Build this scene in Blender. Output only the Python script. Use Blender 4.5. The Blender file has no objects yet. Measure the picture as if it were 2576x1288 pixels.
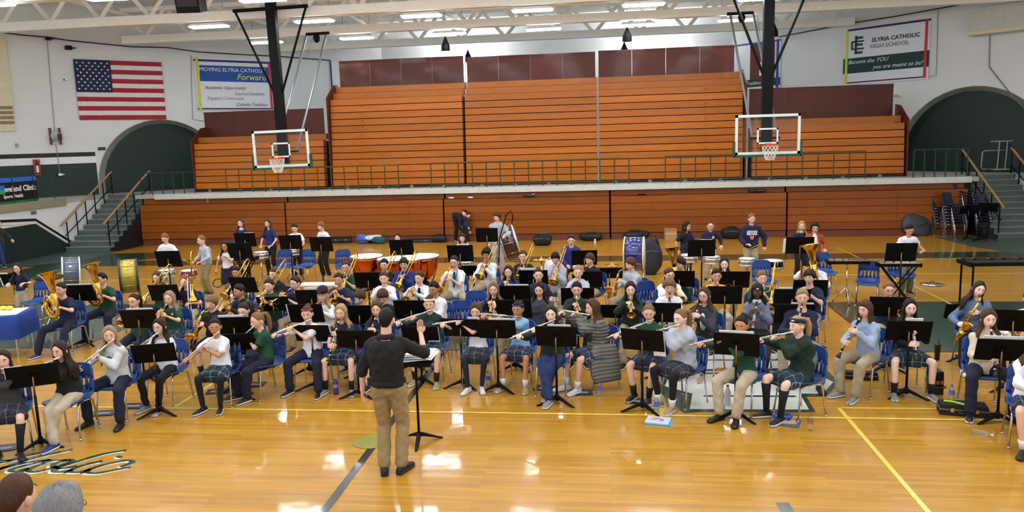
import bpy, math, random
import numpy as np
from mathutils import Vector, Matrix

random.seed(7); np.random.seed(7)
SC = bpy.context.scene
COL = SC.collection
PI = math.pi

# ---------------------------------------------------------------- camera, world, lights, exposure
IW, IH, FPX, CAMH = 2576, 1288, 1941.6, 3.4
YAW, PIT, ROL = math.radians(7.18), math.radians(8.52), math.radians(-1.69)
def cam_axes():
    f = np.array([-math.sin(YAW), math.cos(YAW), 0]); r = np.array([math.cos(YAW), math.sin(YAW), 0]); u = np.array([0, 0, 1.])
    f2 = f*math.cos(PIT) - u*math.sin(PIT); u2 = u*math.cos(PIT) + f*math.sin(PIT)
    return r*math.cos(ROL) + u2*math.sin(ROL), u2*math.cos(ROL) - r*math.sin(ROL), f2
CR, CU, CF = cam_axes()
cd = bpy.data.cameras.new('camera'); cam = bpy.data.objects.new('camera', cd); COL.objects.link(cam)
cd.sensor_width = 36; cd.lens = FPX/IW*36; cd.clip_end = 200
cam.matrix_world = Matrix(((CR[0], CU[0], -CF[0], 0), (CR[1], CU[1], -CF[1], 0), (CR[2], CU[2], -CF[2], CAMH), (0, 0, 0, 1)))
SC.camera = cam
SC.view_settings.view_transform = 'Standard'; SC.view_settings.look = 'None'
SC.view_settings.exposure = 0.38; SC.view_settings.gamma = 1.0; SC.view_settings.use_curve_mapping = False
w = bpy.data.worlds.new('gym_air'); SC.world = w; w.use_nodes = True
w.node_tree.nodes['Background'].inputs[0].default_value = (0.93, 0.96, 1.0, 1)
w.node_tree.nodes['Background'].inputs[1].default_value = 0.85
LAMP_E = 42.0          # emission of the ceiling fixtures
def area(name, loc, size, power, rot=(0, 0, 0), color=(1, 1, 1), sy=None):
    l = bpy.data.lights.new(name, 'AREA'); l.energy = power; l.size = size; l.color = color
    if sy: l.shape = 'RECTANGLE'; l.size_y = sy
    o = bpy.data.objects.new(name, l); o.location = loc; o.rotation_euler = rot; COL.objects.link(o); return o
# wall washers mounted high on the back wall
for lx in (-6.5, 1.9):
    area('wall_washer_light', (lx, 35.5, 6.5), 1.2, 150, rot=(math.radians(155), 0, 0), color=(.95, .97, 1))

def ray(px, py):
    return CF + CR*((px - IW/2)/FPX) - CU*((py - IH/2)/FPX)
def G(px, py, z=0.0):                       # point of the horizontal plane z seen at a pixel
    v = ray(px, py); t = (z - CAMH)/v[2]; return np.array([v[0]*t, v[1]*t, z])
def PY(px, py, Y):                          # point of the plane y = Y
    v = ray(px, py); t = Y/v[1]; return np.array([v[0]*t, Y, CAMH + v[2]*t])
def PX(px, py, X):
    v = ray(px, py); t = X/v[0]; return np.array([X, v[1]*t, CAMH + v[2]*t])
def PP(px, py, A, d):                       # vertical plane through A with heading d
    v = ray(px, py); n = np.array([d[1], -d[0]]); t = (n @ np.array(A[:2]))/(n @ v[:2]); return np.array([v[0]*t, v[1]*t, CAMH + v[2]*t])

# ---------------------------------------------------------------- materials
def lin(c):
    if isinstance(c, str): c = [int(c[i:i+2], 16)/255 for i in (1, 3, 5)]
    return tuple(x/12.92 if x <= .04045 else ((x + .055)/1.055)**2.4 for x in c)
MATS = {}
def mat(name, color, rough=.6, metal=0.0, var=.08, vs=8.0, bump=0.0, bs=60.0, coat=0.0, alpha=1.0, emit=0, trans=0, spec=.5, sheen=0, color2=None, stretch=None):
    if name in MATS: return MATS[name]
    m = bpy.data.materials.new(name); MATS[name] = m; m.use_nodes = True
    nt = m.node_tree; b = nt.nodes['Principled BSDF']; L = nt.links.new
    c = lin(color)
    b.inputs['Roughness'].default_value = rough; b.inputs['Metallic'].default_value = metal
    b.inputs['Specular IOR Level'].default_value = spec
    b.inputs['Coat Weight'].default_value = coat; b.inputs['Coat Roughness'].default_value = .08
    b.inputs['Alpha'].default_value = alpha; b.inputs['Transmission Weight'].default_value = trans
    if sheen: b.inputs['Sheen Weight'].default_value = sheen
    if emit:
        b.inputs['Emission Color'].default_value = (*c, 1); b.inputs['Emission Strength'].default_value = emit
    tc = nt.nodes.new('ShaderNodeTexCoord'); mp = nt.nodes.new('ShaderNodeMapping'); L(tc.outputs['Object'], mp.inputs[0])
    if stretch: mp.inputs['Scale'].default_value = stretch
    n = nt.nodes.new('ShaderNodeTexNoise'); n.inputs['Scale'].default_value = vs; n.inputs['Detail'].default_value = 4; L(mp.outputs[0], n.inputs['Vector'])
    mx = nt.nodes.new('ShaderNodeMix'); mx.data_type = 'RGBA'
    c2 = lin(color2) if color2 else tuple(min(1, x*(1 + 2*var)) for x in c)
    c1 = c if color2 else tuple(x*(1 - 2*var) for x in c)
    mx.inputs[6].default_value = (*c1, 1); mx.inputs[7].default_value = (*c2, 1)
    L(n.outputs['Fac'], mx.inputs[0]); L(mx.outputs[2], b.inputs['Base Color'])
    if bump:
        nb = nt.nodes.new('ShaderNodeTexNoise'); nb.inputs['Scale'].default_value = bs; L(mp.outputs[0], nb.inputs['Vector'])
        bp = nt.nodes.new('ShaderNodeBump'); bp.inputs['Strength'].default_value = bump; bp.inputs['Distance'].default_value = .01
        L(nb.outputs['Fac'], bp.inputs['Height']); L(bp.outputs[0], b.inputs['Normal'])
    return m
def plaid(name, base, line, line2, f=9.0):
    if name in MATS: return MATS[name]
    m = mat(name, base, .85, bump=.2); nt = m.node_tree; L = nt.links.new; b = nt.nodes['Principled BSDF']
    tc = nt.nodes.new('ShaderNodeTexCoord'); sp = nt.nodes.new('ShaderNodeSeparateXYZ'); L(tc.outputs['Object'], sp.inputs[0])
    def M(op, a, bb=None):
        x = nt.nodes.new('ShaderNodeMath'); x.operation = op
        for i, q in enumerate((a, bb)):
            if q is None: continue
            if isinstance(q, (int, float)): x.inputs[i].default_value = q
            else: L(q, x.inputs[i])
        return x.outputs[0]
    yz = M('SUBTRACT', sp.outputs['Z'], sp.outputs['Y'])
    prev = lin(base); cur = None
    for axis, fr, ph, wd, c in ((sp.outputs['X'], f, .1, .10, line), (yz, f, .1, .10, line), (sp.outputs['X'], f, .55, .2, line2), (yz, f, .55, .2, line2)):
        k = M('LESS_THAN', M('FRACT', M('ADD', M('MULTIPLY', axis, fr), 20 + ph)), wd)
        k = M('MULTIPLY', k, .75)
        mx = nt.nodes.new('ShaderNodeMix'); mx.data_type = 'RGBA'; L(k, mx.inputs[0])
        if cur is None: mx.inputs[6].default_value = (*prev, 1)
        else: L(cur, mx.inputs[6])
        mx.inputs[7].default_value = (*lin(c), 1); cur = mx.outputs[2]
    L(cur, b.inputs['Base Color']); return m

# ---------------------------------------------------------------- mesh building
class MB:
    def __init__(s): s.V = []; s.F = []; s.n = 0
    def add(s, v, faces, mi=0):
        v = np.asarray(v, float).reshape(-1, 3)
        for f in faces:
            f = np.asarray(f, int)
            if f.size: s.F.append((f + s.n, mi))
        s.V.append(v); s.n += len(v); return s
    def merge(s, o, M=None):
        for f, mi in o.F: s.F.append((f + s.n, mi))
        v = np.concatenate(o.V)
        if M is not None: v = v @ np.array(M)[:3, :3].T + np.array(M)[:3, 3]
        s.V.append(v); s.n += len(v); return s
    def box(s, c, d, R=None, mi=0, taper=1.0):
        x, y, z = (q/2 for q in d)
        v = np.array([(-x, -y, -z), (x, -y, -z), (x, y, -z), (-x, y, -z), (-x*taper, -y*taper, z), (x*taper, -y*taper, z), (x*taper, y*taper, z), (-x*taper, y*taper, z)])
        if R is not None: v = v @ np.array(R)[:3, :3].T
        return s.add(v + np.array(c), [[(0, 3, 2, 1), (4, 5, 6, 7), (0, 1, 5, 4), (1, 2, 6, 5), (2, 3, 7, 6), (3, 0, 4, 7)]], mi)
    def bb(s, x0, x1, y0, y1, z0, z1, mi=0): return s.box(((x0+x1)/2, (y0+y1)/2, (z0+z1)/2), (abs(x1-x0), abs(y1-y0), abs(z1-z0)), None, mi)
    def loft(s, R, cap=True, mi=0, closed=True):
        R = np.asarray(R, float); k, n, _ = R.shape
        i = np.arange(k-1)[:, None]*n; j = np.arange(n if closed else n-1)[None, :]; j2 = (j+1) % n
        f = np.stack([i+j, i+j2, i+n+j2, i+n+j], -1).reshape(-1, 4)
        fs = [f]
        if cap and closed: fs += [[tuple(range(n))[::-1]], [tuple(range((k-1)*n, k*n))]]
        return s.add(R.reshape(-1, 3), fs, mi)
    def tube(s, P, r, n=8, mi=0, cap=True, asp=1.0):
        P = np.asarray(P, float); k = len(P); r = np.broadcast_to(np.asarray(r, float), (k,))
        T = np.gradient(P, axis=0); T /= np.linalg.norm(T, axis=1)[:, None] + 1e-12
        a = np.array([0, 0, 1.]) if abs(T[0][2]) < .9 else np.array([1., 0, 0])
        a = a - T[0]*(a @ T[0]); a /= np.linalg.norm(a); R = []
        th = np.arange(n)*2*PI/n
        for q in range(k):
            a = a - T[q]*(a @ T[q]); a /= np.linalg.norm(a) + 1e-12; b = np.cross(T[q], a)
            R.append(P[q] + r[q]*(np.cos(th)[:, None]*a + asp*np.sin(th)[:, None]*b))
        return s.loft(R, cap, mi)
    def lathe(s, prof, n=16, c=(0, 0, 0), M=None, mi=0, cap=True):
        th = np.arange(n)*2*PI/n
        R = np.array([[(r*math.cos(t), r*math.sin(t), z) for t in th] for r, z in prof])
        if M is not None: R = R @ np.array(M)[:3, :3].T
        return s.loft(R + np.array(c), cap, mi)
    def ell(s, c, r, nu=10, nv=7, M=None, mi=0):
        ph = np.linspace(-PI/2*.97, PI/2*.97, nv)
        R = np.array([[(math.cos(p)*math.cos(t)*r[0], math.cos(p)*math.sin(t)*r[1], math.sin(p)*r[2]) for t in np.arange(nu)*2*PI/nu] for p in ph])
        if M is not None: R = R @ np.array(M)[:3, :3].T
        return s.loft(R + np.array(c), True, mi)
    def poly(s, pts, z=None, t=.002, mi=0):     # flat slab from an outline (xy) or a planar outline pushed by vector t
        p = np.array([(q[0], q[1], z if z is not None else q[2]) for q in pts], float)
        d = np.array([0, 0, t]) if np.isscalar(t) else np.array(t)
        n = len(p); a = [tuple(range(n))[::-1]]; b = [tuple(range(n, 2*n))]
        sd = [(i, (i+1) % n, n+(i+1) % n, n+i) for i in range(n)]
        return s.add(np.concatenate([p, p+d]), [a, b, sd], mi)
    def mesh(s, name, mats, smooth=False):
        me = bpy.data.meshes.new(name); V = np.concatenate(s.V)
        me.vertices.add(len(V)); me.vertices.foreach_set('co', V.ravel())
        lv = np.concatenate([f.ravel() for f, _ in s.F]); lt = np.concatenate([np.full(len(f), f.shape[1]) for f, _ in s.F])
        mi = np.concatenate([np.full(len(f), m) for f, m in s.F])
        me.loops.add(len(lv)); me.polygons.add(len(lt)); me.loops.foreach_set('vertex_index', lv)
        ls = np.zeros(len(lt), int); ls[1:] = np.cumsum(lt)[:-1]
        me.polygons.foreach_set('loop_start', ls)
        me.polygons.foreach_set('material_index', mi)
        me.polygons.foreach_set('use_smooth', np.full(len(lt), bool(smooth)))
        for m in (mats if isinstance(mats, (list, tuple)) else [mats]): me.materials.append(m)
        me.update(calc_edges=True)
        return me
    def build(s, name, mats, parent=None, smooth=False, **kw):
        return link(name, s.mesh(name, mats, smooth), parent, **kw)
def link(name, data, parent=None, loc=None, M=None, **kw):
    o = bpy.data.objects.new(name, data); COL.objects.link(o)
    if parent is not None: o.parent = parent
    if loc is not None: o.location = loc
    if M is not None: o.matrix_local = M
    for k, v in kw.items(): o[k] = v
    return o
def tag(o, label=None, cat=None, group=None, kind=None):
    if label: o['label'] = label
    if cat: o['category'] = cat
    if group: o['group'] = group
    if kind: o['kind'] = kind
    return o
def thing(name, label, cat, loc=(0, 0, 0), rz=0.0, group=None, M=None):
    o = bpy.data.objects.new(name, None); COL.objects.link(o); o.empty_display_size = .1
    if M is not None: o.matrix_world = M
    else: o.location = loc; o.rotation_euler = (0, 0, rz)
    return tag(o, label, cat, group)
def copy_tree(o, M=None, loc=None, rz=None, label=None, group=None):
    c = o.copy(); COL.objects.link(c)
    if M is not None: c.matrix_world = M
    if loc is not None: c.location = loc
    if rz is not None and M is None: c.rotation_euler = (0, 0, rz)
    if label: c['label'] = label
    if group: c['group'] = group
    for ch in KIDS.get(o.as_pointer(), ()):
        d = ch.copy(); COL.objects.link(d); d.parent = c
        for g in KIDS.get(ch.as_pointer(), ()):
            e = g.copy(); COL.objects.link(e); e.parent = d
    return c
KIDS = {}
def seal(root):                                # remember the children of a finished prototype
    KIDS[root.as_pointer()] = list(root.children)
    for c in root.children: KIDS[c.as_pointer()] = list(c.children)
    return root
def Rz(a): return Matrix.Rotation(a, 4, 'Z')
def Rx(a): return Matrix.Rotation(a, 4, 'X')
def Ry(a): return Matrix.Rotation(a, 4, 'Y')
def T(*v): return Matrix.Translation(Vector(v))
def frame(o, d, up):                           # local X along d, local Z near up
    d = np.array(d, float); d /= np.linalg.norm(d); up = np.array(up, float); z = up - d*(up @ d); z /= np.linalg.norm(z); y = np.cross(z, d)
    return Matrix(((d[0], y[0], z[0], o[0]), (d[1], y[1], z[1], o[1]), (d[2], y[2], z[2], o[2]), (0, 0, 0, 1)))
def text(s, size, mt, parent=None, M=None, name='lettering', ext=.002, shear=0.0, align='CENTER', bold=0.0, sp=1.0, **kw):
    c = bpy.data.curves.new(name, 'FONT'); c.body = s; c.size = size; c.extrude = ext; c.align_x = align; c.align_y = 'CENTER'; c.shear = shear; c.offset = bold; c.space_character = sp
    c.resolution_u = 2; c.materials.append(mt)
    return link(name, c, parent, M=M, **kw)
# ---------------------------------------------------------------- shared materials
def wood_board(name, a, b_, rough=.3, sc=(0.6, 6, 14), coat=.08):
    m = mat(name, a, rough, color2=b_, coat=coat, spec=.3, vs=3.0, stretch=sc); nt = m.node_tree; L = nt.links.new; bs = nt.nodes['Principled BSDF']
    oi = nt.nodes.new('ShaderNodeObjectInfo'); hs = nt.nodes.new('ShaderNodeHueSaturation')
    mr = nt.nodes.new('ShaderNodeMapRange'); mr.inputs['To Min'].default_value = .82; mr.inputs['To Max'].default_value = 1.12
    L(oi.outputs['Random'], mr.inputs[0]); L(mr.outputs[0], hs.inputs['Value'])
    mixout = [l.from_socket for l in nt.links if l.to_socket == bs.inputs['Base Color']][0]
    L(mixout, hs.inputs['Color']); L(hs.outputs[0], bs.inputs['Base Color']); return m
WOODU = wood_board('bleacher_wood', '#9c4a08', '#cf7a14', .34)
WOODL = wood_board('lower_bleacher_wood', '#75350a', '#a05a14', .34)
PANEL = wood_board('dark_panel', '#481a0c', '#5c2412', .45, (1, 1, 1))
WHITEW = mat('painted_block_wall', '#dcdede', .75, var=.03, vs=1.2, bump=.1, bs=25)
CEILM = mat('ceiling_paint', '#f0f0ec', .8, var=.03, vs=.7)
TRUSSM = mat('truss_paint', '#f2f0e8', .6, var=.03)
GREENW = mat('dark_green_wall', '#10261f', .6, var=.12, vs=.8, bump=.1)
BLACK = mat('black_paint', '#0c0c10', .5)
BLACKM = mat('black_metal', '#070708', .55, spec=.15)
DARKG = mat('dark_green_paint', '#123329', .5)
CONC = mat('concrete', '#9c9d94', .85, var=.1, vs=5, bump=.3)
DECKM = mat('deck_concrete', '#a9aca6', .7, var=.08, vs=2)
STEPM = mat('grey_step_paint', '#7b8482', .7, var=.1, vs=4)
STEPF = mat('grey_riser_paint', '#58635f', .7, var=.12, vs=4)
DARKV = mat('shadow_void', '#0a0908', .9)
WHITE = mat('white_plastic', '#eceeee', .45)
CREAM = mat('cream_paint', '#d9cfae', .6)
RED = mat('red_paint', '#a3181c', .45)
STEEL = mat('steel_grey', '#7e868c', .4, .6)
CHROME = mat('chrome', '#c9ccd0', .14, 1.0, var=.02)
BRASS = mat('brass', '#d3a64a', .18, 1.0, var=.04)
SILVER = mat('silver', '#d8d8d6', .16, 1.0, var=.02)
COPPER = mat('copper', '#c4622c', .16, 1.0, var=.08)
BLUEP = mat('blue_chair_plastic', '#173f86', .4, var=.04)
NAVYP = mat('navy_chair_plastic', '#0c1738', .4)
PAPER = mat('paper', '#eef0f2', .7, var=.02)
SKIND = mat('drum_head', '#e6e8ea', .45, var=.03)
RAILG = mat('olive_rail_paint', '#3a3c1c', .5)
WOODR = mat('oak_handrail', '#a5814d', .5, var=.15, stretch=(1, 8, 8))
GLASSB = mat('backboard_glass', '#d8dfe0', .05, trans=1.0, alpha=.22, spec=.8)
BGREEN = mat('green_pad', '#14493a', .55)
NETM = mat('net_cord', '#efece6', .8)
BOTTLE = mat('clear_bottle', '#dfe8ee', .08, trans=.9, alpha=.55)
ORANGE = mat('rim_orange', '#d8451e', .4)
YEL = mat('yellow_line', '#e3c64c', .22, coat=.5, var=.05)
BLKL = mat('black_line', '#1c1c18', .25, coat=.5)
GRNL = mat('green_court_paint', '#243f30', .22, coat=.5, var=.15, vs=1.5)
GRNB = mat('green_band_paint', '#2f3d22', .22, coat=.5, var=.1)
TEALF = mat('teal_grey_floor', '#48564f', .35, var=.1, coat=.2)
WHTL = mat('white_court_paint', '#d8dcd4', .22, coat=.5, var=.03)
LAMPM = mat('lamp_lens', '#f3f8ff', .5, emit=LAMP_E, var=0); LAMPF = mat('far_lamp_lens', '#f3f8ff', .5, emit=30, var=0)
def floor_mat():
    m = bpy.data.materials.new('maple_floor'); m.use_nodes = True; nt = m.node_tree; L = nt.links.new; b = nt.nodes['Principled BSDF']
    tc = nt.nodes.new('ShaderNodeTexCoord')
    br = nt.nodes.new('ShaderNodeTexBrick'); br.offset = .37; br.inputs['Scale'].default_value = 1; br.inputs['Brick Width'].default_value = 1.3
    br.inputs['Row Height'].default_value = .057; br.inputs['Mortar Size'].default_value = .0012; br.inputs['Bias'].default_value = 0
    br.inputs['Color1'].default_value = (*lin('#aa7c1c'), 1); br.inputs['Color2'].default_value = (*lin('#be8e26'), 1); br.inputs['Mortar'].default_value = (*lin('#8c5617'), 1)
    L(tc.outputs['Object'], br.inputs['Vector'])
    mp = nt.nodes.new('ShaderNodeMapping'); mp.inputs['Scale'].default_value = (.7, 9, 1); L(tc.outputs['Object'], mp.inputs[0])
    n = nt.nodes.new('ShaderNodeTexNoise'); n.inputs['Scale'].default_value = 1.6; n.inputs['Detail'].default_value = 6; L(mp.outputs[0], n.inputs['Vector'])
    rp = nt.nodes.new('ShaderNodeValToRGB'); rp.color_ramp.elements[0].position = .3; rp.color_ramp.elements[0].color = (.78, .68, .55, 1); rp.color_ramp.elements[1].position = .62; rp.color_ramp.elements[1].color = (1.0, 1.0, 1.0, 1)
    L(n.outputs['Fac'], rp.inputs[0])
    mx = nt.nodes.new('ShaderNodeMix'); mx.data_type = 'RGBA'; mx.blend_type = 'MULTIPLY'; mx.inputs[0].default_value = .75
    L(br.outputs['Color'], mx.inputs[6]); L(rp.outputs[0], mx.inputs[7]); L(mx.outputs[2], b.inputs['Base Color'])
    b.inputs['Roughness'].default_value = .36; b.inputs['Specular IOR Level'].default_value = .3; b.inputs['Coat Weight'].default_value = .5; b.inputs['Coat Roughness'].default_value = .07; b.inputs['Coat IOR'].default_value = 1.5
    n2 = nt.nodes.new('ShaderNodeTexNoise'); n2.inputs['Scale'].default_value = 2.2; L(tc.outputs['Object'], n2.inputs['Vector'])
    bp = nt.nodes.new('ShaderNodeBump'); bp.inputs['Strength'].default_value = .12; bp.inputs['Distance'].default_value = .02; L(n2.outputs['Fac'], bp.inputs['Height'])
    L(bp.outputs[0], b.inputs['Coat Normal']); return m
FLOORM = floor_mat()
# ---------------------------------------------------------------- the room
DZ = 1.82                                  # height of the raised stage deck
SQ = math.sqrt(.5)
LA, LD = (-19.24, 27.53), (SQ, SQ)         # left diagonal wall: point and heading
RA, RD = (12.3, 29.6), (-SQ, SQ)           # right diagonal wall
BY = 36.3                                  # back wall
LCX = LA[0] + (BY - LA[1]); RCX = RA[0] - (BY - RA[1])
def struct(name, mb, m, smooth=False): return mb.build(name, m, None, smooth, kind='structure')
fl = struct('floor', MB().bb(-30, 26, -3, 40, -.1, 0), FLOORM)
ceil = struct('ceiling', MB().bb(-32, 28, -4, BY + .4, 8.9, 9.1), CEILM)
# roof deck ribs
for k in range(10):
    MB().bb(-32, 28, 1.5 + k*4.1, 1.62 + k*4.1, 8.72, 8.9).build('roof_rib', CEILM, ceil)
def lines(pts, wd, m, name, z=.0015):
    mb = MB()
    for (a, b) in zip(pts[:-1], pts[1:]):
        a = np.array(a[:2]); b = np.array(b[:2]); d = (b-a)/np.linalg.norm(b-a); n = np.array([-d[1], d[0]])*wd/2
        mb.poly([a-n-d*wd/2*0, b-n, b+n, a+n], z=z, t=.0012)
    return mb.build(name, m, fl)
lines([(-22, 9.24), (14, 9.24)], .05, YEL, 'court_line', .0042)
lines([(-22, 18.97), (14, 18.97)], .05, YEL, 'court_line')
lines([(2.82, 9.6), (2.82, 1)], .05, YEL, 'court_line')
lines([(2.82, 9.6), (4.4, 9.62)], .035, YEL, 'court_line')
lines([(-5.78, 9.2), (-5.78, 12.2)], .06, YEL, 'court_line')
lines([(.66, 9.0), (.60, 12.6)], .13, YEL, 'court_line')
lines([(-11.7, 6), (-11.7, 18.97)], .05, YEL, 'court_line', .0072)
lines([(6.6, 12), (6.6, 18.97)], .05, YEL, 'court_line', .0072)
lines([(6.7, 18.97), (6.7, 23.4)], .04, YEL, 'court_line')
lines([(-2.68, 2), (-2.68, 12.6)], .09, BLKL, 'court_line', .0022)
lines([(1.58, 6.99), (1.66, 5.5)], .12, BLKL, 'court_line')
lines([(4.3, 15.7), (4.28, 12.3)], .05, mat('brown_line', '#4a2a12', .25, coat=.5), 'court_line', .0072)
MB().poly([(-19, 22.35), (15, 22.35), (15, 21.35), (-19, 21.35)], z=.001, t=.001).build('court_border', GRNB, fl)
MB().poly([(-9.3, 12.17), (-9.3, 15.83), (-17.5, 15.83), (-17.5, 12.17)], z=.005, t=.001).build('painted_key', GRNL, fl)
MB().poly([(4.3, 12.17), (12.4, 12.17), (12.4, 15.83), (4.3, 15.83)], z=.005, t=.001).build('painted_key', GRNL, fl)
MB().poly([(-2.68 + 1.85*math.cos(t), 14 + 1.85*math.sin(t)) for t in np.linspace(0, 2*PI, 48)[:-1]], z=.005, t=.001).build('centre_circle', GRNL, fl)
MB().poly([(-2.74 + .22*math.cos(t), 8.25 + .22*math.sin(t)) for t in np.linspace(0, 2*PI, 20)[:-1]], z=.004, t=.001).build('court_mark', mat('olive_mark', '#8c8a3a', .3, coat=.5), fl)
MB().poly([G(*p) for p in ((0, 724), (80, 700), (262, 664), (440, 645), (440, 634), (225, 640), (120, 664), (0, 692))], z=.002, t=.001).build('court_border', GRNL, fl)
MB().poly([G(*p) for p in ((-80, 690), (50, 672), (216, 653), (290, 634), (180, 622), (60, 630))], z=.003, t=.001).build('court_apron', TEALF, fl)
MB().poly([G(*p) for p in ((2576, 640), (2450, 622), (2350, 596), (2576, 590), (2720, 600), (2720, 660))], z=.003, t=.001).build('court_apron', TEALF, fl)
# big white and green interlocking emblem painted on the floor
def em(pts, m, z): MB().poly([G(*p) for p in pts], z=z, t=.0008).build('painted_emblem', m, fl)
EG = [((1722, 1036), (2052, 1037), (1990, 934), (1700, 930), (1716, 985), (1668, 985), (1660, 932), (1700, 920)),
      ((1660, 988), (1722, 1040), (1760, 1036), (1745, 985), (1700, 975)),
      ((1800, 915), (2060, 913), (2112, 962), (2078, 998), (1700, 996), (1655, 975), (1670, 925)),
      ((1752, 884), (1990, 886), (2046, 906), (2046, 920), (1752, 920))]
EWH = [((1735, 1030), (2035, 1031), (1985, 944), (1770, 944), (1755, 968), (1742, 990)),
       ((1690, 935), (2040, 934), (2096, 962), (2070, 991), (1738, 990), (1672, 972)),
       ((1775, 890), (1975, 890), (2010, 905), (1775, 905)), ((1700, 908), (2020, 908), (2048, 926), (1692, 930))]
for i, p in enumerate(EG): em(p, GRNL, .003 + i*.0002)
for i, p in enumerate(EWH): em(p, WHTL, .0042 + i*.0002)
em(((1770, 995), (2000, 996), (2004, 1000), (1770, 999)), GRNL, .0056); em(((1760, 938), (2040, 938), (2044, 943), (1760, 942)), GRNL, .0056)
em(((1800, 926), (1858, 926), (1858, 934), (1800, 934)), FLOORM, .0056)
# cursive school name
def stroke(pts, wd, m, z, dx=0, dy=0):
    P = np.array([G(p[0]+dx, p[1]+dy)[:2] for p in pts]); n = 8
    tt = np.linspace(0, len(P)-1, n*(len(P)-1)+1); Q = []
    for t in tt:
        i = min(int(t), len(P)-2); u = t-i; a = P[max(i-1, 0)]; b = P[i]; c = P[i+1]; d = P[min(i+2, len(P)-1)]
        Q.append(.5*((2*b)+(-a+c)*u+(2*a-5*b+4*c-d)*u*u+(-a+3*b-3*c+d)*u**3))
    Q = np.array(Q); Tn = np.gradient(Q, axis=0); Tn /= np.linalg.norm(Tn, axis=1)[:, None]+1e-9; N = np.stack([-Tn[:, 1], Tn[:, 0]], 1)
    w_ = wd*(.45+.55*np.abs(Tn[:, 1]))[:, None]/2
    R = np.stack([np.c_[Q-N*w_, np.full(len(Q), z)], np.c_[Q+N*w_, np.full(len(Q), z)], np.c_[Q+N*w_, np.full(len(Q), z+.0008)], np.c_[Q-N*w_, np.full(len(Q), z+.0008)]], 1)
    MB().loft(R, True).build('painted_script', m, fl)
SCR = [[(118, 1137), (60, 1149), (0, 1165), (-40, 1172)], [(-10, 1159), (20, 1160), (50, 1157), (68, 1158)],
       [(180, 1132), (120, 1145), (60, 1160), (0, 1180), (-20, 1186)], [(-5, 1182), (60, 1166), (108, 1160), (122, 1158), (80, 1168), (40, 1178), (24, 1186), (40, 1188), (70, 1180)],
       [(176, 1160), (130, 1160), (95, 1172), (68, 1184), (80, 1189), (110, 1184), (150, 1172), (178, 1161), (165, 1158), (130, 1172), (150, 1180), (190, 1174)],
       [(315, 1134), (260, 1143), (200, 1160), (150, 1176), (133, 1187), (150, 1189), (180, 1184)], [(255, 1161), (215, 1170), (180, 1182), (175, 1189), (200, 1189), (225, 1182)],
       [(302, 1149), (292, 1153)], [(300, 1176), (318, 1170), (330, 1163), (315, 1160), (270, 1168), (230, 1180), (215, 1189), (240, 1192), (290, 1183), (326, 1176)]]
for p in SCR: stroke(p, .085, WHTL, .002, -3, 2)
for p in SCR: stroke(p, .075, GRNL, .0032, 3, -1)
# ---- deck of the stage with its edge
stage = bpy.data.objects.new('trim_1', None); COL.objects.link(stage); stage['kind'] = 'structure'; stage['label'] = 'raised concrete stage deck with pale edge'
MB().poly([(-17.1, 26.3), (11.75, 26.3), (11.75, 27.95), (13.5, 27.95), (13.5, 14), (20, 14), (20, 22), (RCX, BY + .3), (LCX, BY + .3), (-23.6, 23.4), (-23.6, 12), (-18.85, 12), (-18.85, 27.6), (-17.1, 27.6)], z=DZ-.14, t=.14).build('deck_slab', DECKM, stage)
MB().bb(-16.3, 11.5, 26.2, 26.32, DZ-.17, DZ+.015).build('deck_edge', mat('pale_edge', '#c9ccc4', .6), stage)
MB().bb(-16.6, 11.8, 26.9, 27.0, 0, DZ-.15).build('deck_face', BLACK, stage)
MB().bb(13.5, 13.6, 14, 27.95, 0, DZ-.14).build('side_face', WHITEW, stage)
MB().bb(-18.86, -18.78, 12, 24.9, DZ-.2, DZ+.05).build('deck_edge', mat('tan_edge', '#8f8a70', .7), stage)
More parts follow.
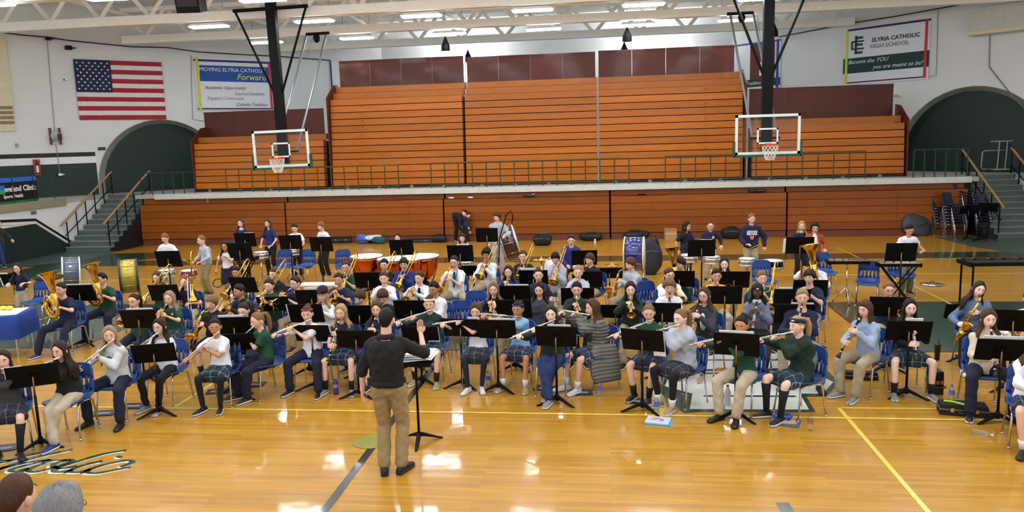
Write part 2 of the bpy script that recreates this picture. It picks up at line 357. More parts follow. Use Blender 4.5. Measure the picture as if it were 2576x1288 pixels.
# ---- walls
def wallslab(a, b, z0, z1, t=.25):
    a = np.array(a, float); b = np.array(b, float); d = (b-a)/np.linalg.norm(b-a); n = np.array([-d[1], d[0]])*t
    return [a, b, b+n, a+n], z0, z1
def quadwall(mb, a, b, z0, z1, t=.25, mi=0):
    p, z0, z1 = wallslab(a, b, z0, z1, t); return mb.poly(p, z=z0, t=z1-z0, mi=mi)
def arch_wall(name, A, d, s0, s1, sc, rad, zc, top, nrm):
    """wall along A+d*s with a segmental arch opening at s=sc and a recessed green infill"""
    d = np.array(d); A = np.array(A); nrm = np.array(nrm)
    w_ = MB(); P = lambda s, z, o=0: np.array([*(A + d*s + nrm*o), z])
    N = 24; ang = np.linspace(PI, 0, N+1)
    pts = [(sc + rad*math.cos(t), zc + rad*math.sin(t)) for t in ang]
    for (sa, sb, za, zb) in ((s0, sc-rad, 0, top), (sc+rad, s1, 0, top)):
        if sb > sa: w_.add([P(sa, za), P(sb, za), P(sb, zb), P(sa, zb), P(sa, za, .5), P(sb, za, .5), P(sb, zb, .5), P(sa, zb, .5)], [[(0, 3, 2, 1), (4, 5, 6, 7), (0, 1, 5, 4), (1, 2, 6, 5), (2, 3, 7, 6), (3, 0, 4, 7)]])
    for (p, q) in zip(pts[:-1], pts[1:]):
        w_.add([P(p[0], p[1]), P(q[0], q[1]), P(q[0], top), P(p[0], top), P(p[0], p[1], .5), P(q[0], q[1], .5), P(q[0], top, .5), P(p[0], top, .5)], [[(0, 3, 2, 1), (4, 5, 6, 7), (0, 1, 5, 4), (1, 2, 6, 5), (2, 3, 7, 6), (3, 0, 4, 7)]])
    o = struct(name, w_, WHITEW)
    # concrete reveal ring
    path = [(sc-rad, DZ)] + pts + [(sc+rad, DZ)]; ri = MB()
    R = []
    for i, (s, z) in enumerate(path):
        c = np.array([s-sc, max(z-zc, 0)]); L = np.linalg.norm(c); c = c/L
        b_ = (s + .13 - c[0]*.15, z - c[1]*.15)
        R.append([P(s+c[0]*.01, z+c[1]*.01, -.02), P(s+c[0]*.03, z, .48), P(b_[0], b_[1], .40), P(s-c[0]*.01, z-c[1]*.01, -.02)])
    ri.loft(R, True).build('arch_reveal', CONC, o)
    MB().add([P(sc-rad-.2, 0, .42), P(sc+rad+.2, 0, .42), P(sc+rad+.2, zc+rad+.3, .42), P(sc-rad-.2, zc+rad+.3, .42), P(sc-rad-.2, 0, .46), P(sc+rad+.2, 0, .46), P(sc+rad+.2, zc+rad+.3, .46), P(sc-rad-.2, zc+rad+.3, .46)],
        [[(0, 3, 2, 1), (4, 5, 6, 7), (0, 1, 5, 4), (1, 2, 6, 5), (2, 3, 7, 6), (3, 0, 4, 7)]]).build('arch_infill', GREENW, o)
    return o
wl = arch_wall('wall_left', LA, LD, -9, math.hypot(LCX-LA[0], BY-LA[1])+.1, 2.35, 2.42, 2.2, 8.9, (-SQ, SQ))
wr = arch_wall('wall_right', RA, RD, -9, math.hypot(RCX-RA[0], BY-RA[1])+.1, -.55, 2.55, 2.25, 8.9, (SQ, SQ))
wb = struct('wall_back', MB().bb(LCX-.2, RCX+.2, BY, BY+.3, 0, 8.9), WHITEW)
def onL(px, py): return PP(px, py, LA, LD)
def onR(px, py): return PP(px, py, RA, RD)
nL = np.array([SQ, -SQ, 0]); nR = np.array([-SQ, -SQ, 0])      # towards the hall
def strip(p0, p1, z0, z1, n, m, parent, name, t=.02):
    a = np.array([p0[0], p0[1], z0]); b = np.array([p1[0], p1[1], z0]); up = np.array([0, 0, z1-z0])
    return MB().poly([a, b, b+up, a+up], t=n*t).build(name, m, parent)
a0 = (LA[0]-9*SQ, LA[1]-9*SQ); a1 = (LA[0]-.1*SQ, LA[1]-.1*SQ)
strip(a0, a1, DZ, 3.02, nL, GREENW, wl, 'painted_band'); strip(a0, a1, 3.02, 3.27, nL, mat('white_band', '#e4e6e6', .6), wl, 'painted_band'); strip(a0, a1, 3.27, 3.43, nL, mat('black_band', '#17141c', .6), wl, 'painted_band')
# near left wall under the deck, with its stripes following the stair
wn = struct('wall_left_low', MB().bb(-18.98, -18.86, 10, 27.6, 0, DZ-.14), WHITEW)
def onW(px, py): return PX(px, py, -18.86)
MB().poly([(-18.86, 10, 0), (-18.86, 24.9, 0), onW(182, 618)*1, onW(89, 563), (-18.86, 18, onW(0, 575)[2]), (-18.86, 10, onW(0, 575)[2])], t=(.01, 0, 0)).build('painted_band', GREENW, wn)
for pts, m in ((((-40, 570), (89, 563), (182, 621)), WHTL), (((-40, 562), (89, 556), (183, 614)), BLACK)):
    q = [onW(*p) for p in pts]; up = np.array([0, 0, .085])
    MB().poly([q[0], q[1], q[2], q[2]+up, q[1]+up, q[0]+up], t=(.02, 0, 0)).build('painted_band', m, wn)
# ---- trusses
tm = 0
for ty, x0, x1, lab in ((19.6, -20.5, 14, 'white steel roof truss nearest the camera, its bottom chord at the top left'), (24.0, -20.5, 14, 'second white roof truss, just in front of the basketball hoist mounts'),
                        (28.0, -18, 13.5, 'third white roof truss, above the wooden bleachers'), (32.2, -14, 9.5, 'farthest white roof truss close to the back wall')):
    t = thing('roof_truss', lab, 'truss', (0, ty, 7.4))
    MB().bb(x0, x1, -.17, .17, 0, .28).build('bottom_chord', TRUSSM, t); MB().bb(x0, x1, -.12, .12, 1.15, 1.3).build('top_chord', TRUSSM, t)
    nb = int((x1-x0)/1.72); st = (x1-x0)/nb
    for i in range(nb):
        xa = x0 + i*st; xb = xa + st/2
        for (p, q, sy) in (((xa, 1.2), (xb, .15), .1), ((xb, .15), (xa+st, 1.2), -.1)):
            MB().tube([(p[0], sy, p[1]), (q[0], sy, q[1])], .07, 4).build('web_member', TRUSSM, t)
# purlins running away from the camera
for k in range(9):
    x = -18 + k*3.9
    t = thing('roof_purlin', None, 'beam', (x, 0, 8.45), group='slender white purlins running under the roof deck'); t['label'] = 'slender white roof purlin over the trusses, number %s counted from the left' % ['one', 'two', 'three', 'four', 'five', 'six', 'seven', 'eight', 'nine'][k]
    MB().bb(-.05, .05, 14, BY, 0, .12).build('flange', TRUSSM, t)
# ---- light fixtures
def fixture(x, y, z, label):
    t = thing('ceiling_light', label, 'light', (x, y, z))
    MB().box((0, 0, .06), (1.28, .36, .08), taper=.8).build('housing', WHITE, t); MB().box((0, 0, 0), (1.2, .3, .05)).build('diffuser', LAMPF, t)
    MB().tube([(-.5, 0, .1), (-.5, 0, 1.4)], .008, 5).build('hanger', STEEL, t); MB().tube([(.5, 0, .1), (.5, 0, 1.4)], .008, 5).build('hanger', STEEL, t)
ordn = ['first', 'second', 'third', 'fourth', 'fifth', 'sixth', 'seventh']
for row, (yy, nm) in enumerate(((24.2, 'nearer'), (28.4, 'farther'))):
    for i, x in enumerate((-12.6, -9.1, -5.65, -2.2, 1.13, 4.5)):
        fixture(x, yy, 7.28, 'lit white fluorescent fixture, %s from the left in the %s row' % (ordn[i], nm))
for i, x in enumerate((-16, -12.6, -9.1, -5.65, -2.2, 1.13, 4.5, 8)):
    for yy in (3.5, 7.7, 11.8, 15.6, 19.2): 
        t = thing('ceiling_light', 'lit white fluorescent fixture overhead, above the upper edge of the picture', 'light', (x, yy if yy < 19 or x < -9.5 else 20.5, 7.3), group='fixtures overhead out of the frame')
        MB().box((0, 0, .06), (1.28, .36, .08), taper=.8).build('housing', WHITE, t); MB().box((0, 0, 0), (1.2, .3, .05)).build('diffuser', LAMPM, t); MB().box((0, 0, .11), (1.0, .2, .01)).build('added_uplight', mat('ceiling_fill_glow', '#f3f8ff', .5, emit=16, var=0), t)  # glowing plate added on top of each housing to brighten the ceiling
# pendant speakers
for (x, y, lab) in ((-5.95, 29.2, 'left one of the nearer pair'), (.76, 28.9, 'right one of the nearer pair'), (-5.9, 33.7, 'far one in front of the left wall glow'), (.76, 33.4, 'far one in front of the right wall glow'), (5.95, 29.4, 'one behind the right hoist mast')):
    t = thing('pendant_speaker', 'small black bell-shaped hanging speaker, ' + lab, 'speaker', (x, y, 7.1))
    MB().lathe([(.02, .2), (.05, .12), (.16, -.12), (.17, -.3), (.15, -.31)], 8).build('shell', BLACKM, t); MB().tube([(0, 0, .15), (0, 0, 1.81)], .008, 5).build('cable', BLACK, t)
t = thing('loudspeaker', 'big black loudspeaker box hanging at the top edge left of the left hoist', 'speaker', PY(480, 8, 19.8), .1)
MB().box((0, 0, 0), (.62, .5, .45), Rx(.25)).build('cabinet', BLACKM, t); MB().box((0, -.27, .05), (.54, .02, .36), Rx(.25)).build('grille', BLACK, t); MB().tube([(0, 0, .2), (0, 0, 1.2)], .02, 6).build('hanger', BLACKM, t)
# ---- bleachers
def boards(t, x0, x1, y, z0, zs, n, m, rec=.018, step=None, nx=1, gaps=None, name='board'):
    for i in range(n):
        yy = y + i*rec + (step(i) if step else 0)
        h = zs - (.030 if m is WOODU else .016)
        MB().bb(x0, x1, yy, yy + .33, z0 + i*zs, z0 + i*zs + h).build(name, m, t)
        MB().bb(x0, x1, yy + .03, yy + .3, z0 + i*zs + h - .004, z0 + i*zs + h + .012).build('shaded_seat_edge', mat('seat_edge_gap_shade', '#2a1408', .6), t)  # dark brown puts the shade of the board gaps into the colour
BSY = 27.45
def bleach(lab, x0, x1, n, zs, z0, top_rec=0):
    t = thing('bleacher_section', lab, 'bleachers', (0, 0, 0))
    st = (lambda i: 0 if i < n - top_rec else (i - n + top_rec + 1)*.32)
    boards(t, x0, x1, BSY, z0, zs, n, WOODU, step=st)
    MB().bb(x0 + .02, x1 - .02, BSY + .3, BSY + 1.1, DZ, z0 + (n - top_rec)*zs - .05).build('shade_backing', DARKV, t)  # near-black box added so the gaps between boards read as shade
    MB().bb(x0, x1, BSY - .02, BSY + .06, DZ + .02, z0 - .02).build('kick_gap_strip', BLACK, t)  # black filler stands in for the shaded gap under the bleachers
    for k in range(int((x1-x0)/1.2)): MB().bb(x0 + .5 + k*1.2, x0 + .62 + k*1.2, BSY - .06, BSY, DZ, DZ + .09).build('roller', STEEL, t)
    return t
tl = bleach('short left section of folded orange wooden bleachers on the deck', -15.35, -10.32, 8, .243, 1.93, 1)
m1 = bleach('tall left third of the big central folded wooden bleachers', -10.0, -5.12, 15, .242, 1.93, 2)
m2 = bleach('tall middle third of the big central folded wooden bleachers', -5.02, -.34, 15, .242, 1.93, 2)
m3 = bleach('tall right third of the big central folded wooden bleachers', -.28, 4.62, 15, .242, 1.93, 2)
tr = bleach('short right section of folded orange wooden bleachers on the deck', 4.95, 9.88, 8, .243, 1.93, 1)
for t, x, zt in ((tl, -15.4, 3.7), (m1, -10.06, 5.1), (m3, 4.68, 5.1), (tr, 9.93, 3.7)):
    MB().poly([(x, BSY-.05, DZ), (x, BSY+1.2, DZ), (x, BSY+1.2, zt+.55), (x, BSY+.75, zt+.5), (x, BSY-.05, zt)], t=(.045, 0, 0)).build('end_panel', PANEL, t)
def panels(lab, x0, x1, z0, z1, n, y):
    t = thing('back_panel_row', lab, 'panel'); 
    for i in range(n):
        a = x0 + (x1-x0)*i/n; b = x0 + (x1-x0)*(i+1)/n
        MB().bb(a + .004, b - .004, y, y + .03, z0, z1).build('panel', PANEL, t)
    MB().bb(x0, x1, y - .02, y + .05, z1, z1 + .03).build('cap', PANEL, t)
PYY = BSY + 1.15
for lab, (p0, p1, n) in (('row of dark brown panels on the left short bleachers', ((512, 285), (818, 345), 4)), ('row of dark brown panels above the central bleachers, left part', ((852, 156), (1168, 213), 4)),
      ('row of dark brown panels above the central bleachers, middle part', ((1173, 146), (1498, 200), 4)), ('row of dark brown panels above the central bleachers, right part', ((1505, 130), (1847, 188), 4)), ('row of dark brown panels on the right short bleachers', ((1885, 226), (2245, 296), 4))):
    a = PY(*p0, PYY); b = PY(*p1, PYY); c = PY(p1[0], p1[1], PYY)
    panels(lab, a[0], b[0], b[2]-.1, a[2] + (.0 if p0[0] > 600 else 0), n, PYY)
for x in (1170, 1501):
    q = PY(x, 180, PYY-.05); t = tag(MB().tube([(q[0], PYY-.05, 5.4), (q[0], PYY-.05, 6.55)], .03, 6).build('pole', WHITE), 'thin white pole between the dark panels, %s one' % ('left' if x < 1300 else 'right'), 'pole')
# lower bleachers in front of the deck face
lx = [PY(p, 540, 26.3)[0] for p in (362, 725, 1120, 1535, 1975, 2425)]
low = ['leftmost, by the left stairs', 'second from the left', 'middle one, behind the bass drum', 'fourth from the left', 'rightmost, behind the stacked chairs']
for i in range(5):
    t = thing('lower_bleacher', 'lower folded wooden bleachers under the deck edge, ' + low[i], 'bleachers')
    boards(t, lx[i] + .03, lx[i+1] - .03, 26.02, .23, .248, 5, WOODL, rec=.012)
    off = .18
    MB().bb(lx[i] + .03 + off*0, lx[i+1] - .03, 26.34, 26.39, 1.46, DZ - .17).build('board', WOODL, t)
    MB().bb(lx[i] + .04, lx[i+1] - .04, 26.12, 26.9, 0, 1.4).build('shade_backing', DARKV, t)  # dark backing paints the shade seen through the board gaps
    MB().bb(lx[i] + .03, lx[i+1] - .03, 26.05, 26.08, .005, .205).build('kick_gap_strip', mat('dull_kick', '#6a3620', .5), t)
for px, wd in ((690, 50), (1020, 40), (1640, 36), (1590, 34), (2235, 60)):
    q = G(px, 505 if px < 800 else (492 if px < 2000 else 479), 1.47)
    tag(MB().bb(q[0]-.45, q[0]+.45, 26.04, 26.32, 1.478, 1.482).build('red_tape', RED), 'strip of red tape lying on the lower bleacher top, %s' % ({690: 'at the far left', 1020: 'left of the bent person', 1640: 'right of the black drum bag', 1590: 'above the blue bass drum', 2235: 'at the far right'}[px]), 'tape')
NUM = mat('stencil_ink', '#2a1206', .7)
def digit(s_, px, py, y, par): q = PY(px, py, y); text(s_, .10, NUM, par, T(q[0], y, q[2]) @ Matrix.Rotation(PI/2, 4, 'X'), ext=.001)
lows = [o for o in SC.objects if o.name.startswith('lower_bleacher')]
for px, y5, y1, k in ((502, 527, 597, 0), (1028, 516, 588, 1), (1637, 502, 576, 3), (2257, 490, 562, 4)):
    for j in range(5): digit(str(5-j), px, y5+(y1-y5)*j/4, 26.012, lows[k])
for px, ya, yb, par in ((911, 464, 250, m1), (1775, 428, 205, m3)):
    for j in range(12): digit(str(j+1), px, ya+(yb-ya)*j/12, 27.44, par)
# rails on the deck edge
def rail(lab, p0, p1, m=RAILG, y=26.38, n=None, h=None, low=True):
    a = PY(p0[0], p0[1], y); b = PY(p1[0], p1[1], y); zt = (a[2]+b[2])/2
    t = thing('guard_rail', lab, 'railing', (a[0], y, DZ)); W_ = b[0]-a[0]; H = zt-DZ
    MB().tube([(0, 0, H), (W_, 0, H)], .022, 6).build('top_rail', m, t)
    if low: MB().tube([(0, 0, .12), (W_, 0, .12)], .018, 6).build('bottom_rail', m, t)
    n = n or max(1, round(W_/.5))
    for i in range(n+1): MB().tube([(W_*i/n, 0, 0), (W_*i/n, 0, H)], .02, 6).build('post', m, t)
rail('olive pipe railing in front of the left bleachers', (567, 427), (1001, 415)); rail('olive pipe railing in front of the central bleachers', (1083, 411), (1582, 398)); rail('olive pipe railing in front of the right bleachers', (1674, 394), (2178, 379))
rail('thin dark railing on the deck right of the bleachers', (2300, 378), (2436, 373), DARKG, low=False, n=5); rail('thin dark railing on the deck between left stairs and bleachers', (352, 436), (487, 433), DARKG, low=False, n=5)
# left side rail along the side deck
t = thing('guard_rail', 'thin dark railing on the side deck left of the left stairs', 'railing', (-18.95, 0, DZ))
MB().tube([(0, 17, .95), (0, 24.6, .95)], .02, 6).build('top_rail', DARKG, t)
for k in range(9): MB().tube([(0, 17.2+k*.92, 0), (0, 17.2+k*.92, .95)], .018, 6).build('post', DARKG, t)
# ---- stairs
def stairs(lab, x0, x1, y0, n, side, rise=DZ):
    t = thing('staircase', lab, 'stairs', (x0, y0, 0)); W_ = x1-x0; rh = rise/n; tr_ = .27
    for i in range(n):
        MB().bb(0, W_, i*tr_, n*tr_, i*rh, (i+1)*rh-.03).build('step', STEPF, t)
        MB().bb(-.01, W_+.01, i*tr_-.02, (i+1)*tr_, (i+1)*rh-.03, (i+1)*rh).build('tread', STEPM, t)
    sx = W_+.03 if side > 0 else -.33
    v = [(sx, 0, 0)] + [p for i in range(n) for p in ((sx, i*tr_, (i+1)*rh-.05), (sx, (i+1)*tr_, (i+1)*rh-.05))] + [(sx, n*tr_, 0)]
    MB().poly(v, t=(.3, 0, 0)).build('stringer', BLACK, t)
    for xx, lb in ((.05, 'handrail'), (W_-.05, 'handrail')):
        a = np.array([xx, -.15, .95]); b = np.array([xx, n*tr_ - .1, rise + .84]); H = MB().tube([a, b], .035, 8).build('handrail', WOODR, t)
        MB().tube([a - [0, 0, .5] + [0, .15, .12], b - [0, 0, .55]], .018, 6).build('mid_rail', BLACKM, t)
        for i in range(0, n, 2): MB().tube([(xx, i*tr_+.12, (i+1)*rh), (xx, i*tr_+.12, (i+1)*rh+.88)], .022, 6).build('post', BLACKM, t)
    return t
b0 = G(176, 634); b1 = G(268, 634)
stairs('grey concrete stairs with oak handrails at the left, up to the deck', -18.8, -17.15, 24.62, 11, 1)
b0 = G(2520, 598); 
stairs('grey concrete stairs with oak handrails at the right edge, behind stacked chairs', 11.8, 13.45, 24.95, 11, -1)
# ---- flag
def onwall(lab, name, cat, pts4, nrm, off=.04):       # pts: TL, TR, BR, BL on the wall -> empty with local X right, Z up, -Y to the hall
    TL, TR, BR, BL = [np.array(p) for p in pts4]; c = (TL+TR+BR+BL)/4; d = (TR-TL+BR-BL); d[2] = 0; W_ = np.linalg.norm((TR-TL+BR-BL)/2); H = np.linalg.norm((TL-BL+TR-BR)/2); d /= np.linalg.norm(d)
    y = -nrm
    M = Matrix(((d[0], y[0], 0, c[0]+nrm[0]*off), (d[1], y[1], 0, c[1]+nrm[1]*off), (0, 0, 1, c[2]), (0, 0, 0, 1)))
    return thing(name, lab, cat, M=M), W_, H
t, W_, H = onwall('flag', 'flag', 'flag', [onL(*p) for p in ((182, 146), (408, 160), (415, 303), (200, 299))], nL); t['label'] = 'large american flag hung flat on the white left wall'
FR = mat('flag_red', '#a51f31', .8, bump=.2, bs=12); FW = mat('flag_white', '#dcdcda', .8, bump=.2, bs=12); FB = mat('flag_blue', '#1c2149', .8, bump=.2, bs=12)
for i in range(13):
    z1 = H/2 - i*H/13; x0 = -W_/2 + (.4*W_ if i < 7 else 0)
    N = 12; xs = np.linspace(x0, W_/2, N); R = []
    for x in xs: dy = -.02-.015*math.sin(x*5+i*.25); R.append([(x, dy, z1), (x, dy+.01, z1), (x, dy+.01, z1-H/13), (x, dy, z1-H/13)])
    MB().loft(R).build('stripe', FR if i % 2 == 0 else FW, t)
can = MB().box((-W_/2+.2*W_, -.035, H/2-H*7/26), (.4*W_, .02, H*7/13)).build('canton', FB, t)
st = MB()
for r in range(9):
    for c in range(6 if r % 2 == 0 else 5):
        cx = -W_/2 + .4*W_*((c*2+1+(r % 2))/12); cz = H/2 - H*7/13*(r+1)/10
        st.poly([(cx + (.045 if k % 2 == 0 else .018)*math.sin(k*PI/5), -.046, cz + (.045 if k % 2 == 0 else .018)*math.cos(k*PI/5)) for k in range(10)], t=(0, -.004, 0))
st.build('stars', WHITE, t, kind='stuff')
# ---- banners
BANB = mat('banner_blue', '#1d4c9c', .7); BANW = mat('banner_white', '#dfe2e8', .7, var=.02); BNAVY = mat('banner_navy', '#1a2a66', .7); BYEL = mat('banner_yellow', '#cfd043', .7); BRED = mat('banner_red', '#c42f3c', .7); BGRN = mat('banner_green', '#143a35', .7); BMAR = mat('banner_maroon', '#471a38', .7); LTXT = mat('print_yellow', '#e0e04a', .7); GTXT = mat('print_grey', '#4e4a58', .7); GTX2 = mat('print_tan', '#a89a84', .7)
XZ = Matrix(((1, 0, 0, 0), (0, 0, -1, 0), (0, 1, 0, 0), (0, 0, 0, 1)))
def TX(x, z, y=-.03): return T(x, y, z) @ Matrix.Rotation(PI/2, 4, 'X')
t, W_, H = onwall('banner', 'banner', 'banner', [onL(*p) for p in ((487, 140), (680, 154), (687, 277), (495, 278))], nL); t['label'] = 'blue and white MOVING FORWARD school banner on the left wall'
MB().box((0, 0, 0), (W_, .015, H)).build('cloth', BANW, t); MB().box((.01*W_, -.012, H*.2), (W_*.9, .01, H*.3)).build('blue_field', BANB, t)
MB().box((0, -.012, H*.44), (W_, .01, H*.04)).build('stripe', BNAVY, t); MB().box((0, -.012, -H*.47), (W_, .01, H*.025)).build('stripe', BMAR, t)
MB().box((-W_*.465, -.02, 0), (W_*.035, .01, H)).build('stripe', BYEL, t); MB().box((W_*.475, -.02, -.02*H), (W_*.03, .01, H*.92)).build('stripe', BRED, t)
text('MOVING ELYRIA CATHOLIC', H*.105, WHITE, t, TX(-.01*W_, H*.27), sp=.98); text('Forward', H*.17, LTXT, t, TX(.22*W_, H*.14), shear=.35)
for s_, x, z, m in (('Academic Opportunity', -.13, -.07, GTXT), ('Inspired Students', .18, -.18, mat('print_rose', '#9a7a80', .7)), ('Engaged Community', -.14, -.27, GTX2), ('Catholic Tradition', .2, -.39, mat('print_slate', '#4c4c78', .7))):
    text(s_, H*.085, m, t, TX(x*W_, z*H), shear=.35)
t, W_, H = onwall('banner', 'banner', 'banner', [onR(*p) for p in ((2125, 75), (2345, 45), (2335, 200), (2122, 214))], nR); t['label'] = 'white and green ELYRIA CATHOLIC HIGH SCHOOL banner on the right wall'
MB().box((0, 0, 0), (W_, .015, H)).build('cloth', BANW, t); MB().box((0, -.012, -H*.16), (W_, .01, H*.27)).build('green_field', BGRN, t)
MB().box((.02*W_, -.014, H*.475), (W_*.96, .01, H*.035)).build('stripe', BNAVY, t); MB().box((0, -.014, -H*.46), (W_*.95, .01, H*.022)).build('stripe', BMAR, t)
MB().box((-W_*.46, -.02, 0), (W_*.03, .01, H*.95)).build('stripe', BYEL, t); MB().box((W_*.46, -.02, .01), (W_*.03, .01, H*.96)).build('stripe', BRED, t)
GX = mat('print_green', '#163a3a', .7)
text('ELYRIA CATHOLIC', H*.1, GX, t, TX(.12*W_, H*.25), bold=.004); text('HIGH SCHOOL', H*.1, mat('print_grey_green', '#5c6a6e', .7), t, TX(.05*W_, H*.14))
text('Become the YOU', H*.1, WHITE, t, TX(-.2*W_, -H*.10), shear=.4); text('you are meant to be!', H*.1, WHITE, t, TX(.15*W_, -H*.22), shear=.4)
lg = MB()
def bar(x0, x1, z0, z1): lg.bb(x0*H, x1*H, -.03, -.02, z0*H, z1*H)
ox = -.33*W_/H
bar(ox-.045, ox-.005, .04, .36)
for z in (.32, .2, .06): bar(ox-.045, ox+.1, z-.018, z+.022)
for z in (.26, .13): bar(ox-.09, ox+.12, z-.014, z+.014)
bar(ox-.115, ox-.085, .12, .27)
lg.build('emblem', GX, t)
t, W_, H = onwall('banner', 'banner', 'banner', [onR(*p) for p in ((1848, 112), (1965, 100), (1965, 222), (1848, 226))], nR); t['label'] = 'photo banner with blue frame and green strip behind the right hoist mast'
MB().box((0, 0, 0), (W_, .015, H)).build('cloth', BANW, t); MB().box((.12*W_, -.012, 0.02*H), (W_*.52, .01, H*.9)).build('photo_field', mat('banner_brick', '#5e2a20', .7), t)
MB().box((.02*W_, -.02, -H*.37), (W_*.96, .01, H*.16)).build('green_field', BGRN, t); MB().box((W_*.44, -.022, 0), (W_*.05, .01, H)).build('stripe', mat('banner_mid_blue', '#24479c', .7), t); MB().box((.0, -.022, H*.48), (W_, .01, H*.03)).build('stripe', mat('banner_mid_blue', '#24479c', .7), t)
fg = MB(); fg.ell((.18*W_, -.02, H*.2), (.045*W_, .008, .07*H)); fg.build('printed_face', mat('print_skin', '#c99a80', .7), t); MB().poly([(.06*W_, -.02, -.22*H), (.32*W_, -.02, -.22*H), (.3*W_, -.02, .1*H), (.18*W_, -.02, .13*H), (.08*W_, -.02, .06*H)], t=(0, -.004, 0)).build('printed_shirt', WHITE, t)
text('Tradition', H*.1, WHITE, t, TX(-.06*W_, -H*.37), shear=.3)
t, W_, H = onwall('banner', 'banner', 'banner', [onL(*p) for p in ((826, 152), (900, 158), (900, 236), (832, 232))], nL); t['label'] = 'banner edge with navy frame peeking out left of the central panels'
MB().box((0, 0, 0), (W_, .015, H)).build('cloth', BANW, t); MB().box((-W_*.46, -.02, 0), (W_*.05, .01, H)).build('stripe', BNAVY, t)
# ---- wall fittings on the left
def wallbox(lab, name, cat, px0, py0, px1, py1, m, th=.12, f=onL, n=nL, smooth=False):
    t, W_, H = onwall(lab, name, cat, [f(px0, py0), f(px1, py0), f(px1, py1), f(px0, py1)], n, th/2)
    MB().box((0, 0, 0), (W_, th, H)).build('body', m, t); return t, W_, H
t, W_, H = wallbox('red fire extinguisher cabinet on the dark green band', 'fire_cabinet', 'cabinet', 84, 401, 101, 441, RED)
MB().box((0, -.07, .05), (W_*.45, .02, H*.6)).build('window', BLACK, t); MB().lathe([(.03, -.12), (.04, -.1), (.04, .1), (.015, .14)], 8, (0, -.085, -H*.12)).build('extinguisher', WHITE, t)
t, W_, H = wallbox('small dark green sign on the white wall left of the left arch', 'wall_sign', 'sign', 246, 370, 265, 378, DARKG, .04)
t, W_, H = wallbox('small white switch box high beside the wall clock rack', 'switch_box', 'box', 38, 361, 46, 370, STEEL, .06)
t, W_, H = wallbox('cream louvred vent panel at the left picture edge', 'wall_vent', 'vent', -40, 100, 27, 330, CREAM, .08)
for k in range(4): MB().box((W_*.02, -.045, -H*.24-k*H*.055), (W_*.88, .02, H*.035)).build('louvre', mat('vent_dark', '#8a7c5c', .7), t)
t, W_, H = wallbox('square grey wall vent grille below the side deck', 'vent_grille', 'vent', 77, 531, 89, 539, STEEL, .04, f=onW, n=np.array([1., 0, 0]))
c = onL(137, 343); t, W_, H = onwall('brown framed wall fan unit between two wooden uprights', 'wall_fan', 'fan', [onL(118, 322), onL(157, 322), onL(157, 364), onL(118, 364)], nL, .1)
for sx in (-1, 1): MB().box((sx*.3*W_, -.03, 0), (.18*W_, .05, H)).build('upright', mat('fan_wood', '#6e3a26', .6), t)
MB().lathe([(.02, -.06), (.16, -.05), (.17, .05), (.05, .06)], 14, (0, -.1, 0), Rx(PI/2)).build('fan_head', STEEL, t); MB().box((.25*W_, -.12, -.02), (.14, .14, .2)).build('motor', BLACK, t)
for lab, p, s in (('black wall camera at the top of the left wall', (120, 98), .16), ('black wall floodlight right of the wall camera', (171, 121), .2), ('small white wall camera below the floodlight', (165, 201), .09), ('tiny white lamp on the dark green band', (150, 439), .12)):
    q = onL(*p) + nL*.12; t = thing('wall_camera' if 'camera' in lab else 'wall_lamp', lab, 'camera' if 'camera' in lab else 'lamp', q, -PI/4)
    m = WHITE if 'white' in lab else BLACKM
    MB().box((0, 0, 0), (s, s, s*.7)).build('housing', m, t); MB().lathe([(s*.3, 0), (s*.35, .03), (s*.2, .04)], 10, (0, -s/2, 0), Rx(PI/2)).build('lens', BLACK if m is WHITE else STEEL, t); MB().tube([(0, 0, 0), (0, s*1.2, 0)], .02, 6).build('bracket', m, t)
def wire(lab, pts, r, m, name='conduit', cat='pipe'): tag(MB().tube(pts, r, 6).build(name, m), lab, cat)
wire('thin dark cable looping along the top of the left wall', [onL(x, y) + nL*.05 for x, y in ((0, 82), (60, 89), (120, 94), (170, 102), (250, 110), (330, 118), (420, 120), (500, 131), (600, 137), (700, 142), (830, 152))], .022, BLACK, 'cable', 'cable')
wire('thin dark cable along the top of the right wall', [onR(x, y) + nR*.05 for x, y in ((1960, 93), (2040, 78), (2130, 60), (2250, 42), (2350, 24), (2440, 8))], .022, BLACK, 'cable', 'cable')
wire('thin conduit dropping down the left wall to the fan unit', [onL(x, y) + nL*.03 for x, y in ((118, 100), (128, 220), (137, 330))], .012, STEEL)
wire('thin conduit below the fan unit', [onL(x, y) + nL*.03 for x, y in ((140, 362), (146, 400), (150, 436))], .014, STEEL)
wire('conduit running down right of the blue banner edge', [onL(x, y) + nL*.03 for x, y in ((480, 140), (484, 300), (514, 305))], .012, STEEL)
wire('conduit zigzagging down the white right wall', [onR(x, y) + nR*.03 for x, y in ((2491, 85), (2489, 168), (2550, 245), (2580, 275))], .02, STEEL)
wire('thin conduit right of the green and white banner', [onR(x, y) + nR*.03 for x, y in ((2361, 24), (2356, 190), (2340, 192))], .012, STEEL)
t, W_, H = wallbox('pale duct box high on the right wall', 'duct', 'duct', 2455, 22, 2640, 82, mat('duct_paint', '#c6c5bb', .7), .5, onR, nR)
MB().box((0, -.27, -H*.42), (W_*1.02, .05, H*.12)).build('flange', CREAM, t)
q = onR(2256, 240); t = thing('wall_speaker', 'small cream horn fixtures right of the dark right panels', 'fixture', q + nR*.1)
for k in (0, .2): MB().ell((k, 0, -k*.3), (.09, .09, .05)).build('dome', CREAM, t)
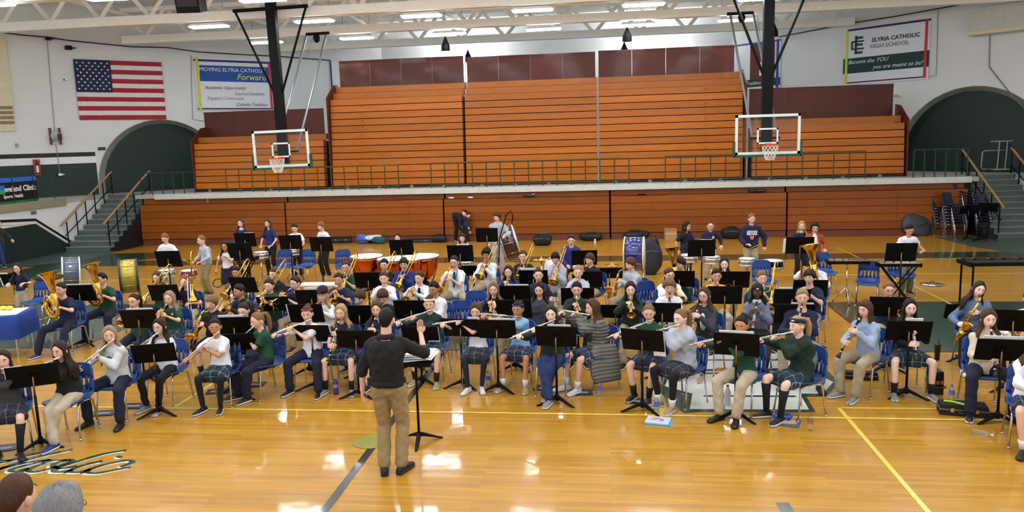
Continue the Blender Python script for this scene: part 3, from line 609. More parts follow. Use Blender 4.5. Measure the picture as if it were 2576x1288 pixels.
# sponsor board on the side deck
t = thing('sponsor_board', 'black sponsor board with blue top band at the left edge', 'sign', (-19.0, 0, DZ))
a = PX(-60, 520, -19.0); b = PX(96, 514, -19.0); y0, y1 = a[1], b[1]
MB().bb(-.03, 0.03, y0-1, y1, .12, .72).build('panel', BLACK, t); MB().bb(-.04, .04, y0-1, y1, .72, .86).build('top_band', mat('sponsor_blue', '#2468c8', .5), t); MB().bb(-.04, .04, y0-1, y1, .0, .12).build('bottom_band', mat('sponsor_green', '#1c6a48', .5), t)
RYZ = Matrix(((0, 0, 1, 0), (1, 0, 0, 0), (0, 1, 0, 0), (0, 0, 0, 1)))
yc = PX(42, 484, -19.0)[1]
text('Cleveland Clinic', .25, WHITE, t, T(.04, yc, .5) @ RYZ, bold=.006); text('Sports Health', .15, WHITE, t, T(.04, yc-.2, .27) @ RYZ, bold=.003)
yl = PX(4, 487, -19.0)[1]; MB().bb(.03, .045, yl-.12, yl+.1, .36, .5).build('logo', mat('sponsor_green2', '#2aa05a', .5), t); MB().bb(.03, .045, yl-.12, yl+.1, .5, .64).build('logo', mat('sponsor_blue', '#2468c8', .5), t)
# ---- basketball hoists
def hoop(side, cx, label, cy=23.4, bw=1.83):
    t = thing('basketball_backboard', label, 'basketball hoop', (cx, cy, 0)); zt, zb = 3.93, 2.78; w2 = bw/2; zc = (zt+zb)/2
    f = MB(); e = .05
    for (x0, x1, z0, z1) in ((-w2, w2, zt-e*1.5, zt), (-w2, w2, zb, zb+e*1.5), (-w2, -w2+e*1.5, zb, zt), (w2-e*1.5, w2, zb, zt)): f.bb(x0, x1, -.02, .02, z0, z1)
    f.build('frame', mat('backboard_white', '#d5e4dc', .4), t)
    MB().bb(-w2+.03, w2-.03, -.006, .006, zb+.03, zt-.03).build('glass', GLASSB, t)
    s = MB(); ic = 3.28-.02
    for (x0, x1, z0, z1) in ((-.3, .3, ic+.23, ic+.28), (-.3, .3, ic-.18, ic-.13), (-.3, -.25, ic-.18, ic+.28), (.25, .3, ic-.18, ic+.28)): s.bb(x0, x1, -.016, -.008, z0, z1)
    s.build('shooter_square', mat('backboard_white', '#d5e4dc', .4), t)
    pd = MB(); pd.bb(-w2-.03, w2+.03, -.05, .05, zb-.07, zb+.0); 
    for sx in (-1, 1): pd.bb(sx*(w2+.03)-.03, sx*(w2+.03)+.03, -.05, .05, zb-.07, zb+.38)
    pd.build('edge_pad', BGREEN, t)
    th = np.linspace(0, 2*PI, 25); rm = MB().tube([(0.23*math.cos(a), -.38+.23*math.sin(a), 3.05) for a in th], .012, 6, cap=False); rm.bb(-.06, .06, -.16, -.02, 3.0, 3.1); rm.build('rim', ORANGE, t)
    nt = MB(); K = 12
    for i in range(K):
        for sg in (1, -1):
            P_ = []
            for j in range(7):
                u = j/6; r = .225 - .115*u + .02*math.sin(u*PI); a = 2*PI*(i + sg*j*.5)/K; P_.append((r*math.cos(a), -.38+r*math.sin(a), 3.04-.42*u))
            nt.tube(P_, .006, 4)
    nt.build('net', NETM, t, kind='stuff')
    lx_ = -.0*side; zt2 = 7.62
    MB().bb(lx_-.145, lx_+.145, .06, .26, zb+.1, zt2+.4).build('mast', BLACKM, t)
    MB().tube([(-1.2, .1, zt2), (1.2, .1, zt2)], .055, 6).build('cross_bar', BLACKM, t)
    for sx in (-1, 1):
        MB().tube([(sx*.1, .16, 5.0), (sx*1.15, .1, zt2)], .04, 6).build('brace', BLACKM, t)
        MB().tube([(sx*.36 - .0, .35, 3.25), (sx*.36 + .25*(-side), 3.2, 7.2)], .04, 6).build('back_brace', STEEL, t)
    MB().tube([(-.42, .32, 3.25), (.42, .32, 3.25)], .035, 6).build('lower_bar', BLACKM, t)
    MB().tube([(-.42*1 + .3*(-side), 3.2, 7.25), (.42 + .3*(-side), 3.2, 7.25)], .05, 6).build('hinge_bar', BLACKM, t)
    MB().ell((.25*(-side), 3.2, 7.1), (.12, .12, .16)).build('winch', BLACKM, t)
    MB().tube([(.1, .3, 4.4), (.2, 3.0, 7.1)], .008, 5).build('cable', STEEL, t)
    return t
h1 = hoop(-1, PY(706, 378, 23.4)[0], 'glass basketball backboard with net on the black ceiling hoist, left')
h1.rotation_euler = (0, math.radians(-.9), 0); h1.location.x += .07
hoop(1, PY(1931, 336, 23.4)[0], 'glass basketball backboard with net on the black ceiling hoist, right')
# ---------------------------------------------------------------- people
SKIN = {'fair': '#e0b39c', 'pale': '#ebc6b2', 'tan': '#bf8660', 'brown': '#5a3424', 'olive': '#cc9674'}
HAIRC = {'black': '#15110f', 'dark': '#2a1d17', 'brown': '#48301f', 'light': '#7a5a3a', 'blonde': '#a3865a', 'ash': '#8d7a5c', 'grey': '#7f7e80', 'red': '#5c3420'}
TOPC = {'white': '#dfe2ea', 'green': '#12432f', 'dgreen': '#10281f', 'navy': '#141a38', 'black': '#0d0d12', 'grey': '#8b909c', 'lgrey': '#a9b0bd', 'yellow': '#d9a63a', 'lblue': '#7fb0dc',
        'char': '#34363c', 'slate': '#3c4152', 'cream': '#c9bda6', 'denim': '#5d7694', 'orange': '#a3431c', 'royal': '#1b2a6e', 'coat': '#6a6b66', 'purple': '#2a1c4a', 'skygrey': '#93a5c2', 'brownj': '#2c2620', 'midgrey': '#6b7184', 'offwhite': '#c3c8cc', 'pinkw': '#d8d0e0'}
BOTC = {'khaki': '#a1957a', 'lkhaki': '#b5aa92', 'navy': '#10162e', 'black': '#0b0b10', 'jeans': '#1b2f5e', 'lgrey': '#a7acb4', 'olive': '#6d6a52', 'tan': '#97835c', 'grey': '#5a5c5c'}
def skinm(k): return mat('skin_' + k, SKIN[k], .55, var=.03, spec=.4)
def hairm(k): return mat('hair_' + k, HAIRC[k], .5, var=.36, vs=55, stretch=(3, 3, .2), bump=.35, bs=110, spec=.22)
def clothm(k): return mat('cloth_' + k, TOPC.get(k) or BOTC[k], .88, var=.05, vs=14, bump=.35, bs=22)
def pantm(k): return mat('trousers_' + k, BOTC.get(k) or TOPC[k], .88, var=.06, vs=14, bump=.35, bs=22)
PL_NAVY = plaid('plaid_navy', '#14182c', '#7d86a0', '#1e2c4c'); PL_GREEN = plaid('plaid_green', '#101c2a', '#6f8fa8', '#153038'); PL_GREY = plaid('plaid_grey', '#1a1b24', '#6b6d78', '#2a2c40')
EYEW = mat('eye_white', '#d8d4d0', .3); IRIS = mat('eye_iris', '#20140e', .2); LIPM = mat('lip', '#a8574e', .5); SOLEW = mat('shoe_sole_white', '#d6d6d4', .6); SOCKM = mat('sock_white', '#dcdde2', .9); SOCKB = mat('sock_black', '#0c0c12', .9)
GLM = mat('glasses_frame', '#17141a', .3)

def nrm(v): v = np.asarray(v, float); return v/(np.linalg.norm(v) + 1e-9)
def head_mb(fem=0.0):
    mb = MB(); nu, nv = 34, 24
    uu = np.linspace(-1, 1, nu + 1)[:-1]; th = PI*np.sign(uu)*np.abs(uu)**1.35      # 0 = front
    ph = np.linspace(-PI/2*.97, PI/2*.97, nv); R = []
    for p in ph:
        row = []
        for t in th:
            x, y, z = math.sin(t)*math.cos(p), -math.cos(t)*math.cos(p), math.sin(p)
            X, Y_, Z = x*.076, y*.095, z*.118
            fr = max(0, -y)
            if z < 0:
                k = min(1, -z); X *= 1 - .30*k**1.6; Y_ *= 1 - (.05*k if y < 0 else .38*k); Y_ -= .010*k*fr
            if y < 0: X *= 1 + .03*fr; Y_ *= .97
            g = lambda cx, cz, sx, sz: math.exp(-((x-cx)/sx)**2 - ((z-cz)/sz)**2)*(y < 0)
            Y_ -= .023*g(0, -.20, .13, .16) + .012*g(0, .0, .09, .25)             # nose
            Y_ += .010*(g(.36, .06, .2, .13) + g(-.36, .06, .2, .13))              # sockets
            Y_ -= .005*(g(.34, .26, .3, .1) + g(-.34, .26, .3, .1))                # brow
            Y_ -= .006*g(0, -.50, .26, .10) + .008*g(0, -.82, .3, .14)            # mouth, chin
            Y_ -= .004*(g(.5, -.2, .22, .2) + g(-.5, -.2, .22, .2))
            row.append((X, Y_, Z))
        R.append(row)
    mb.loft(np.array(R), True, 0)
    for s in (-1, 1):
        mb.ell((s*.029, -.080, .008), (.0135, .008, .0065), 10, 5, mi=1); mb.ell((s*.029, -.0872, .008), (.006, .003, .0062), 8, 5, mi=2)
        mb.tube([(s*.012, -.0925, .029), (s*.03, -.0925, .034), (s*.046, -.083, .028)], [.0025, .0036, .002], 5, mi=3)
        mb.ell((s*.078, .008, -.008), (.009, .020, .030), 8, 6, M=Rz(s*.35), mi=0)
    mb.ell((0, -.0975, -.0555), (.023, .007, .0052), 10, 5, mi=4); mb.ell((0, -.0965, -.0645), (.019, .007, .0055), 10, 5, mi=4)
    return mb
HEAD = head_mb()
def hand_mb(curl=.9, s=1.0, left=1):
    """wrist at the origin, fingers along +X, palm facing -Z, thumb towards left*(+Y)"""
    mb = MB()
    R = []
    for x, w_, h in ((-.012, .020, .017), (.01, .025, .016), (.04, .037, .015), (.07, .041, .0135), (.085, .038, .011)):
        R.append([(x, w_*math.cos(a), h*math.sin(a)) for a in np.arange(10)*2*PI/10])
    mb.loft(R, True)
    for i, (y, L) in enumerate(((.029, .070), (.010, .078), (-.010, .073), (-.028, .058))):
        p = np.array([.070, y*left, 0.0]); P_ = [p]; a = .15
        for k, f in enumerate((.45, .32, .23)):
            a += curl*(.55 if k == 0 else .8); p = p + np.array([math.cos(a), 0, -math.sin(a)])*L*f*1.25; P_.append(p)
        mb.tube(P_, [.0098, .0092, .0082, .0065], 6)
    P_ = [np.array([.012, .018*left, -.004]), np.array([.036, .044*left, -.014]), np.array([.058, .052*left, -.028]), np.array([.078, .046*left, -.036])]
    mb.tube(P_, [.012, .0115, .010, .0075], 6)
    for i in range(len(mb.V)): mb.V[i] = mb.V[i]*s
    return mb
def capsule(mb, a, b, ra, rb, n=10, asp=1.0):
    a = np.array(a, float); b = np.array(b, float); d = nrm(b-a)
    P_ = [a-d*ra*.85, a-d*ra*.5, a, b, b+d*rb*.5, b+d*rb*.85]; mb.tube(P_, [ra*.5, ra*.87, ra, rb, rb*.87, rb*.5], n, asp=asp)
def ik(a, t, l1, l2, pole):
    a = np.array(a, float); t = np.array(t, float); d = t-a; D = np.linalg.norm(d); 
    if D > (l1+l2)*.985: t = a + d/D*(l1+l2)*.985; D = (l1+l2)*.985; d = t-a
    D = max(D, abs(l1-l2)+.02); x = (l1*l1-l2*l2+D*D)/(2*D); hgt = math.sqrt(max(l1*l1-x*x, 1e-6)); u = d/np.linalg.norm(d); pole = np.array(pole, float); pole = nrm(pole-u*(pole @ u))
    return a+u*x+pole*hgt, t
SPINE = {'m': [(-.20, .085, .075), (-.12, .145, .10), (0, .163, .112), (.2, .150, .105), (.42, .148, .102), (.65, .170, .112), (.82, .168, .105), (.93, .135, .085), (1.0, .085, .065), (1.06, .058, .055)],
         'f': [(-.20, .08, .075), (-.12, .150, .105), (0, .165, .115), (.2, .138, .100), (.42, .122, .092), (.65, .146, .118), (.82, .148, .100), (.93, .118, .080), (1.0, .074, .06), (1.06, .05, .05)]}
def torso(mb, hip, neck, sex, off, s, t0=-.2, t1=1.1, wide=1.0, side=None):
    hip = np.array(hip); neck = np.array(neck); up = neck-hip; R = []; X = np.array([1., 0, 0]) if side is None else side; u = nrm(up); F = np.cross(u, X)
    for t, w_, d in SPINE[sex]:
        if t < t0 or t > t1: continue
        bend = (1-t)*t*.06*(F @ np.array([0, -1., 0]) and 1)
        c = hip+up*t + np.array([0, .035*math.sin(max(0, min(1, t))*PI), 0])*s
        R.append([c + X*(w_*s*wide+off)*math.copysign(abs(math.cos(a))**.85, math.cos(a)) + F*(d*s*wide+off)*math.copysign(abs(math.sin(a))**.85, math.sin(a)) for a in np.arange(16)*2*PI/16])
    mb.loft(R, True)
TEMP = []           # (soup object, voxel result slot)
def soup(mb, voxel, smooth=3):
    me = mb.mesh('soup', []); o = bpy.data.objects.new('soup', me); COL.objects.link(o)
    r = o.modifiers.new('r', 'REMESH'); r.mode = 'VOXEL'; r.voxel_size = voxel
    sm = o.modifiers.new('s', 'SMOOTH'); sm.iterations = smooth; sm.factor = .5
    TEMP.append(o); return len(TEMP)-1
def wrinkle(v, amp, f=14.0, seed=0):
    p = v*f + seed
    q = p*2.3 + 5
    a = np.sin(p[:, 0]*1.3+np.sin(p[:, 2]*1.7)*1.4+p[:, 1])*.5+np.sin(p[:, 2]*2.1+np.sin(p[:, 0]*1.9)*1.6+p[:, 1]*1.3)*.5
    b = np.sin(q[:, 2]*1.6+np.sin(q[:, 0]*.8+q[:, 1])*1.9)*.6+np.sin(q[:, 0]*1.1+q[:, 2]*.9+np.sin(q[:, 1]*1.2)*1.5)*.4
    return amp*(a*.55 + b*.6)
JOBS = []

def hair_mb(style, s=1.0, rnd=None, length=.3, parted=0):
    rnd = rnd or random.Random(1); mb = MB(); nc = 30
    th = np.arange(nc)*2*PI/nc - PI       # 0 front
    vol = {'short': .010, 'buzz': .003, 'shag': .017, 'curly': .028, 'afro': .032, 'long': .008, 'wavy': .012, 'bob': .012, 'pony': .002, 'bun': .002, 'cap': .012}[style]
    fr = {'short': .66, 'buzz': .66, 'shag': .40, 'curly': .46, 'afro': .45, 'long': .80, 'wavy': .78, 'bob': .55, 'pony': .74, 'bun': .74, 'cap': .3}[style]
    sw_ = rnd.uniform(-.10, .10) if style in ('short', 'shag', 'bob', 'curly') else 0; ph_ = rnd.random()*6
    def hl(t):
        a = abs(t)
        lo = {'short': .10, 'buzz': .14, 'shag': -.12, 'curly': -.15, 'afro': -.2, 'pony': .12, 'bun': .12, 'long': -.2, 'wavy': -.2, 'bob': -.3}.get(style, -.2)
        dr = .34 if style in ('long', 'wavy') else .10
        jag = .035*math.sin(t*11+ph_)+.02*math.sin(t*23+ph_) if style not in ('pony', 'bun', 'long', 'wavy') else 0
        if a < .75: return fr - dr*(a/.75) + jag + sw_*math.sin(t*1.6)
        if a < 1.3: return fr-dr + (lo-fr+dr)*((a-.75)/.55) + jag
        if a < 1.8 and lo > 0: return lo + jag*.5
        return lo + (-.58-lo)*min(1, (a-(1.8 if lo > 0 else 1.3))/.8)
    K = 9; R = []
    for k in range(K+1):
        row = []
        for t in th:
            z0 = hl(t); e0 = math.asin(max(-1, min(1, z0))); e = e0 + (PI/2*.985-e0)*k/K
            x, y, z = math.sin(t)*math.cos(e), -math.cos(t)*math.cos(e), math.sin(e)
            g = 1.0 if k > 0 else .975
            n_ = 0
            if style in ('curly', 'afro', 'wavy', 'shag'): n_ = (.012 if style in ('curly', 'afro') else .005)*math.sin(t*9+k*2.2)*math.sin(k*1.7+t*5)
            else: n_ = .0022*math.sin(t*17+k*.3) + .0015*math.sin(t*5+k)
            v_ = (vol + n_)*min(1, k/2.2)**.8 + .001
            tap = 1 - (.10*max(0, -z) if y < 0 else .05*max(0, -z))
            row.append((x*(.078+v_)*g*tap, y*(.097+v_*(.7 if y < 0 else 1.15))*g, z*(.120+v_)*g))
        R.append(row)
    mb.loft(np.array(R), True)
    if style in ('long', 'wavy', 'bob'):
        m = 26; a0 = 1.02; ts = np.linspace(a0, 2*PI-a0, m); n = 12; L = length
        out = []; inn = []
        for j in range(n+1):
            u = j/n; z = .05 - u*(L+.05); ro = []; ri = []
            for t in ts:
                sx, sy = math.sin(t), -math.cos(t)
                wob = (.010 if style == 'wavy' else .0035)*math.sin(t*11+u*(14 if style == 'wavy' else 2))*(.3+u)
                zz = z + (.04*math.sin(t*7)+.02*math.sin(t*17))*u*u*(L/.3)
                k = max(0, min(1, (-.10-z)/.10))
                rx = .086 + (.012*k if style != 'bob' else .008*k) + .05*k*(abs(sx)**1.0)*(1 if L > .2 else 0) + wob; ry = .100 + .028*k*(1 if sy > 0 else 1.3) + wob
                if style == 'bob': rx *= 1.06
                ends = .45 if (j == n) else 1
                ro.append((sx*rx, sy*ry, zz)); ri.append((sx*(rx-.028*ends), sy*(ry-.028*ends), zz+.003))
            out.append(ro); inn.append(ri)
        rows = [np.array(a + b[::-1]) for a, b in zip(out, inn)]
        mb.loft(np.array(rows[::-1]), True)
    if style == 'pony':
        mb.ell((0, .10, .05), (.03, .03, .03), 8, 6)
        mb.tube([(0, .10, .055), (.005, .145, .04), (.01, .16, -.03), (.012, .15, -.11), (.01, .135, -.18), (.008, .13, -.23)], [.018, .032, .036, .034, .026, .008], 9)
    if style == 'bun': mb.ell((0, .095, .075), (.045, .042, .042), 10, 8)
    for i in range(len(mb.V)): mb.V[i] = mb.V[i]*s
    return mb

def shoe_mb(mb, ank, hd, s, mi_u=0, mi_s=1):
    """shoe under the ankle; hd = heading vector (x, y)"""
    f = np.array([hd[0], hd[1], 0.]); f = nrm(f); l = np.cross([0, 0, 1.], f); base = np.array([ank[0], ank[1], ank[2]-.085*s]); R1 = []; R2 = []
    for x, w_, h in ((-.065, .02, .045), (-.055, .032, .075), (-.01, .036, .088), (.05, .037, .070), (.11, .042, .052), (.16, .040, .042), (.19, .025, .032), (.20, .012, .022)):
        c = base+f*x*s*1.08; q = lambda ww, hh: [c + l*w_*s*math.cos(a)*ww + np.array([0, 0, 1.])*(h*s*(.5+.5*math.sin(a)))*hh for a in np.arange(10)*2*PI/10]
        R1.append(q(1, 1)); R2.append([c + l*w_*s*1.12*sx + np.array([0, 0, zz*s]) for sx, zz in ((-1, 0), (1, 0), (1, .020), (-1, .020))])
    mb.loft(R1, True, mi_u); mb.loft(R2, True, mi_s)

def person(desc, px, py, pose='sit', H=1.52, sex='f', yaw=None, look=0, nod=.12, hair=('long', 'brown', .3), skin='fair', top=('tee', 'green'), bot=('pants', 'navy'), shoe=('black', 'w'),
           ins=None, glasses=False, band=None, feet=None, lean=.06, vox=.019, pos=None, z0=None, hands=None, legs=0.0, roll=0.0, extra=None, chair=True, hat=None, collar=None, sit_z=.43, spread=.10, seed=None, stance=None, cross=False, tie=None, side=0.0, group=None, nohead=False):
    s = H/1.75; rnd = random.Random(hash_(desc))
    if seed is not None: rnd = random.Random(seed)
    hipz = (sit_z + .075) if pose == 'sit' else .93*s
    TL = .50*s
    neck0 = np.array([side*TL, -math.sin(lean)*TL, hipz + math.cos(lean)*TL]); hc = neck0 + np.array([side*.1, -.035-.10*math.sin(lean), .165])*[1, 1, s]
    # world position from the pixel of the head centre
    if pos is None:
        W0 = G(px, py, hc[2]) if pose == 'sit' or z0 is None else G(px, py, z0)
        if pose != 'sit' and feet: W0 = PY(px, py, G(*feet)[1]-.02); 
        X0, Y0 = W0[0], W0[1]
    else: X0, Y0 = pos
    if yaw is None: yaw = math.atan2(X0+2.3, Y0-7.4)*-.75
    # facing: local -Y -> world; rotate by yaw
    if pos is None:
        off = (Rz(yaw) @ Vector((hc[0], hc[1], 0)))[:2]; X0 -= off[0]; Y0 -= off[1]
        if pose != 'sit' and feet:           # stretch the figure so that the head meets its pixel
            hz = PY(px, py, Y0)[2]; k = hz/hc[2]; s *= k; hipz = .93*s; TL = .5*s
            neck0 = np.array([side*TL, -math.sin(lean)*TL, hipz + math.cos(lean)*TL]); hc = neck0 + np.array([side*.1, -.035-.10*math.sin(lean), .165])*[1, 1, s]
    root = thing('person', desc, 'person', (X0, Y0, 0), yaw, group)
    MW = T(X0, Y0, 0) @ Rz(yaw)
    hs = .93 + .07*min(1, s)          # children's heads are nearly adult size
    HR = Rz(look) @ Rx(nod) @ Ry(roll)
    HRn = np.array(HR)[:3, :3]
    mouth = hc + HRn @ (np.array([0, -.108, -.060])*hs)
    # shoulders
    sw = (.165 if sex == 'm' else .145)*s; hip = np.array([0, 0, hipz]); spn = nrm(neck0-hip)
    sh = {k: hip + (neck0-hip)*.865 + np.array([k*sw*.97, 0, 0]) for k in (-1, 1)}      # -1 = right arm
    ua, fa = .275*s, .245*s
    # hands
    tg = {}; fd = {}; inst = None
    def out(v): return np.array(v, float)
    if ins: inst = INS[ins](mouth, s, HRn, hip, rnd)
    if inst: tg, fd = inst['h'], inst['f']
    if hands: tg = {k: np.array(v[:3], float) for k, v in hands.items()}; fd = {k: np.array(v[3:6], float) for k, v in hands.items() if len(v) > 5}
    for k in (-1, 1):
        if k not in tg: tg[k] = np.array([k*(.10+rnd.random()*.03), -.22, hipz+.09]) if pose == 'sit' else np.array([k*.23*s, -.03, .80*s])
    body, shirt = MB(), MB()
    kind, tcol = top[0], top[1]; puff = {'tee': .012, 'polo': .013, 'hood': .028, 'sweat': .020, 'shirt': .016, 'coat': .040, 'jacket': .021, 'longtee': .012, 'vest': .016, 'rolled': .018}[kind]
    torso(body, hip, neck0, sex, -.016, s)
    t0 = -.12 if pose == 'sit' else (-.14 if kind in ('hood', 'sweat') else -.06)
    torso(shirt, hip, neck0, sex, puff, s, t0=t0 if kind not in ('coat',) else -.2, t1=.94)
    capsule(body, neck0-spn*.03, hc + np.array([0, .015, -.03]), .054*s+.004, .05*s+.004)
    long_ = kind in ('hood', 'sweat', 'shirt', 'coat', 'jacket', 'longtee'); wr = {}
    for k in (-1, 1):
        pole = np.array([k*.75, .35, -1.0]) if inst is None or inst.get('pole') is None else np.array(inst['pole'].get(k, (k*.75, .35, -1)), float)
        hd_ = fd.get(k); t_ = tg[k].copy()
        if hd_ is not None: t_ = t_ - nrm(hd_)*.06*s
        el, w_ = ik(sh[k], t_, ua, fa, pole); wr[k] = (el, w_)
        shp = sh[k] + np.array([-k*.03*s, 0, 0])
        capsule(body, shp, el, .046*s, .038*s); capsule(body, el, w_, .037*s, .025*s)
        capsule(shirt, shp, sh[k] + (el-sh[k])*.12, .054*s+puff*.7, .052*s+puff*.8); capsule(shirt, neck0 + np.array([k*.03*s, .01, -.03*s]), shp + np.array([0, 0, .0]), .046*s+puff*.5, .044*s+puff*.6)
        if long_:
            capsule(shirt, shp, el, .048*s+puff*.8, .042*s+puff*.8); capsule(shirt, el, w_ - nrm(w_-el)*.012, .042*s+puff, .028*s+puff*.75)
        elif kind == 'rolled': capsule(shirt, shp, el, .052*s+puff, .046*s+puff); capsule(shirt, el, el+(w_-el)*.14, .046*s+puff, .044*s+puff)
        elif kind != 'vest': e2 = sh[k]+(el-sh[k])*.62; capsule(shirt, shp, e2, .052*s+puff*.8, .054*s+puff)
    if kind == 'hood':
        capsule(shirt, neck0+np.array([-.06*s, .06*s, -.02]), neck0+np.array([.06*s, .06*s, -.02]), .065*s, .065*s); capsule(shirt, neck0+np.array([-.07*s, -.02, -.03]), neck0+np.array([.07*s, -.02, -.03]), .04, .04)
    if kind in ('sweat', 'jacket', 'coat'): capsule(shirt, neck0+np.array([-.04*s, .0, -.015]), neck0+np.array([.04*s, .0, -.015]), .06*s, .06*s)
    # legs
    leg = {}; pants = MB(); bk, bc = bot[0], bot[1]
    tl, sl = .43*s, .42*s
    for k in (-1, 1):
        hj = hip + np.array([k*.088*s, 0, -.01])
        if pose == 'sit':
            ax = k*(spread + rnd.uniform(-.01, .03)); ay = -.36*s - .06 + rnd.uniform(-.05, .05) + legs
            if cross: ax = -k*.04; ay = -.42*s-.06 + k*.04
            an = np.array([ax, ay, .09*s + .004]); kp = np.array([k*.25, -.6, 1.0])
        else:
            st_ = stance or (.10, .02); an = np.array([k*st_[0]*s, k*st_[1], .09*s + .004]); kp = np.array([k*.1, -1, 0])
        kn, an = ik(hj, an, tl, sl, kp); an[2] = max(an[2], .085*s); leg[k] = (hj, kn, an)
        capsule(body, hj, kn, .078*s, .052*s); capsule(body, kn, kn+(an-kn)*.35, .052*s, .052*s); capsule(body, kn+(an-kn)*.3, an, .053*s, .034*s)
        if bk == 'pants' or bk == 'tights':
            e = .010 if bk == 'tights' else .018
            capsule(pants, hj, kn, .084*s+e, .056*s+e); capsule(pants, kn, an+(kn-an)*(.06 if bk == 'pants' else .02), .054*s+e, (.040 if bk == 'tights' else .052)*s+e)
        if bk in ('shorts',): capsule(pants, hj, hj+(kn-hj)*.92, .090*s+.02, .070*s+.024)
    if bk == 'skirt':
        R = []; mid = lambda t: (leg[-1][0]+(leg[-1][1]-leg[-1][0])*t + leg[1][0]+(leg[1][1]-leg[1][0])*t)/2
        half = lambda t: abs((leg[1][0]+(leg[1][1]-leg[1][0])*t - leg[-1][0]-(leg[-1][1]-leg[-1][0])*t)[0])/2
        ax_ = nrm(mid(1)-mid(0)); Zp = nrm(np.cross([1., 0, 0], ax_)); Zp = Zp*(1 if Zp[2] > 0 or pose != 'sit' else -1)
        for t_, gw, gh in ((-.22, .07, .08), (-.1, .085, .10), (.1, .098, .108), (.4, .100, .100), (.7, .104, .092), (.86, .108, .088)):
            c = mid(t_) - (Zp*.012 if pose == 'sit' else 0)
            if pose != 'sit': gw, gh = gw+.04*max(t_, 0), gh+.045*max(t_, 0)
            R.append([c + np.array([1., 0, 0])*(half(t_)+gw*s)*math.copysign(abs(math.cos(a))**.8, math.cos(a))*(1+.03*max(t_, 0)*math.sin(a*9)) + Zp*gh*s*math.copysign(abs(math.sin(a))**.9, math.sin(a))*(1+.07*max(t_, 0)*math.sin(a*9+1)) for a in np.arange(28)*2*PI/28])
        pants.loft(R, True)
    torso(pants, hip, neck0, sex, .001, s, t0=-.2, t1=.1)
    # shoes, socks
    sh_u = {'black': mat('shoe_black', '#0d0d10', .5), 'white': mat('shoe_white', '#cfcfcf', .6), 'grey': mat('shoe_grey', '#7d7f83', .7), 'tan': mat('shoe_tan', '#9a876a', .7), 'blue': mat('shoe_blue', '#1c2c78', .6), 'brown': mat('shoe_brown', '#3a2418', .4), 'sock': SOCKB}[shoe[0]]
    for k in (-1, 1):
        hj, kn, an = leg[k]; fx = np.array([k*.25 + rnd.uniform(-.1, .1), -1.]) if not stance else np.array([k*.3, -1.])
        m2 = MB(); shoe_mb(m2, an, fx, s*1.02); m2.build('shoe', [sh_u, SOLEW if shoe[1] == 'w' else BLACK], root, True)
        sk = bot[2] if len(bot) > 2 else None
        if sk:
            hgt = {'w': .22, 'b': .30, 'k': .85}[sk]; m3 = MB(); m3.tube([an - [0, 0, .02], an+(kn-an)*hgt*.5, an+(kn-an)*hgt], [.040*s, .046*s, (.046 + .012*(hgt > .5))*s + .006], 10); m3.build('sock', SOCKM if sk == 'w' else SOCKB, root, True)
    # hands
    hmb = MB()
    for k in (-1, 1):
        el, w_ = wr[k]; d = nrm(fd[k]) if k in fd else nrm(w_-el); upv = inst['n'].get(k, (0, -1, .3)) if inst and 'n' in inst else (0, -.3, 1) if pose != 'sit' else (0, -.5, 1)
        if hands and len(hands.get(k, ())) > 6: upv = hands[k][6:9]
        Mh = frame(w_, d, upv); hmb.merge(hand_mb((inst or {}).get('curl', .8) if not (hands and len(hands.get(k, ())) > 9) else hands[k][9], .92*(.85+.15*s), 1 if k < 0 else -1), Mh)
    hd = MB(); hd.merge(HEAD, T(*hc) @ HR @ Matrix.Scale(hs, 4))
    bmats = [skinm(skin), EYEW, IRIS, hairm(hair[1]) if hair[1] != 'grey' else hairm('grey'), mat('lip_dark', '#5c3028', .5) if skin == 'brown' else LIPM]
    JOBS.append(('body', soup(body, vox), root, bmats, [hmb] + ([] if nohead else [hd]), 0, 0))
    JOBS.append((dict(tee='tee_shirt', polo='polo_shirt', hood='hooded_sweatshirt', sweat='sweatshirt', shirt='shirt', coat='coat', jacket='jacket', longtee='shirt', vest='vest', rolled='shirt')[kind], soup(shirt, vox, 4 if puff < .02 else 6), root, [clothm(tcol)], [], {'hood': .012, 'sweat': .010, 'coat': .010, 'jacket': .009}.get(kind, .0065)*(.7+s*.3), rnd.random()*50))
    pm = {'navy': PL_NAVY, 'green': PL_GREEN, 'grey': PL_GREY}.get(bc) if bk == 'skirt' else pantm(bc)
    if bk == 'skirt' and bc in ('plain_navy', 'plain_black'): pm = pantm('navy' if 'navy' in bc else 'black')
    JOBS.append((dict(pants='trousers', tights='leggings', shorts='shorts', skirt='skirt')[bk], soup(pants, vox, 4), root, [pm], [], .007 if bk != 'skirt' else .006, rnd.random()*50))
    if bk == 'skirt' and len(bot) > 3:      # leggings under a skirt
        tg_ = MB()
        for k in (-1, 1): hj, kn, an = leg[k]; capsule(tg_, hj+(kn-hj)*.6, kn, .068*s, .058*s); capsule(tg_, kn, an+(kn-an)*.03, .058*s, .042*s)
        JOBS.append(('leggings', soup(tg_, vox, 3), root, [pantm(bot[3])], [], 0, 0))
    HM = T(*hc) @ HR @ Matrix.Scale(hs, 4)
    if not nohead and hair[0] != 'bald':
        hb = MB(); hb.merge(hair_mb(hair[0], 1.0, rnd, hair[2] if len(hair) > 2 else .3), HM); hb.build('hair', hairm(hair[1]), root, True)
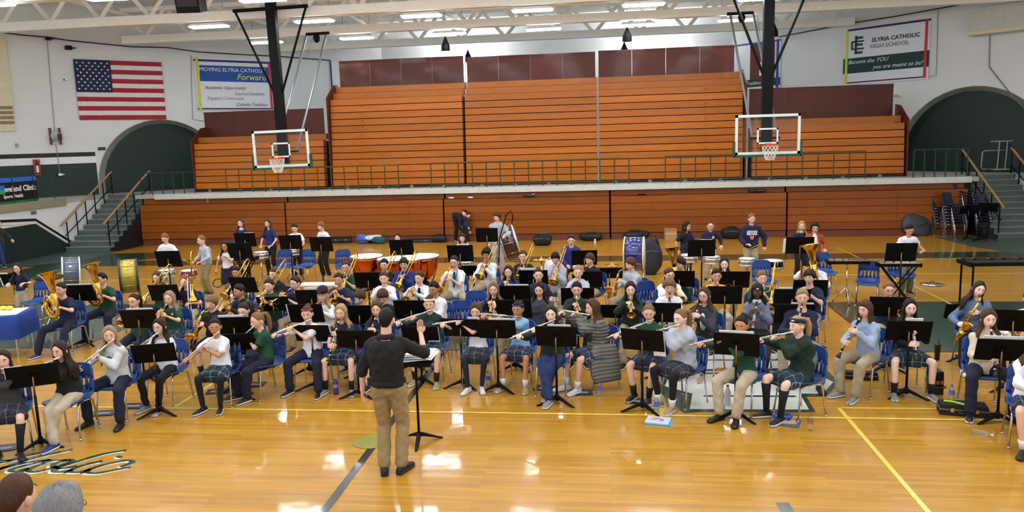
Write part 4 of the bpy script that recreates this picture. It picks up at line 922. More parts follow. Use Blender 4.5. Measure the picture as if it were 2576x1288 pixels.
    if glasses:
        g = MB()
        for sx in (-1, 1):
            g.tube([(sx*.030+.019*math.cos(a), -.100, .008+.014*math.sin(a)) for a in np.linspace(0, 2*PI, 13)], .0018, 4, cap=False); g.tube([(sx*.049, -.098, .012), (sx*.079, -.02, .012), (sx*.080, .01, .002)], .002, 4)
        g.tube([(-.011, -.103, .010), (.011, -.103, .010)], .002, 4); m5 = MB(); m5.merge(g, HM); m5.build('glasses', GLM, root)
    if band:
        b = MB(); R = []
        wz = band[1]
        for a in np.arange(24)*2*PI/24:
            x, y = math.sin(a), -math.cos(a); zc = .066 + .016*y*-1 - .02*max(0, y); gg = math.sqrt(1-(zc/.128)**2); c = np.array([x*.080*gg, y*.100*gg, zc])
            q = np.array([x, y, 0.]); R.append([c+q*.006+[0, 0, -wz], c+q*.013+[0, 0, 0], c+q*.006+[0, 0, wz], c-q*.012+[0, 0, 0]])
        R.append(R[0]); b.loft(R, False); m5 = MB(); m5.merge(b, HM); m5.build('headband', mat('band_' + band[0][1:], band[0], .8), root, True)
        if len(band) > 2:
            m6 = MB(); m6.merge(MB().box((.0 if band[2] == 'c' else .045, -.112 if band[2] == 'c' else -.098, .088), (.035, .006, .012), Rz(0 if band[2] == 'c' else .5)), HM); m6.build('logo', WHITE, root)
    if hat:
        b = MB(); b.lathe([(.085, .03), (.096, .035), (.098, .06), (.094, .10), (.075, .135), (.035, .155), (.01, .158)], 20); b2 = MB(); b2.lathe([(.0965, .036), (.1005, .04), (.1005, .066), (.0965, .07)], 20, cap=False)
        for q in (b, b2):
            for i in range(len(q.V)): q.V[i] = q.V[i]*[.92, 1.1, 1.0]
        m5 = MB(); m5.merge(b, HM); hb_ = m5.build('beanie', mat('beanie_black', '#14141e', .9, bump=.3), root, True)
        m6 = MB()
        for z in (.098, .112, .126): m6.lathe([(.0975-(z-.09)*.55, z-.004), (.0995-(z-.09)*.55, z), (.0965-(z-.09)*.55, z+.005)], 20, cap=False)
        for i in range(len(m6.V)): m6.V[i] = m6.V[i]*[.92, 1.1, 1.0]
        m7 = MB(); m7.merge(m6, HM); m7.build('stripe', mat('beanie_red', '#b02a3c', .9), hb_, True)
        m8 = MB(); m8.merge(MB().tube([(.016*math.cos(a), -.113, .062+.016*math.sin(a)) for a in np.linspace(.7, 2*PI-.7, 12)], .005, 5), HM); m8.build('logo', mat('beanie_red', '#b02a3c', .9), hb_)
    if collar:
        c = MB(); R = []
        for a in np.linspace(0, 2*PI, 21):
            x, y = math.sin(a), -math.cos(a); q = neck0 + np.array([x*.062*s, y*.060*s+.005, .0]); R.append([q+[x*.0, y*0, .035*s], q+[x*.018, y*.018, .030*s], q+[x*.03, y*.035, -.012*s-(.02 if y < -.7 else 0)], q+[x*.012, y*.012, -.01]])
        c.loft(R, False); c.build('collar', clothm(collar), root, True)
    fb = neck0 + np.array([0, -.075*s-puff, -.03])
    chest = hip+(neck0-hip)*.62 + np.array([0, -.112*s-puff-.012, 0])
    if tie:
        MB().poly([fb+[-.02, 0, 0], fb+[.02, 0, 0], chest+[.035, -.006, -.02], chest+[.0, -.008, -.16*s], chest+[-.035, -.006, -.02]], t=(0, .012, 0)).build('necktie', clothm(tie), root)
    if extra: extra(root, chest, s, neck0, hip, HM, wr, leg)
    if pose == 'sit' and chair: CHAIRS.append((X0, Y0, yaw, desc))
    if inst:
        place_ins(ins, MW, inst, desc)
    return root, MW
def hash_(s_):
    h = 7
    for c in s_: h = (h*31 + ord(c)) % 1000003
    return h
CHAIRS = []
def flush_people():
    dg = bpy.context.evaluated_depsgraph_get(); rs = []
    for o in TEMP:
        e = o.evaluated_get(dg); me = e.to_mesh(); n = len(me.vertices); v = np.empty(n*3); me.vertices.foreach_get('co', v); nl = len(me.loops); li = np.empty(nl, int); me.loops.foreach_get('vertex_index', li)
        lt = np.empty(len(me.polygons), int); me.polygons.foreach_get('loop_total', lt); ls = np.empty(len(me.polygons), int); me.polygons.foreach_get('loop_start', ls)
        nr = np.empty(n*3); me.vertices.foreach_get('normal', nr)
        fs = [li[ls[lt == c][:, None] + np.arange(c)[None, :]] for c in (3, 4) if (lt == c).any()]
        rs.append((v.reshape(-1, 3), fs, nr.reshape(-1, 3))); e.to_mesh_clear()
    for name, i, root, mats, extra, amp, seed in JOBS:
        v, fs, nr = rs[i]
        if amp: v = v + nr*wrinkle(v, amp, 16, seed)[:, None]
        mb = MB(); mb.add(v, fs, 0)
        for e in extra: mb.merge(e)
        mb.build(name, mats, root, True)
    for o in TEMP: me = o.data; bpy.data.objects.remove(o); bpy.data.meshes.remove(me)
    TEMP.clear(); JOBS.clear()
# ---------------------------------------------------------------- instruments, chairs and stands (prototypes are copied)
def P3(*a): return np.array(a, float)
PROTO = {}
def proto(name, fn, cat):
    t = thing(name, name, cat, (0, -30, 0)); fn(t); seal(t); PROTO[name] = t; USED[name] = False; return t
USED = {}
def spawn(name, label, M=None, loc=None, rz=0.0, group=None):
    p = PROTO[name]
    if not USED[name]:
        USED[name] = True; p['label'] = label
        if M is not None: p.matrix_world = M
        else: p.location = loc; p.rotation_euler = (0, 0, rz)
        if group: p['group'] = group
        return p
    return copy_tree(p, M=M, loc=loc, rz=rz, label=label, group=group)
# instruments: mouthpiece at the origin, local +X leads away from the mouth, +Z up
def mk_flute(t):
    MB().tube([(-.075, 0, 0), (.595, 0, 0)], .0105, 8).build('tube', SILVER, t, True); MB().ell((0, .0, .006), (.022, .014, .008), 10, 5).build('lip_plate', SILVER, t, True)
    k = MB()
    for i in range(15): k.lathe([(.010, .010), (.010, .015), (.002, .016)], 8, (.16+i*.026, 0, .002))
    k.tube([(.15, .012, .010), (.56, .012, .010)], .003, 5); k.build('keys', SILVER, t, kind='stuff')
def mk_clarinet(t):
    MB().tube([(.0, 0, 0), (.03, 0, 0), (.08, 0, 0)], [.006, .011, .013], 8).build('mouthpiece', BLACK, t, True); MB().tube([(.035, 0, 0), (.065, 0, 0)], .0145, 8).build('ligature', SILVER, t, True)
    MB().tube([(.08, 0, 0), (.53, 0, 0)], .0145, 10).build('body', mat('grenadilla', '#0c0b0d', .3), t, True); MB().tube([(.53, 0, 0), (.57, 0, 0), (.60, 0, 0), (.62, 0, 0)], [.015, .019, .027, .034], 12).build('bell', mat('grenadilla', '#0c0b0d', .3), t, True)
    k = MB()
    for x in (.145, .31, .53): k.tube([(x, 0, 0), (x+.012, 0, 0)], .0175, 10)
    for i in range(12): k.lathe([(.008, .013), (.008, .018), (.002, .019)], 7, (.17+i*.028, 0, .002))
    for y in (-.014, .014): k.tube([(.2, y, .010), (.48, y, .010)], .0028, 5)
    k.build('keys', SILVER, t, kind='stuff')
def bell(x0, x1, r0, r1, o=(0, 0), n=18, p=3.2):
    xs = np.linspace(0, 1, 9); return [(x0+(x1-x0)*u, r0+(r1-r0)*u**p) for u in xs]
def horn(mb, x0, x1, r0, r1, y, z, p=3.2, n=18, th=.003):
    pr = bell(x0, x1, r0, r1, p=p); xs = [q[0] for q in pr] + [q[0] for q in pr[::-1]]; rs = [q[1] for q in pr] + [max(q[1]-th, .001) for q in pr[::-1]]
    R = [[(x, y+r*math.cos(a), z+r*math.sin(a)) for a in np.arange(n)*2*PI/n] for x, r in zip(xs, rs)]
    mb.loft(R, True)
def loop(pts): return [P3(*p) for p in pts]
def mk_trumpet(t):
    MB().tube([(0, 0, 0), (.012, 0, 0), (.05, 0, 0), (.085, 0, 0)], [.013, .010, .005, .006], 10).build('mouthpiece', SILVER, t, True)
    MB().tube(loop([(.08, 0, 0), (.36, 0, 0), (.40, 0, -.012), (.415, 0, -.05), (.40, 0, -.088), (.36, 0, -.10), (.16, 0, -.10), (.125, 0, -.085), (.115, 0, -.05), (.125, .0, -.015), (.15, .012, -.004), (.36, .02, -.004)]), .0075, 7).build('tubing', BRASS, t, True)
    b = MB(); horn(b, .30, .50, .009, .062, .02, -.004); b.build('bell', BRASS, t, True)
    for i in range(3): v = MB().lathe([(.012, -.12), (.013, -.115), (.013, .025), (.008, .03), (.004, .032), (.004, .05), (.009, .052), (.009, .056)], 10, (.19+i*.028, .008, 0)); v.build('valve', BRASS, t, True)
def mk_trombone(t):
    MB().tube([(0, 0, 0), (.02, 0, 0), (.07, 0, 0)], [.014, .009, .006], 10).build('mouthpiece', SILVER, t, True)
    MB().tube(loop([(.06, 0, 0), (.95, 0, 0), (1.0, 0, -.015), (1.015, 0, -.05), (1.0, 0, -.085), (.95, 0, -.10), (.10, 0, -.10)]), .009, 7).build('slide', SILVER, t, True)
    b = MB().tube([(.42, 0, 0), (.42, 0, -.10)], .007, 6); b.tube([(.14, 0, 0), (.14, 0, -.10)], .007, 6); b.build('brace', BRASS, t)
    MB().tube(loop([(.10, 0, -.10), (.09, .06, -.09), (.09, .11, -.04), (-.10, .125, .0), (-.33, .13, .02), (-.39, .13, .045), (-.40, .13, .085), (-.37, .13, .12), (-.30, .13, .13), (.18, .13, .11)]), [.009, .009, .009, .010, .010, .010, .010, .011, .012, .014], 8).build('tuning_slide', BRASS, t, True)
    b = MB(); horn(b, .16, .50, .014, .11, .13, .108); b.build('bell', BRASS, t, True)
def mk_sax(t):
    MB().tube([(0, 0, 0), (.03, 0, .0), (.06, 0, .002)], [.007, .012, .013], 8).build('mouthpiece', BLACK, t, True)
    MB().tube(loop([(.05, 0, .002), (.11, 0, .01), (.155, 0, -.01), (.17, 0, -.05)]), [.009, .010, .012, .014], 8).build('neck', BRASS, t, True)
    z0 = -.05; MB().tube(loop([(.17, 0, z0), (.172, 0, -.25), (.175, 0, -.50), (.19, 0, -.58), (.23, 0, -.62), (.275, 0, -.60), (.30, 0, -.54), (.305, 0, -.46)]), [.014, .021, .031, .035, .037, .038, .039, .041], 12).build('body', BRASS, t, True)
    b = MB(); pr = [(-.46, .041), (-.42, .045), (-.38, .053), (-.35, .064), (-.335, .070)]; pr = pr + [(z, r-.004) for z, r in pr[::-1]]
    b.loft([[(.305+r*math.cos(a)+(z+.46)*.25, r*math.sin(a), z) for a in np.arange(16)*2*PI/16] for z, r in pr]); b.build('bell', BRASS, t, True)
    k = MB()
    for i in range(9): k.lathe([(.014+.001*i, 0), (.014+.001*i, .006), (.003, .008)], 8, (.172+(.0017*i), -.018-.0018*i, -.13-i*.045), Rx(PI/2))
    for i in range(3): k.lathe([(.02, 0), (.02, .007), (.004, .009)], 8, (.30, -.04, -.56+i*.05), Rx(PI/2))
    k.tube([(.15, -.03, -.12), (.15, -.04, -.52)], .004, 5); k.build('keys', SILVER, t, kind='stuff')
def mk_tuba(t, k=1.0):
    MB().tube([(0, 0, 0), (.02, 0, 0), (.06, 0, 0)], [.018, .012, .008], 10).build('mouthpiece', SILVER, t, True)
    MB().tube(loop([(.05, 0, 0), (.12, -.02, -.01), (.16, -.08, -.06), (.17, -.12, -.16), (.17, -.1, -.26)]), .011, 8).build('lead_pipe', BRASS, t, True)
    MB().tube(loop([(.2, .14, .06), (.2, .15, -.1), (.2, .15, -.26), (.2, .11, -.37), (.2, .02, -.42), (.2, -.08, -.40), (.2, -.14, -.31), (.2, -.15, -.16), (.2, -.13, -.04), (.2, -.07, .02), (.2, -.01, 0), (.2, .02, -.08), (.2, .03, -.3)]), [.052, .048, .046, .042, .038, .034, .030, .026, .022, .020, .018, .017, .016], 12).build('body', BRASS, t, True)
    b = MB(); pr = [(.05, .053), (.14, .06), (.24, .075), (.33, .10), (.40, .14), (.44, .18), (.455, .205)]; pr = pr + [(z, r-.004) for z, r in pr[::-1]]
    b.loft([[(.2+r*math.cos(a), .14+r*math.sin(a), z) for a in np.arange(22)*2*PI/22] for z, r in pr]); b.build('bell', BRASS, t, True)
    for i in range(3): MB().lathe([(.017, -.24), (.019, -.23), (.019, -.06), (.01, -.05), (.005, -.02), (.011, -.015)], 10, (.14, -.02+i*.045, 0)).build('valve', SILVER, t, True)
    lp = MB()
    for i in range(3): lp.tube(loop([(.15, .0+i*.03, -.12), (.12, .02+i*.03, -.2), (.13, .03+i*.03, -.3), (.16, .01+i*.03, -.2), (.16, 0+i*.03, -.12)]), .009, 6)
    lp.tube(loop([(.2, .08, .1), (.2, .085, -.1), (.2, .07, -.25), (.2, .0, -.33), (.2, -.06, -.30), (.2, -.09, -.2), (.2, -.07, -.08), (.2, -.02, -.06)]), .021, 8); lp.tube(loop([(.235, .12, -.05), (.24, .1, -.25), (.24, .03, -.36), (.24, -.07, -.33), (.24, -.1, -.2), (.24, -.06, -.1)]), .017, 8)
    lp.build('valve_tubing', BRASS, t, True)
for n_, f_ in (('flute', mk_flute), ('clarinet', mk_clarinet), ('trumpet', mk_trumpet), ('trombone', mk_trombone), ('saxophone', mk_sax), ('tuba', mk_tuba)): proto(n_, f_, n_)
def gflute(mouth, s, HR, hip, rnd, tilt=None, fwd=None):
    tl = rnd.uniform(.22, .42) if tilt is None else tilt
    d = nrm(HR @ np.array([-1, (-.22 if fwd is None else fwd), 0]) + np.array([0, 0, -tl])); o = mouth + HR @ np.array([0, -.012, -.006])
    L = o + d*.22; R_ = o + d*.43
    return dict(o=o, d=d, up=(0, -.4, 1), h={1: L+np.array([0, .02, -.02]), -1: R_+np.array([0, -.03, -.01])}, f={1: nrm(d*.3+np.array([0, -.6, .6])), -1: nrm(np.array([-.1, -.75, .4]))}, n={1: (0, .8, .5), -1: (0, -.3, 1)}, curl=.9, pole={1: (.5, -.5, -1), -1: (-1, .3, -.7)})
def gclar(mouth, s, HR, hip, rnd):
    d = nrm(np.array([rnd.uniform(-.25, .05), -.62, -.85])); o = mouth + np.array([0, .004, 0])
    return dict(o=o, d=d, up=(0, -1, .3), h={1: o+d*.22+np.array([.02, -.01, 0]), -1: o+d*.40+np.array([-.02, -.01, 0])}, f={1: nrm((-.6, -.5, .3)), -1: nrm((.6, -.5, .3))}, n={1: (0, -1, .6), -1: (0, -1, .6)}, curl=.8)
def gtrum(mouth, s, HR, hip, rnd):
    d = nrm(HR @ np.array([rnd.uniform(-.1, .12), -1, 0]) + np.array([0, 0, -.18-rnd.random()*.22])); o = mouth
    return dict(o=o, d=d, up=(0, 0, 1), h={1: o+d*.20+np.array([.035, 0, -.06]), -1: o+d*.20+np.array([-.03, 0, .01])}, f={1: nrm((-.3, -.6, .5)), -1: nrm((.35, -.8, .2))}, n={1: (1, -.3, .3), -1: (-.4, -.3, 1)}, curl=.8, pole={1: (.9, .2, -1), -1: (-.9, .2, -1)})
def gtromb(mouth, s, HR, hip, rnd):
    d = nrm(np.array([-.28+rnd.uniform(-.1, .1), -.75, -.75])); o = mouth
    return dict(o=o, d=d, up=(0, -.6, 1), h={1: o+d*.14+np.array([.03, 0, -.05]), -1: o+d*.42+np.array([-.02, 0, -.04])}, f={1: nrm((-.5, -.5, .6)), -1: nrm((.4, -.8, .3))}, n={1: (1, -.3, .3), -1: (-.6, -.2, 1)}, curl=.9)
def gsax(mouth, s, HR, hip, rnd):
    o = mouth; d = nrm(np.array([-.2, -1, -.12])); up = nrm(np.array([.42, -.10, 1])); M = frame(o, d, up); Mn = np.array(M)
    q = lambda x, y, z: Mn[:3, :3] @ np.array([x, y, z]) + Mn[:3, 3]
    return dict(o=o, d=d, up=up, h={1: q(.17, .02, -.2)+[.02, 0, 0], -1: q(.18, -.02, -.42)+[-.03, 0, 0]}, f={1: nrm((-.7, -.5, .1)), -1: nrm((.5, -.8, -.1))}, n={1: (0, -1, .5), -1: (-.3, -1, .5)}, curl=.8)
def gtuba(mouth, s, HR, hip, rnd):
    o = mouth; d = nrm(np.array([-.12, -1, -.0])); up = nrm(np.array([-.22, -.08, 1])); M = frame(o, d, up); Mn = np.array(M)
    q = lambda x, y, z: Mn[:3, :3] @ np.array([x, y, z]) + Mn[:3, 3]
    return dict(o=o, d=d, up=up, h={1: q(.20, .13, -.22), -1: q(.12, -.04, -.03)}, f={1: nrm((-.8, -.6, -.1)), -1: nrm((.5, -.7, -.2))}, n={1: (.2, -1, .2), -1: (0, -.2, 1)}, curl=.7)
INS = dict(flute=gflute, clarinet=gclar, trumpet=gtrum, trombone=gtromb, saxophone=gsax, tuba=gtuba)
INS['flute_low'] = lambda *a: gflute(*a, tilt=.7); INS['flute_flat'] = lambda *a: gflute(*a, tilt=.03); INS['flute_up'] = lambda *a: gflute(*a, tilt=-.18, fwd=-.35); INS['flute_side'] = lambda *a: gflute(*a, tilt=.12, fwd=-.6)
ICOL = {'flute': 'silver flute', 'clarinet': 'black clarinet', 'trumpet': 'brass trumpet', 'trombone': 'brass trombone', 'saxophone': 'brass saxophone', 'tuba': 'brass tuba'}
def place_ins(ins, MW, inst, desc):
    n_ = ins.split('_')[0]; M = MW @ frame(inst['o'], inst['d'], inst['up'])
    if n_ == 'tuba': M = M @ Matrix.Scale(.86, 4)
    spawn(n_, (ICOL[n_] + ' played by ' + desc), M=M)
# chair
def mk_chair(t, shell=BLUEP):
    n = 11; R = []
    prof = [(-.22, .425), (-.20, .445), (-.10, .435), (.06, .42), (.15, .43), (.195, .47), (.215, .53)]
    wd = [.19, .215, .22, .215, .205, .20, .195]
    def ribs(prof, wd, curve):
        R = []
        for (y, z), w_ in zip(prof, wd):
            xs = np.linspace(-1, 1, n); top = [(x*w_, y - curve*(x*x)*.5, z + .018*(x**4)+(.02*abs(x)**3 if z < .5 else 0)) for x in xs]
            nn = (0, 0, -.012) if z < .46 else (0, .012, 0)
            R.append(top + [(p[0], p[1]+nn[1], p[2]+nn[2]) for p in top[::-1]])
        return R
    MB().loft(ribs(prof, wd, 0), True).build('seat', shell, t, True)
    bk = MB(); m = 7; zz = np.linspace(.53, .83, m)
    # back: five bars below, solid above
    bars = np.linspace(-.17, .17, 6)
    for i, x in enumerate(bars[1:-1]): bk.loft([[(x*k-.017, y, z), (x*k+.017, y, z), (x*k+.017, y+.012, z), (x*k-.017, y+.012, z)] for k, y, z in ((1.03, .203, .50), (1.0, .218, .58), (.99, .226, .67))])
    Rb = []
    for z, w_ in ((.64, .192), (.70, .192), (.76, .188), (.80, .175), (.825, .145), (.835, .10)):
        xs = np.linspace(-1, 1, 9); y = .222+(z-.53)*.10; f = [(x*w_, y-.02*x*x, z) for x in xs]; Rb.append(f+[(p[0], p[1]+.013, p[2]) for p in f[::-1]])
    bk.loft(Rb, True)
    for sx in (-1, 1): bk.loft([[(sx*x-.026, y, z), (sx*x+.026, y, z), (sx*x+.026, y+.013, z), (sx*x-.026, y+.013, z)] for x, y, z in ((.172, .190, .49), (.172, .200, .54), (.168, .214, .60), (.166, .222, .67))])
    bk.build('backrest', shell, t, True)
    for sx in (-1, 1):
        for sy in (-1, 1):
            l = MB().tube([(sx*.13, sy*.04, .405), (sx*.17, sy*.13, .405), (sx*.185, sy*.165, .385), (sx*.205, sy*.215, .02)], .0115, 7).build('leg', CHROME, t, True)
            MB().tube([(sx*.205, sy*.215, 0), (sx*.205, sy*.215, .022)], .017, 8).build('glide', CHROME, l, True)
    MB().bb(-.15, .15, -.03, .03, .397, .412).build('seat_frame', STEEL, t)
proto('chair', mk_chair, 'chair')
# music stand
def mk_stand(t, dz=.95, tilt=.38):
    R = Rx(-tilt)          # top of the desk leans towards -Y (away from the player)
    def desk(mb): m = MB(); m.merge(mb, T(0, 0, dz) @ Rx(tilt)); return m
    d = MB().bb(-.255, .255, -.004, .004, -.165, .165); d.bb(-.262, -.252, -.004, .012, -.165, .165); d.bb(.252, .262, -.004, .012, -.165, .165); desk(d).build('desk', BLACKM, t)
    desk(MB().bb(-.255, .255, 0, .055, -.172, -.162)).build('ledge', BLACKM, t)
    desk(MB().bb(-.05, .05, -.03, -.004, -.05, .03)).build('bracket', BLACKM, t)
    MB().tube([(0, -.02, dz-.30), (0, -.02, dz)], .0105, 8).build('inner_tube', mat('tube_brass', '#8a6a3c', .35, 1.0), t, True)
    MB().tube([(0, -.02, .06), (0, -.02, dz-.26)], .0155, 8).build('pole', BLACKM, t, True)
    for a in (PI/2+.1, PI/2+2*PI/3, PI/2-2*PI/3):
        c, s_ = math.cos(a), math.sin(a); R_ = []
        for r, w_, z, h in ((0, .022, .085, .05), (.06, .026, .075, .035), (.15, .024, .045, .022), (.24, .018, .012, .014), (.28, .012, .006, .01)):
            R_.append([(r*c-s_*w_*k, -.02+r*s_+c*w_*k, z+h*j) for k, j in ((-1, -.2), (1, -.2), (.8, .8), (-.8, .8))])
        MB().loft(R_, True).build('leg', BLACKM, t)
    MB().tube([(0, -.02, .05), (0, -.02, .14)], .026, 8).build('hub', BLACKM, t, True)
proto('music_stand', mk_stand, 'music stand')
proto('tall_music_stand', lambda t: mk_stand(t, 1.12, .3), 'music stand'); PROTO['tall_music_stand'].name = 'music_stand'
# ---------------------------------------------------------------- the people of the photograph
def P(desc, px, py, **k): return person(desc, px, py, **k)
def logo(col='#c9ccd4', x=.05, z=.05, r=.018):
    def f(root, chest, s, neck0, hip, HM, wr, leg): MB().ell(chest + np.array([x, .004, z]), (r, .006, r), 10, 5).build('chest_logo', mat('logo' + col[1:], col, .8), root)
    return f
LB = ('long', 'brown', .30)
def quilt():
    m = clothm('coat')
    if 'quilted' in m: return m
    m['quilted'] = 1; nt = m.node_tree; L = nt.links.new; b = nt.nodes['Principled BSDF']; tc = nt.nodes.new('ShaderNodeTexCoord')
    wv = nt.nodes.new('ShaderNodeTexWave'); wv.bands_direction = 'Z'; wv.inputs['Scale'].default_value = 6.5; wv.inputs['Distortion'].default_value = 1.5; wv.inputs['Detail'].default_value = 1
    bp = nt.nodes.new('ShaderNodeBump'); bp.inputs['Strength'].default_value = .5; bp.inputs['Distance'].default_value = .03
    L(tc.outputs['Object'], wv.inputs['Vector']); L(wv.outputs['Fac'], bp.inputs['Height']); L(bp.outputs[0], b.inputs['Normal']); return m
def coat_skirt(root, chest, s, neck0, hip, HM, wr, leg):
    m = quilt(); R = []
    for k, (z, x0, y0, x1, y1) in enumerate(((hip[2]+.12, .10, -.16, .17, .14), (hip[2]-.05, .14, -.24, .22, .17), (hip[2]-.25, .20, -.26, .25, .17), (.14, .22, -.22, .26, .16))):
        row = [(x0+(x1-x0)*u + .01*math.sin(u*9+k), y0+(y1-y0)*u, z) for u in np.linspace(0, 1, 8)]
        R.append(row + [(p[0]+.045, p[1]+.01, p[2]) for p in row[::-1]])
    for i in range(3):
        pass
    rows = []
    for a, b in zip(R[:-1], R[1:]):
        for u in np.linspace(0, 1, 5)[:-1]: q = np.array(a)*(1-u)+np.array(b)*u; q[8:, 0] += .014*math.sin(u*PI); rows.append(q)
    rows.append(np.array(R[-1])); MB().loft(rows, True).build('coat_tail', m, root, True)
    MB().ell(hip+(neck0-hip)*.62+np.array([-.02, -.105*s, 0]), (.06*s, .06*s, .16*s), 12, 8).build('shirt_front', clothm('green'), root, True)
# conductor
def cond_extra(root, chest, s, neck0, hip, HM, wr, leg):
    R = []
    for a in np.linspace(0, 2*PI, 25): x, y = math.sin(a), -math.cos(a); c = hip + np.array([x*.178*s, y*.128*s+.008, .055*s]); R.append([c+[0, 0, .018], c+[x*.006, y*.006, .018], c+[x*.006, y*.006, -.018], c+[0, 0, -.018]])
    MB().loft(R, False).build('belt', BLACK, root)
    MB().box(hip + np.array([.185*s, .03, .05]), (.03, .06, .08)).build('phone_pouch', BLACK, root)
    for sx in (-1, 1): MB().box(hip + np.array([sx*.085, .136*s, -.09*s]), (.11, .012, .012)).build('pocket_welt', pantm('olive'), root)
P('man conducting with back to camera in black shirt and khaki trousers', 972, 806, pose='stand', H=1.74, sex='m', yaw=PI, feet=(1000, 1184), hair=('buzz', 'black'), top=('rolled', 'black'), bot=('pants', 'tan'), shoe=('black', 'b'), nod=.05, lean=.02, vox=.013, skin='fair', collar='black', stance=(.085, .02),
  hands={1: (.31, -.02, .74, .03, -.05, -1, 1, 0, 0, .5), -1: (-.27, -.36, 1.47, .1, -.25, 1, .2, -1, .1, .25)}, extra=cond_extra)
# front row, from the left
P('girl playing flute at the far left edge in black top', 8, 905, hair=('long', 'dark', .28), top=('longtee', 'char'), bot=('skirt', 'grey', 'k'), shoe=('black', 'b'), ins='flute_side', yaw=.55, H=1.5)
P('dark haired girl in black jacket and pale khakis', 152, 882, hair=('long', 'dark', .34), top=('jacket', 'black'), bot=('pants', 'lkhaki'), shoe=('blue', 'w'), ins='flute', yaw=.12, H=1.5, look=-.15, cross=True)
P('long haired girl in off-white sweatshirt', 276, 842, hair=('long', 'ash', .34), top=('sweat', 'offwhite'), bot=('pants', 'navy', 'w'), shoe=('black', 'b'), ins='flute_low', yaw=.05, look=.45, H=1.58, spread=.2, legs=.02, extra=logo('#24443c', 0, 0, .06))
P('girl with navy vest over white sleeves and black leggings', 402, 822, hair=('long', 'dark', .36), top=('longtee', 'white'), bot=('tights', 'black'), shoe=('grey', 'w'), ins='flute_low', yaw=-.1, look=.1, H=1.5)
P('girl in white tee with blue plaid skirt and black tights', 541, 822, hair=('bun', 'black'), skin='tan', top=('tee', 'white'), bot=('skirt', 'green', None, 'black'), shoe=('black', 'w'), ins='flute_low', yaw=.05, look=.35, H=1.5, nod=.2)
P('auburn haired girl in short-sleeved green shirt and navy slacks', 648, 806, hair=('pony', 'light'), top=('tee', 'green'), bot=('pants', 'navy'), shoe=('black', 'w'), ins='flute_low', yaw=-.7, look=.1, H=1.48, nod=.25, legs=-.02)
P('girl with red headband in white tee and navy trousers', 773, 789, hair=('bun', 'brown'), top=('tee', 'white'), bot=('pants', 'navy'), shoe=('black', 'w'), ins='flute', yaw=0.0, look=.15, H=1.52, band=('#b8303e', .010), spread=.22, nod=.2)
P('blonde girl with long wavy hair in navy top and plaid skirt', 858, 786, hair=('wavy', 'blonde', .30), top=('polo', 'navy'), bot=('skirt', 'green', 'b'), shoe=('grey', 'w'), ins='clarinet', yaw=.0, H=1.52, spread=.17)
P('brown haired girl hidden behind the conductor in navy cardigan', 948, 778, hair=('long', 'brown', .34), top=('sweat', 'navy'), bot=('skirt', 'green', 'w'), ins='clarinet', yaw=.1, H=1.52)
P('girl with pale yellow headband in dark green sweatshirt', 1080, 765, hair=('bun', 'dark'), top=('sweat', 'dgreen'), bot=('skirt', 'green', 'b'), shoe=('tan', 'w'), ins='flute', yaw=-.05, look=.15, H=1.58, band=('#d8d0a0', .020), extra=logo('#9fc0c0', 0, .02, .03), spread=.16)
P('light brown haired girl in white tee, plaid skirt and navy leggings', 1197, 782, hair=('long', 'brown', .30), top=('tee', 'white'), bot=('skirt', 'grey', None, 'navy'), shoe=('white', 'w'), ins='flute_flat', yaw=0, look=.0, H=1.48, nod=.25)
P('girl in light blue tee with purple hairband', 1303, 777, hair=('pony', 'black'), skin='tan', top=('tee', 'lblue'), bot=('skirt', 'navy', 'w'), shoe=('tan', 'w'), ins='flute_up', yaw=-.15, look=-.05, H=1.5, band=('#3a2c78', .007), spread=.16, nod=.2)
P('pale girl with dark hair in black-green jacket and blue jeans', 1386, 789, hair=('long', 'dark', .30), top=('jacket', 'dgreen'), bot=('pants', 'jeans'), shoe=('grey', 'w'), ins='flute', yaw=-.12, look=.12, H=1.6, skin='pale', cross=True)
P('long haired girl in long grey puffer coat over plaid skirt', 1491, 774, hair=('wavy', 'brown', .28), top=('coat', 'coat'), bot=('skirt', 'navy', 'w'), shoe=('white', 'w'), ins='flute_flat', yaw=-.95, look=-.05, H=1.62, legs=-.04, extra=coat_skirt)
P('girl with hair in bun and dark green quarter-zip', 1632, 786, hair=('bun', 'light'), top=('sweat', 'green'), bot=('skirt', 'navy', 'b'), shoe=('black', 'w'), ins='flute', yaw=-.35, look=.3, H=1.6, nod=.3)
P('ponytailed girl in light grey hoodie and black leggings', 1712, 800, hair=('pony', 'light'), top=('hood', 'lgrey'), bot=('skirt', 'grey', 'w', 'black'), shoe=('tan', 'w'), ins='flute', yaw=-.8, look=0, H=1.64, skin='pale', nod=.15)
P('dark haired girl in green tee with cream trousers', 1866, 817, hair=('bun', 'black'), skin='tan', top=('longtee', 'green'), bot=('pants', 'lkhaki'), shoe=('black', 'b'), ins='flute_side', yaw=-.6, look=.1, H=1.62, nod=.25)
P('blonde girl with wide navy headband and green-grey hoodie', 2006, 818, hair=('pony', 'blonde'), top=('hood', 'dgreen'), bot=('skirt', 'green', 'k'), shoe=('black', 'w'), ins='flute', yaw=-1.05, look=-.05, H=1.62, band=('#141c40', .030, 's'), skin='pale',
  extra=lambda root, chest, s, neck0, hip, HM, wr, leg: MB().ell(hip+(neck0-hip)*.45+np.array([0, .10, 0]), (.165*s, .1*s, .20*s), 14, 9).build('grey_back_panel', clothm('midgrey'), root, True))
P('shoulder-length haired girl in pale blue-grey sweatshirt and khakis', 2177, 778, hair=('bob', 'brown', .17), top=('sweat', 'skygrey'), bot=('pants', 'khaki'), shoe=('grey', 'w'), ins='clarinet', yaw=-.85, look=0, H=1.62, legs=-.02)
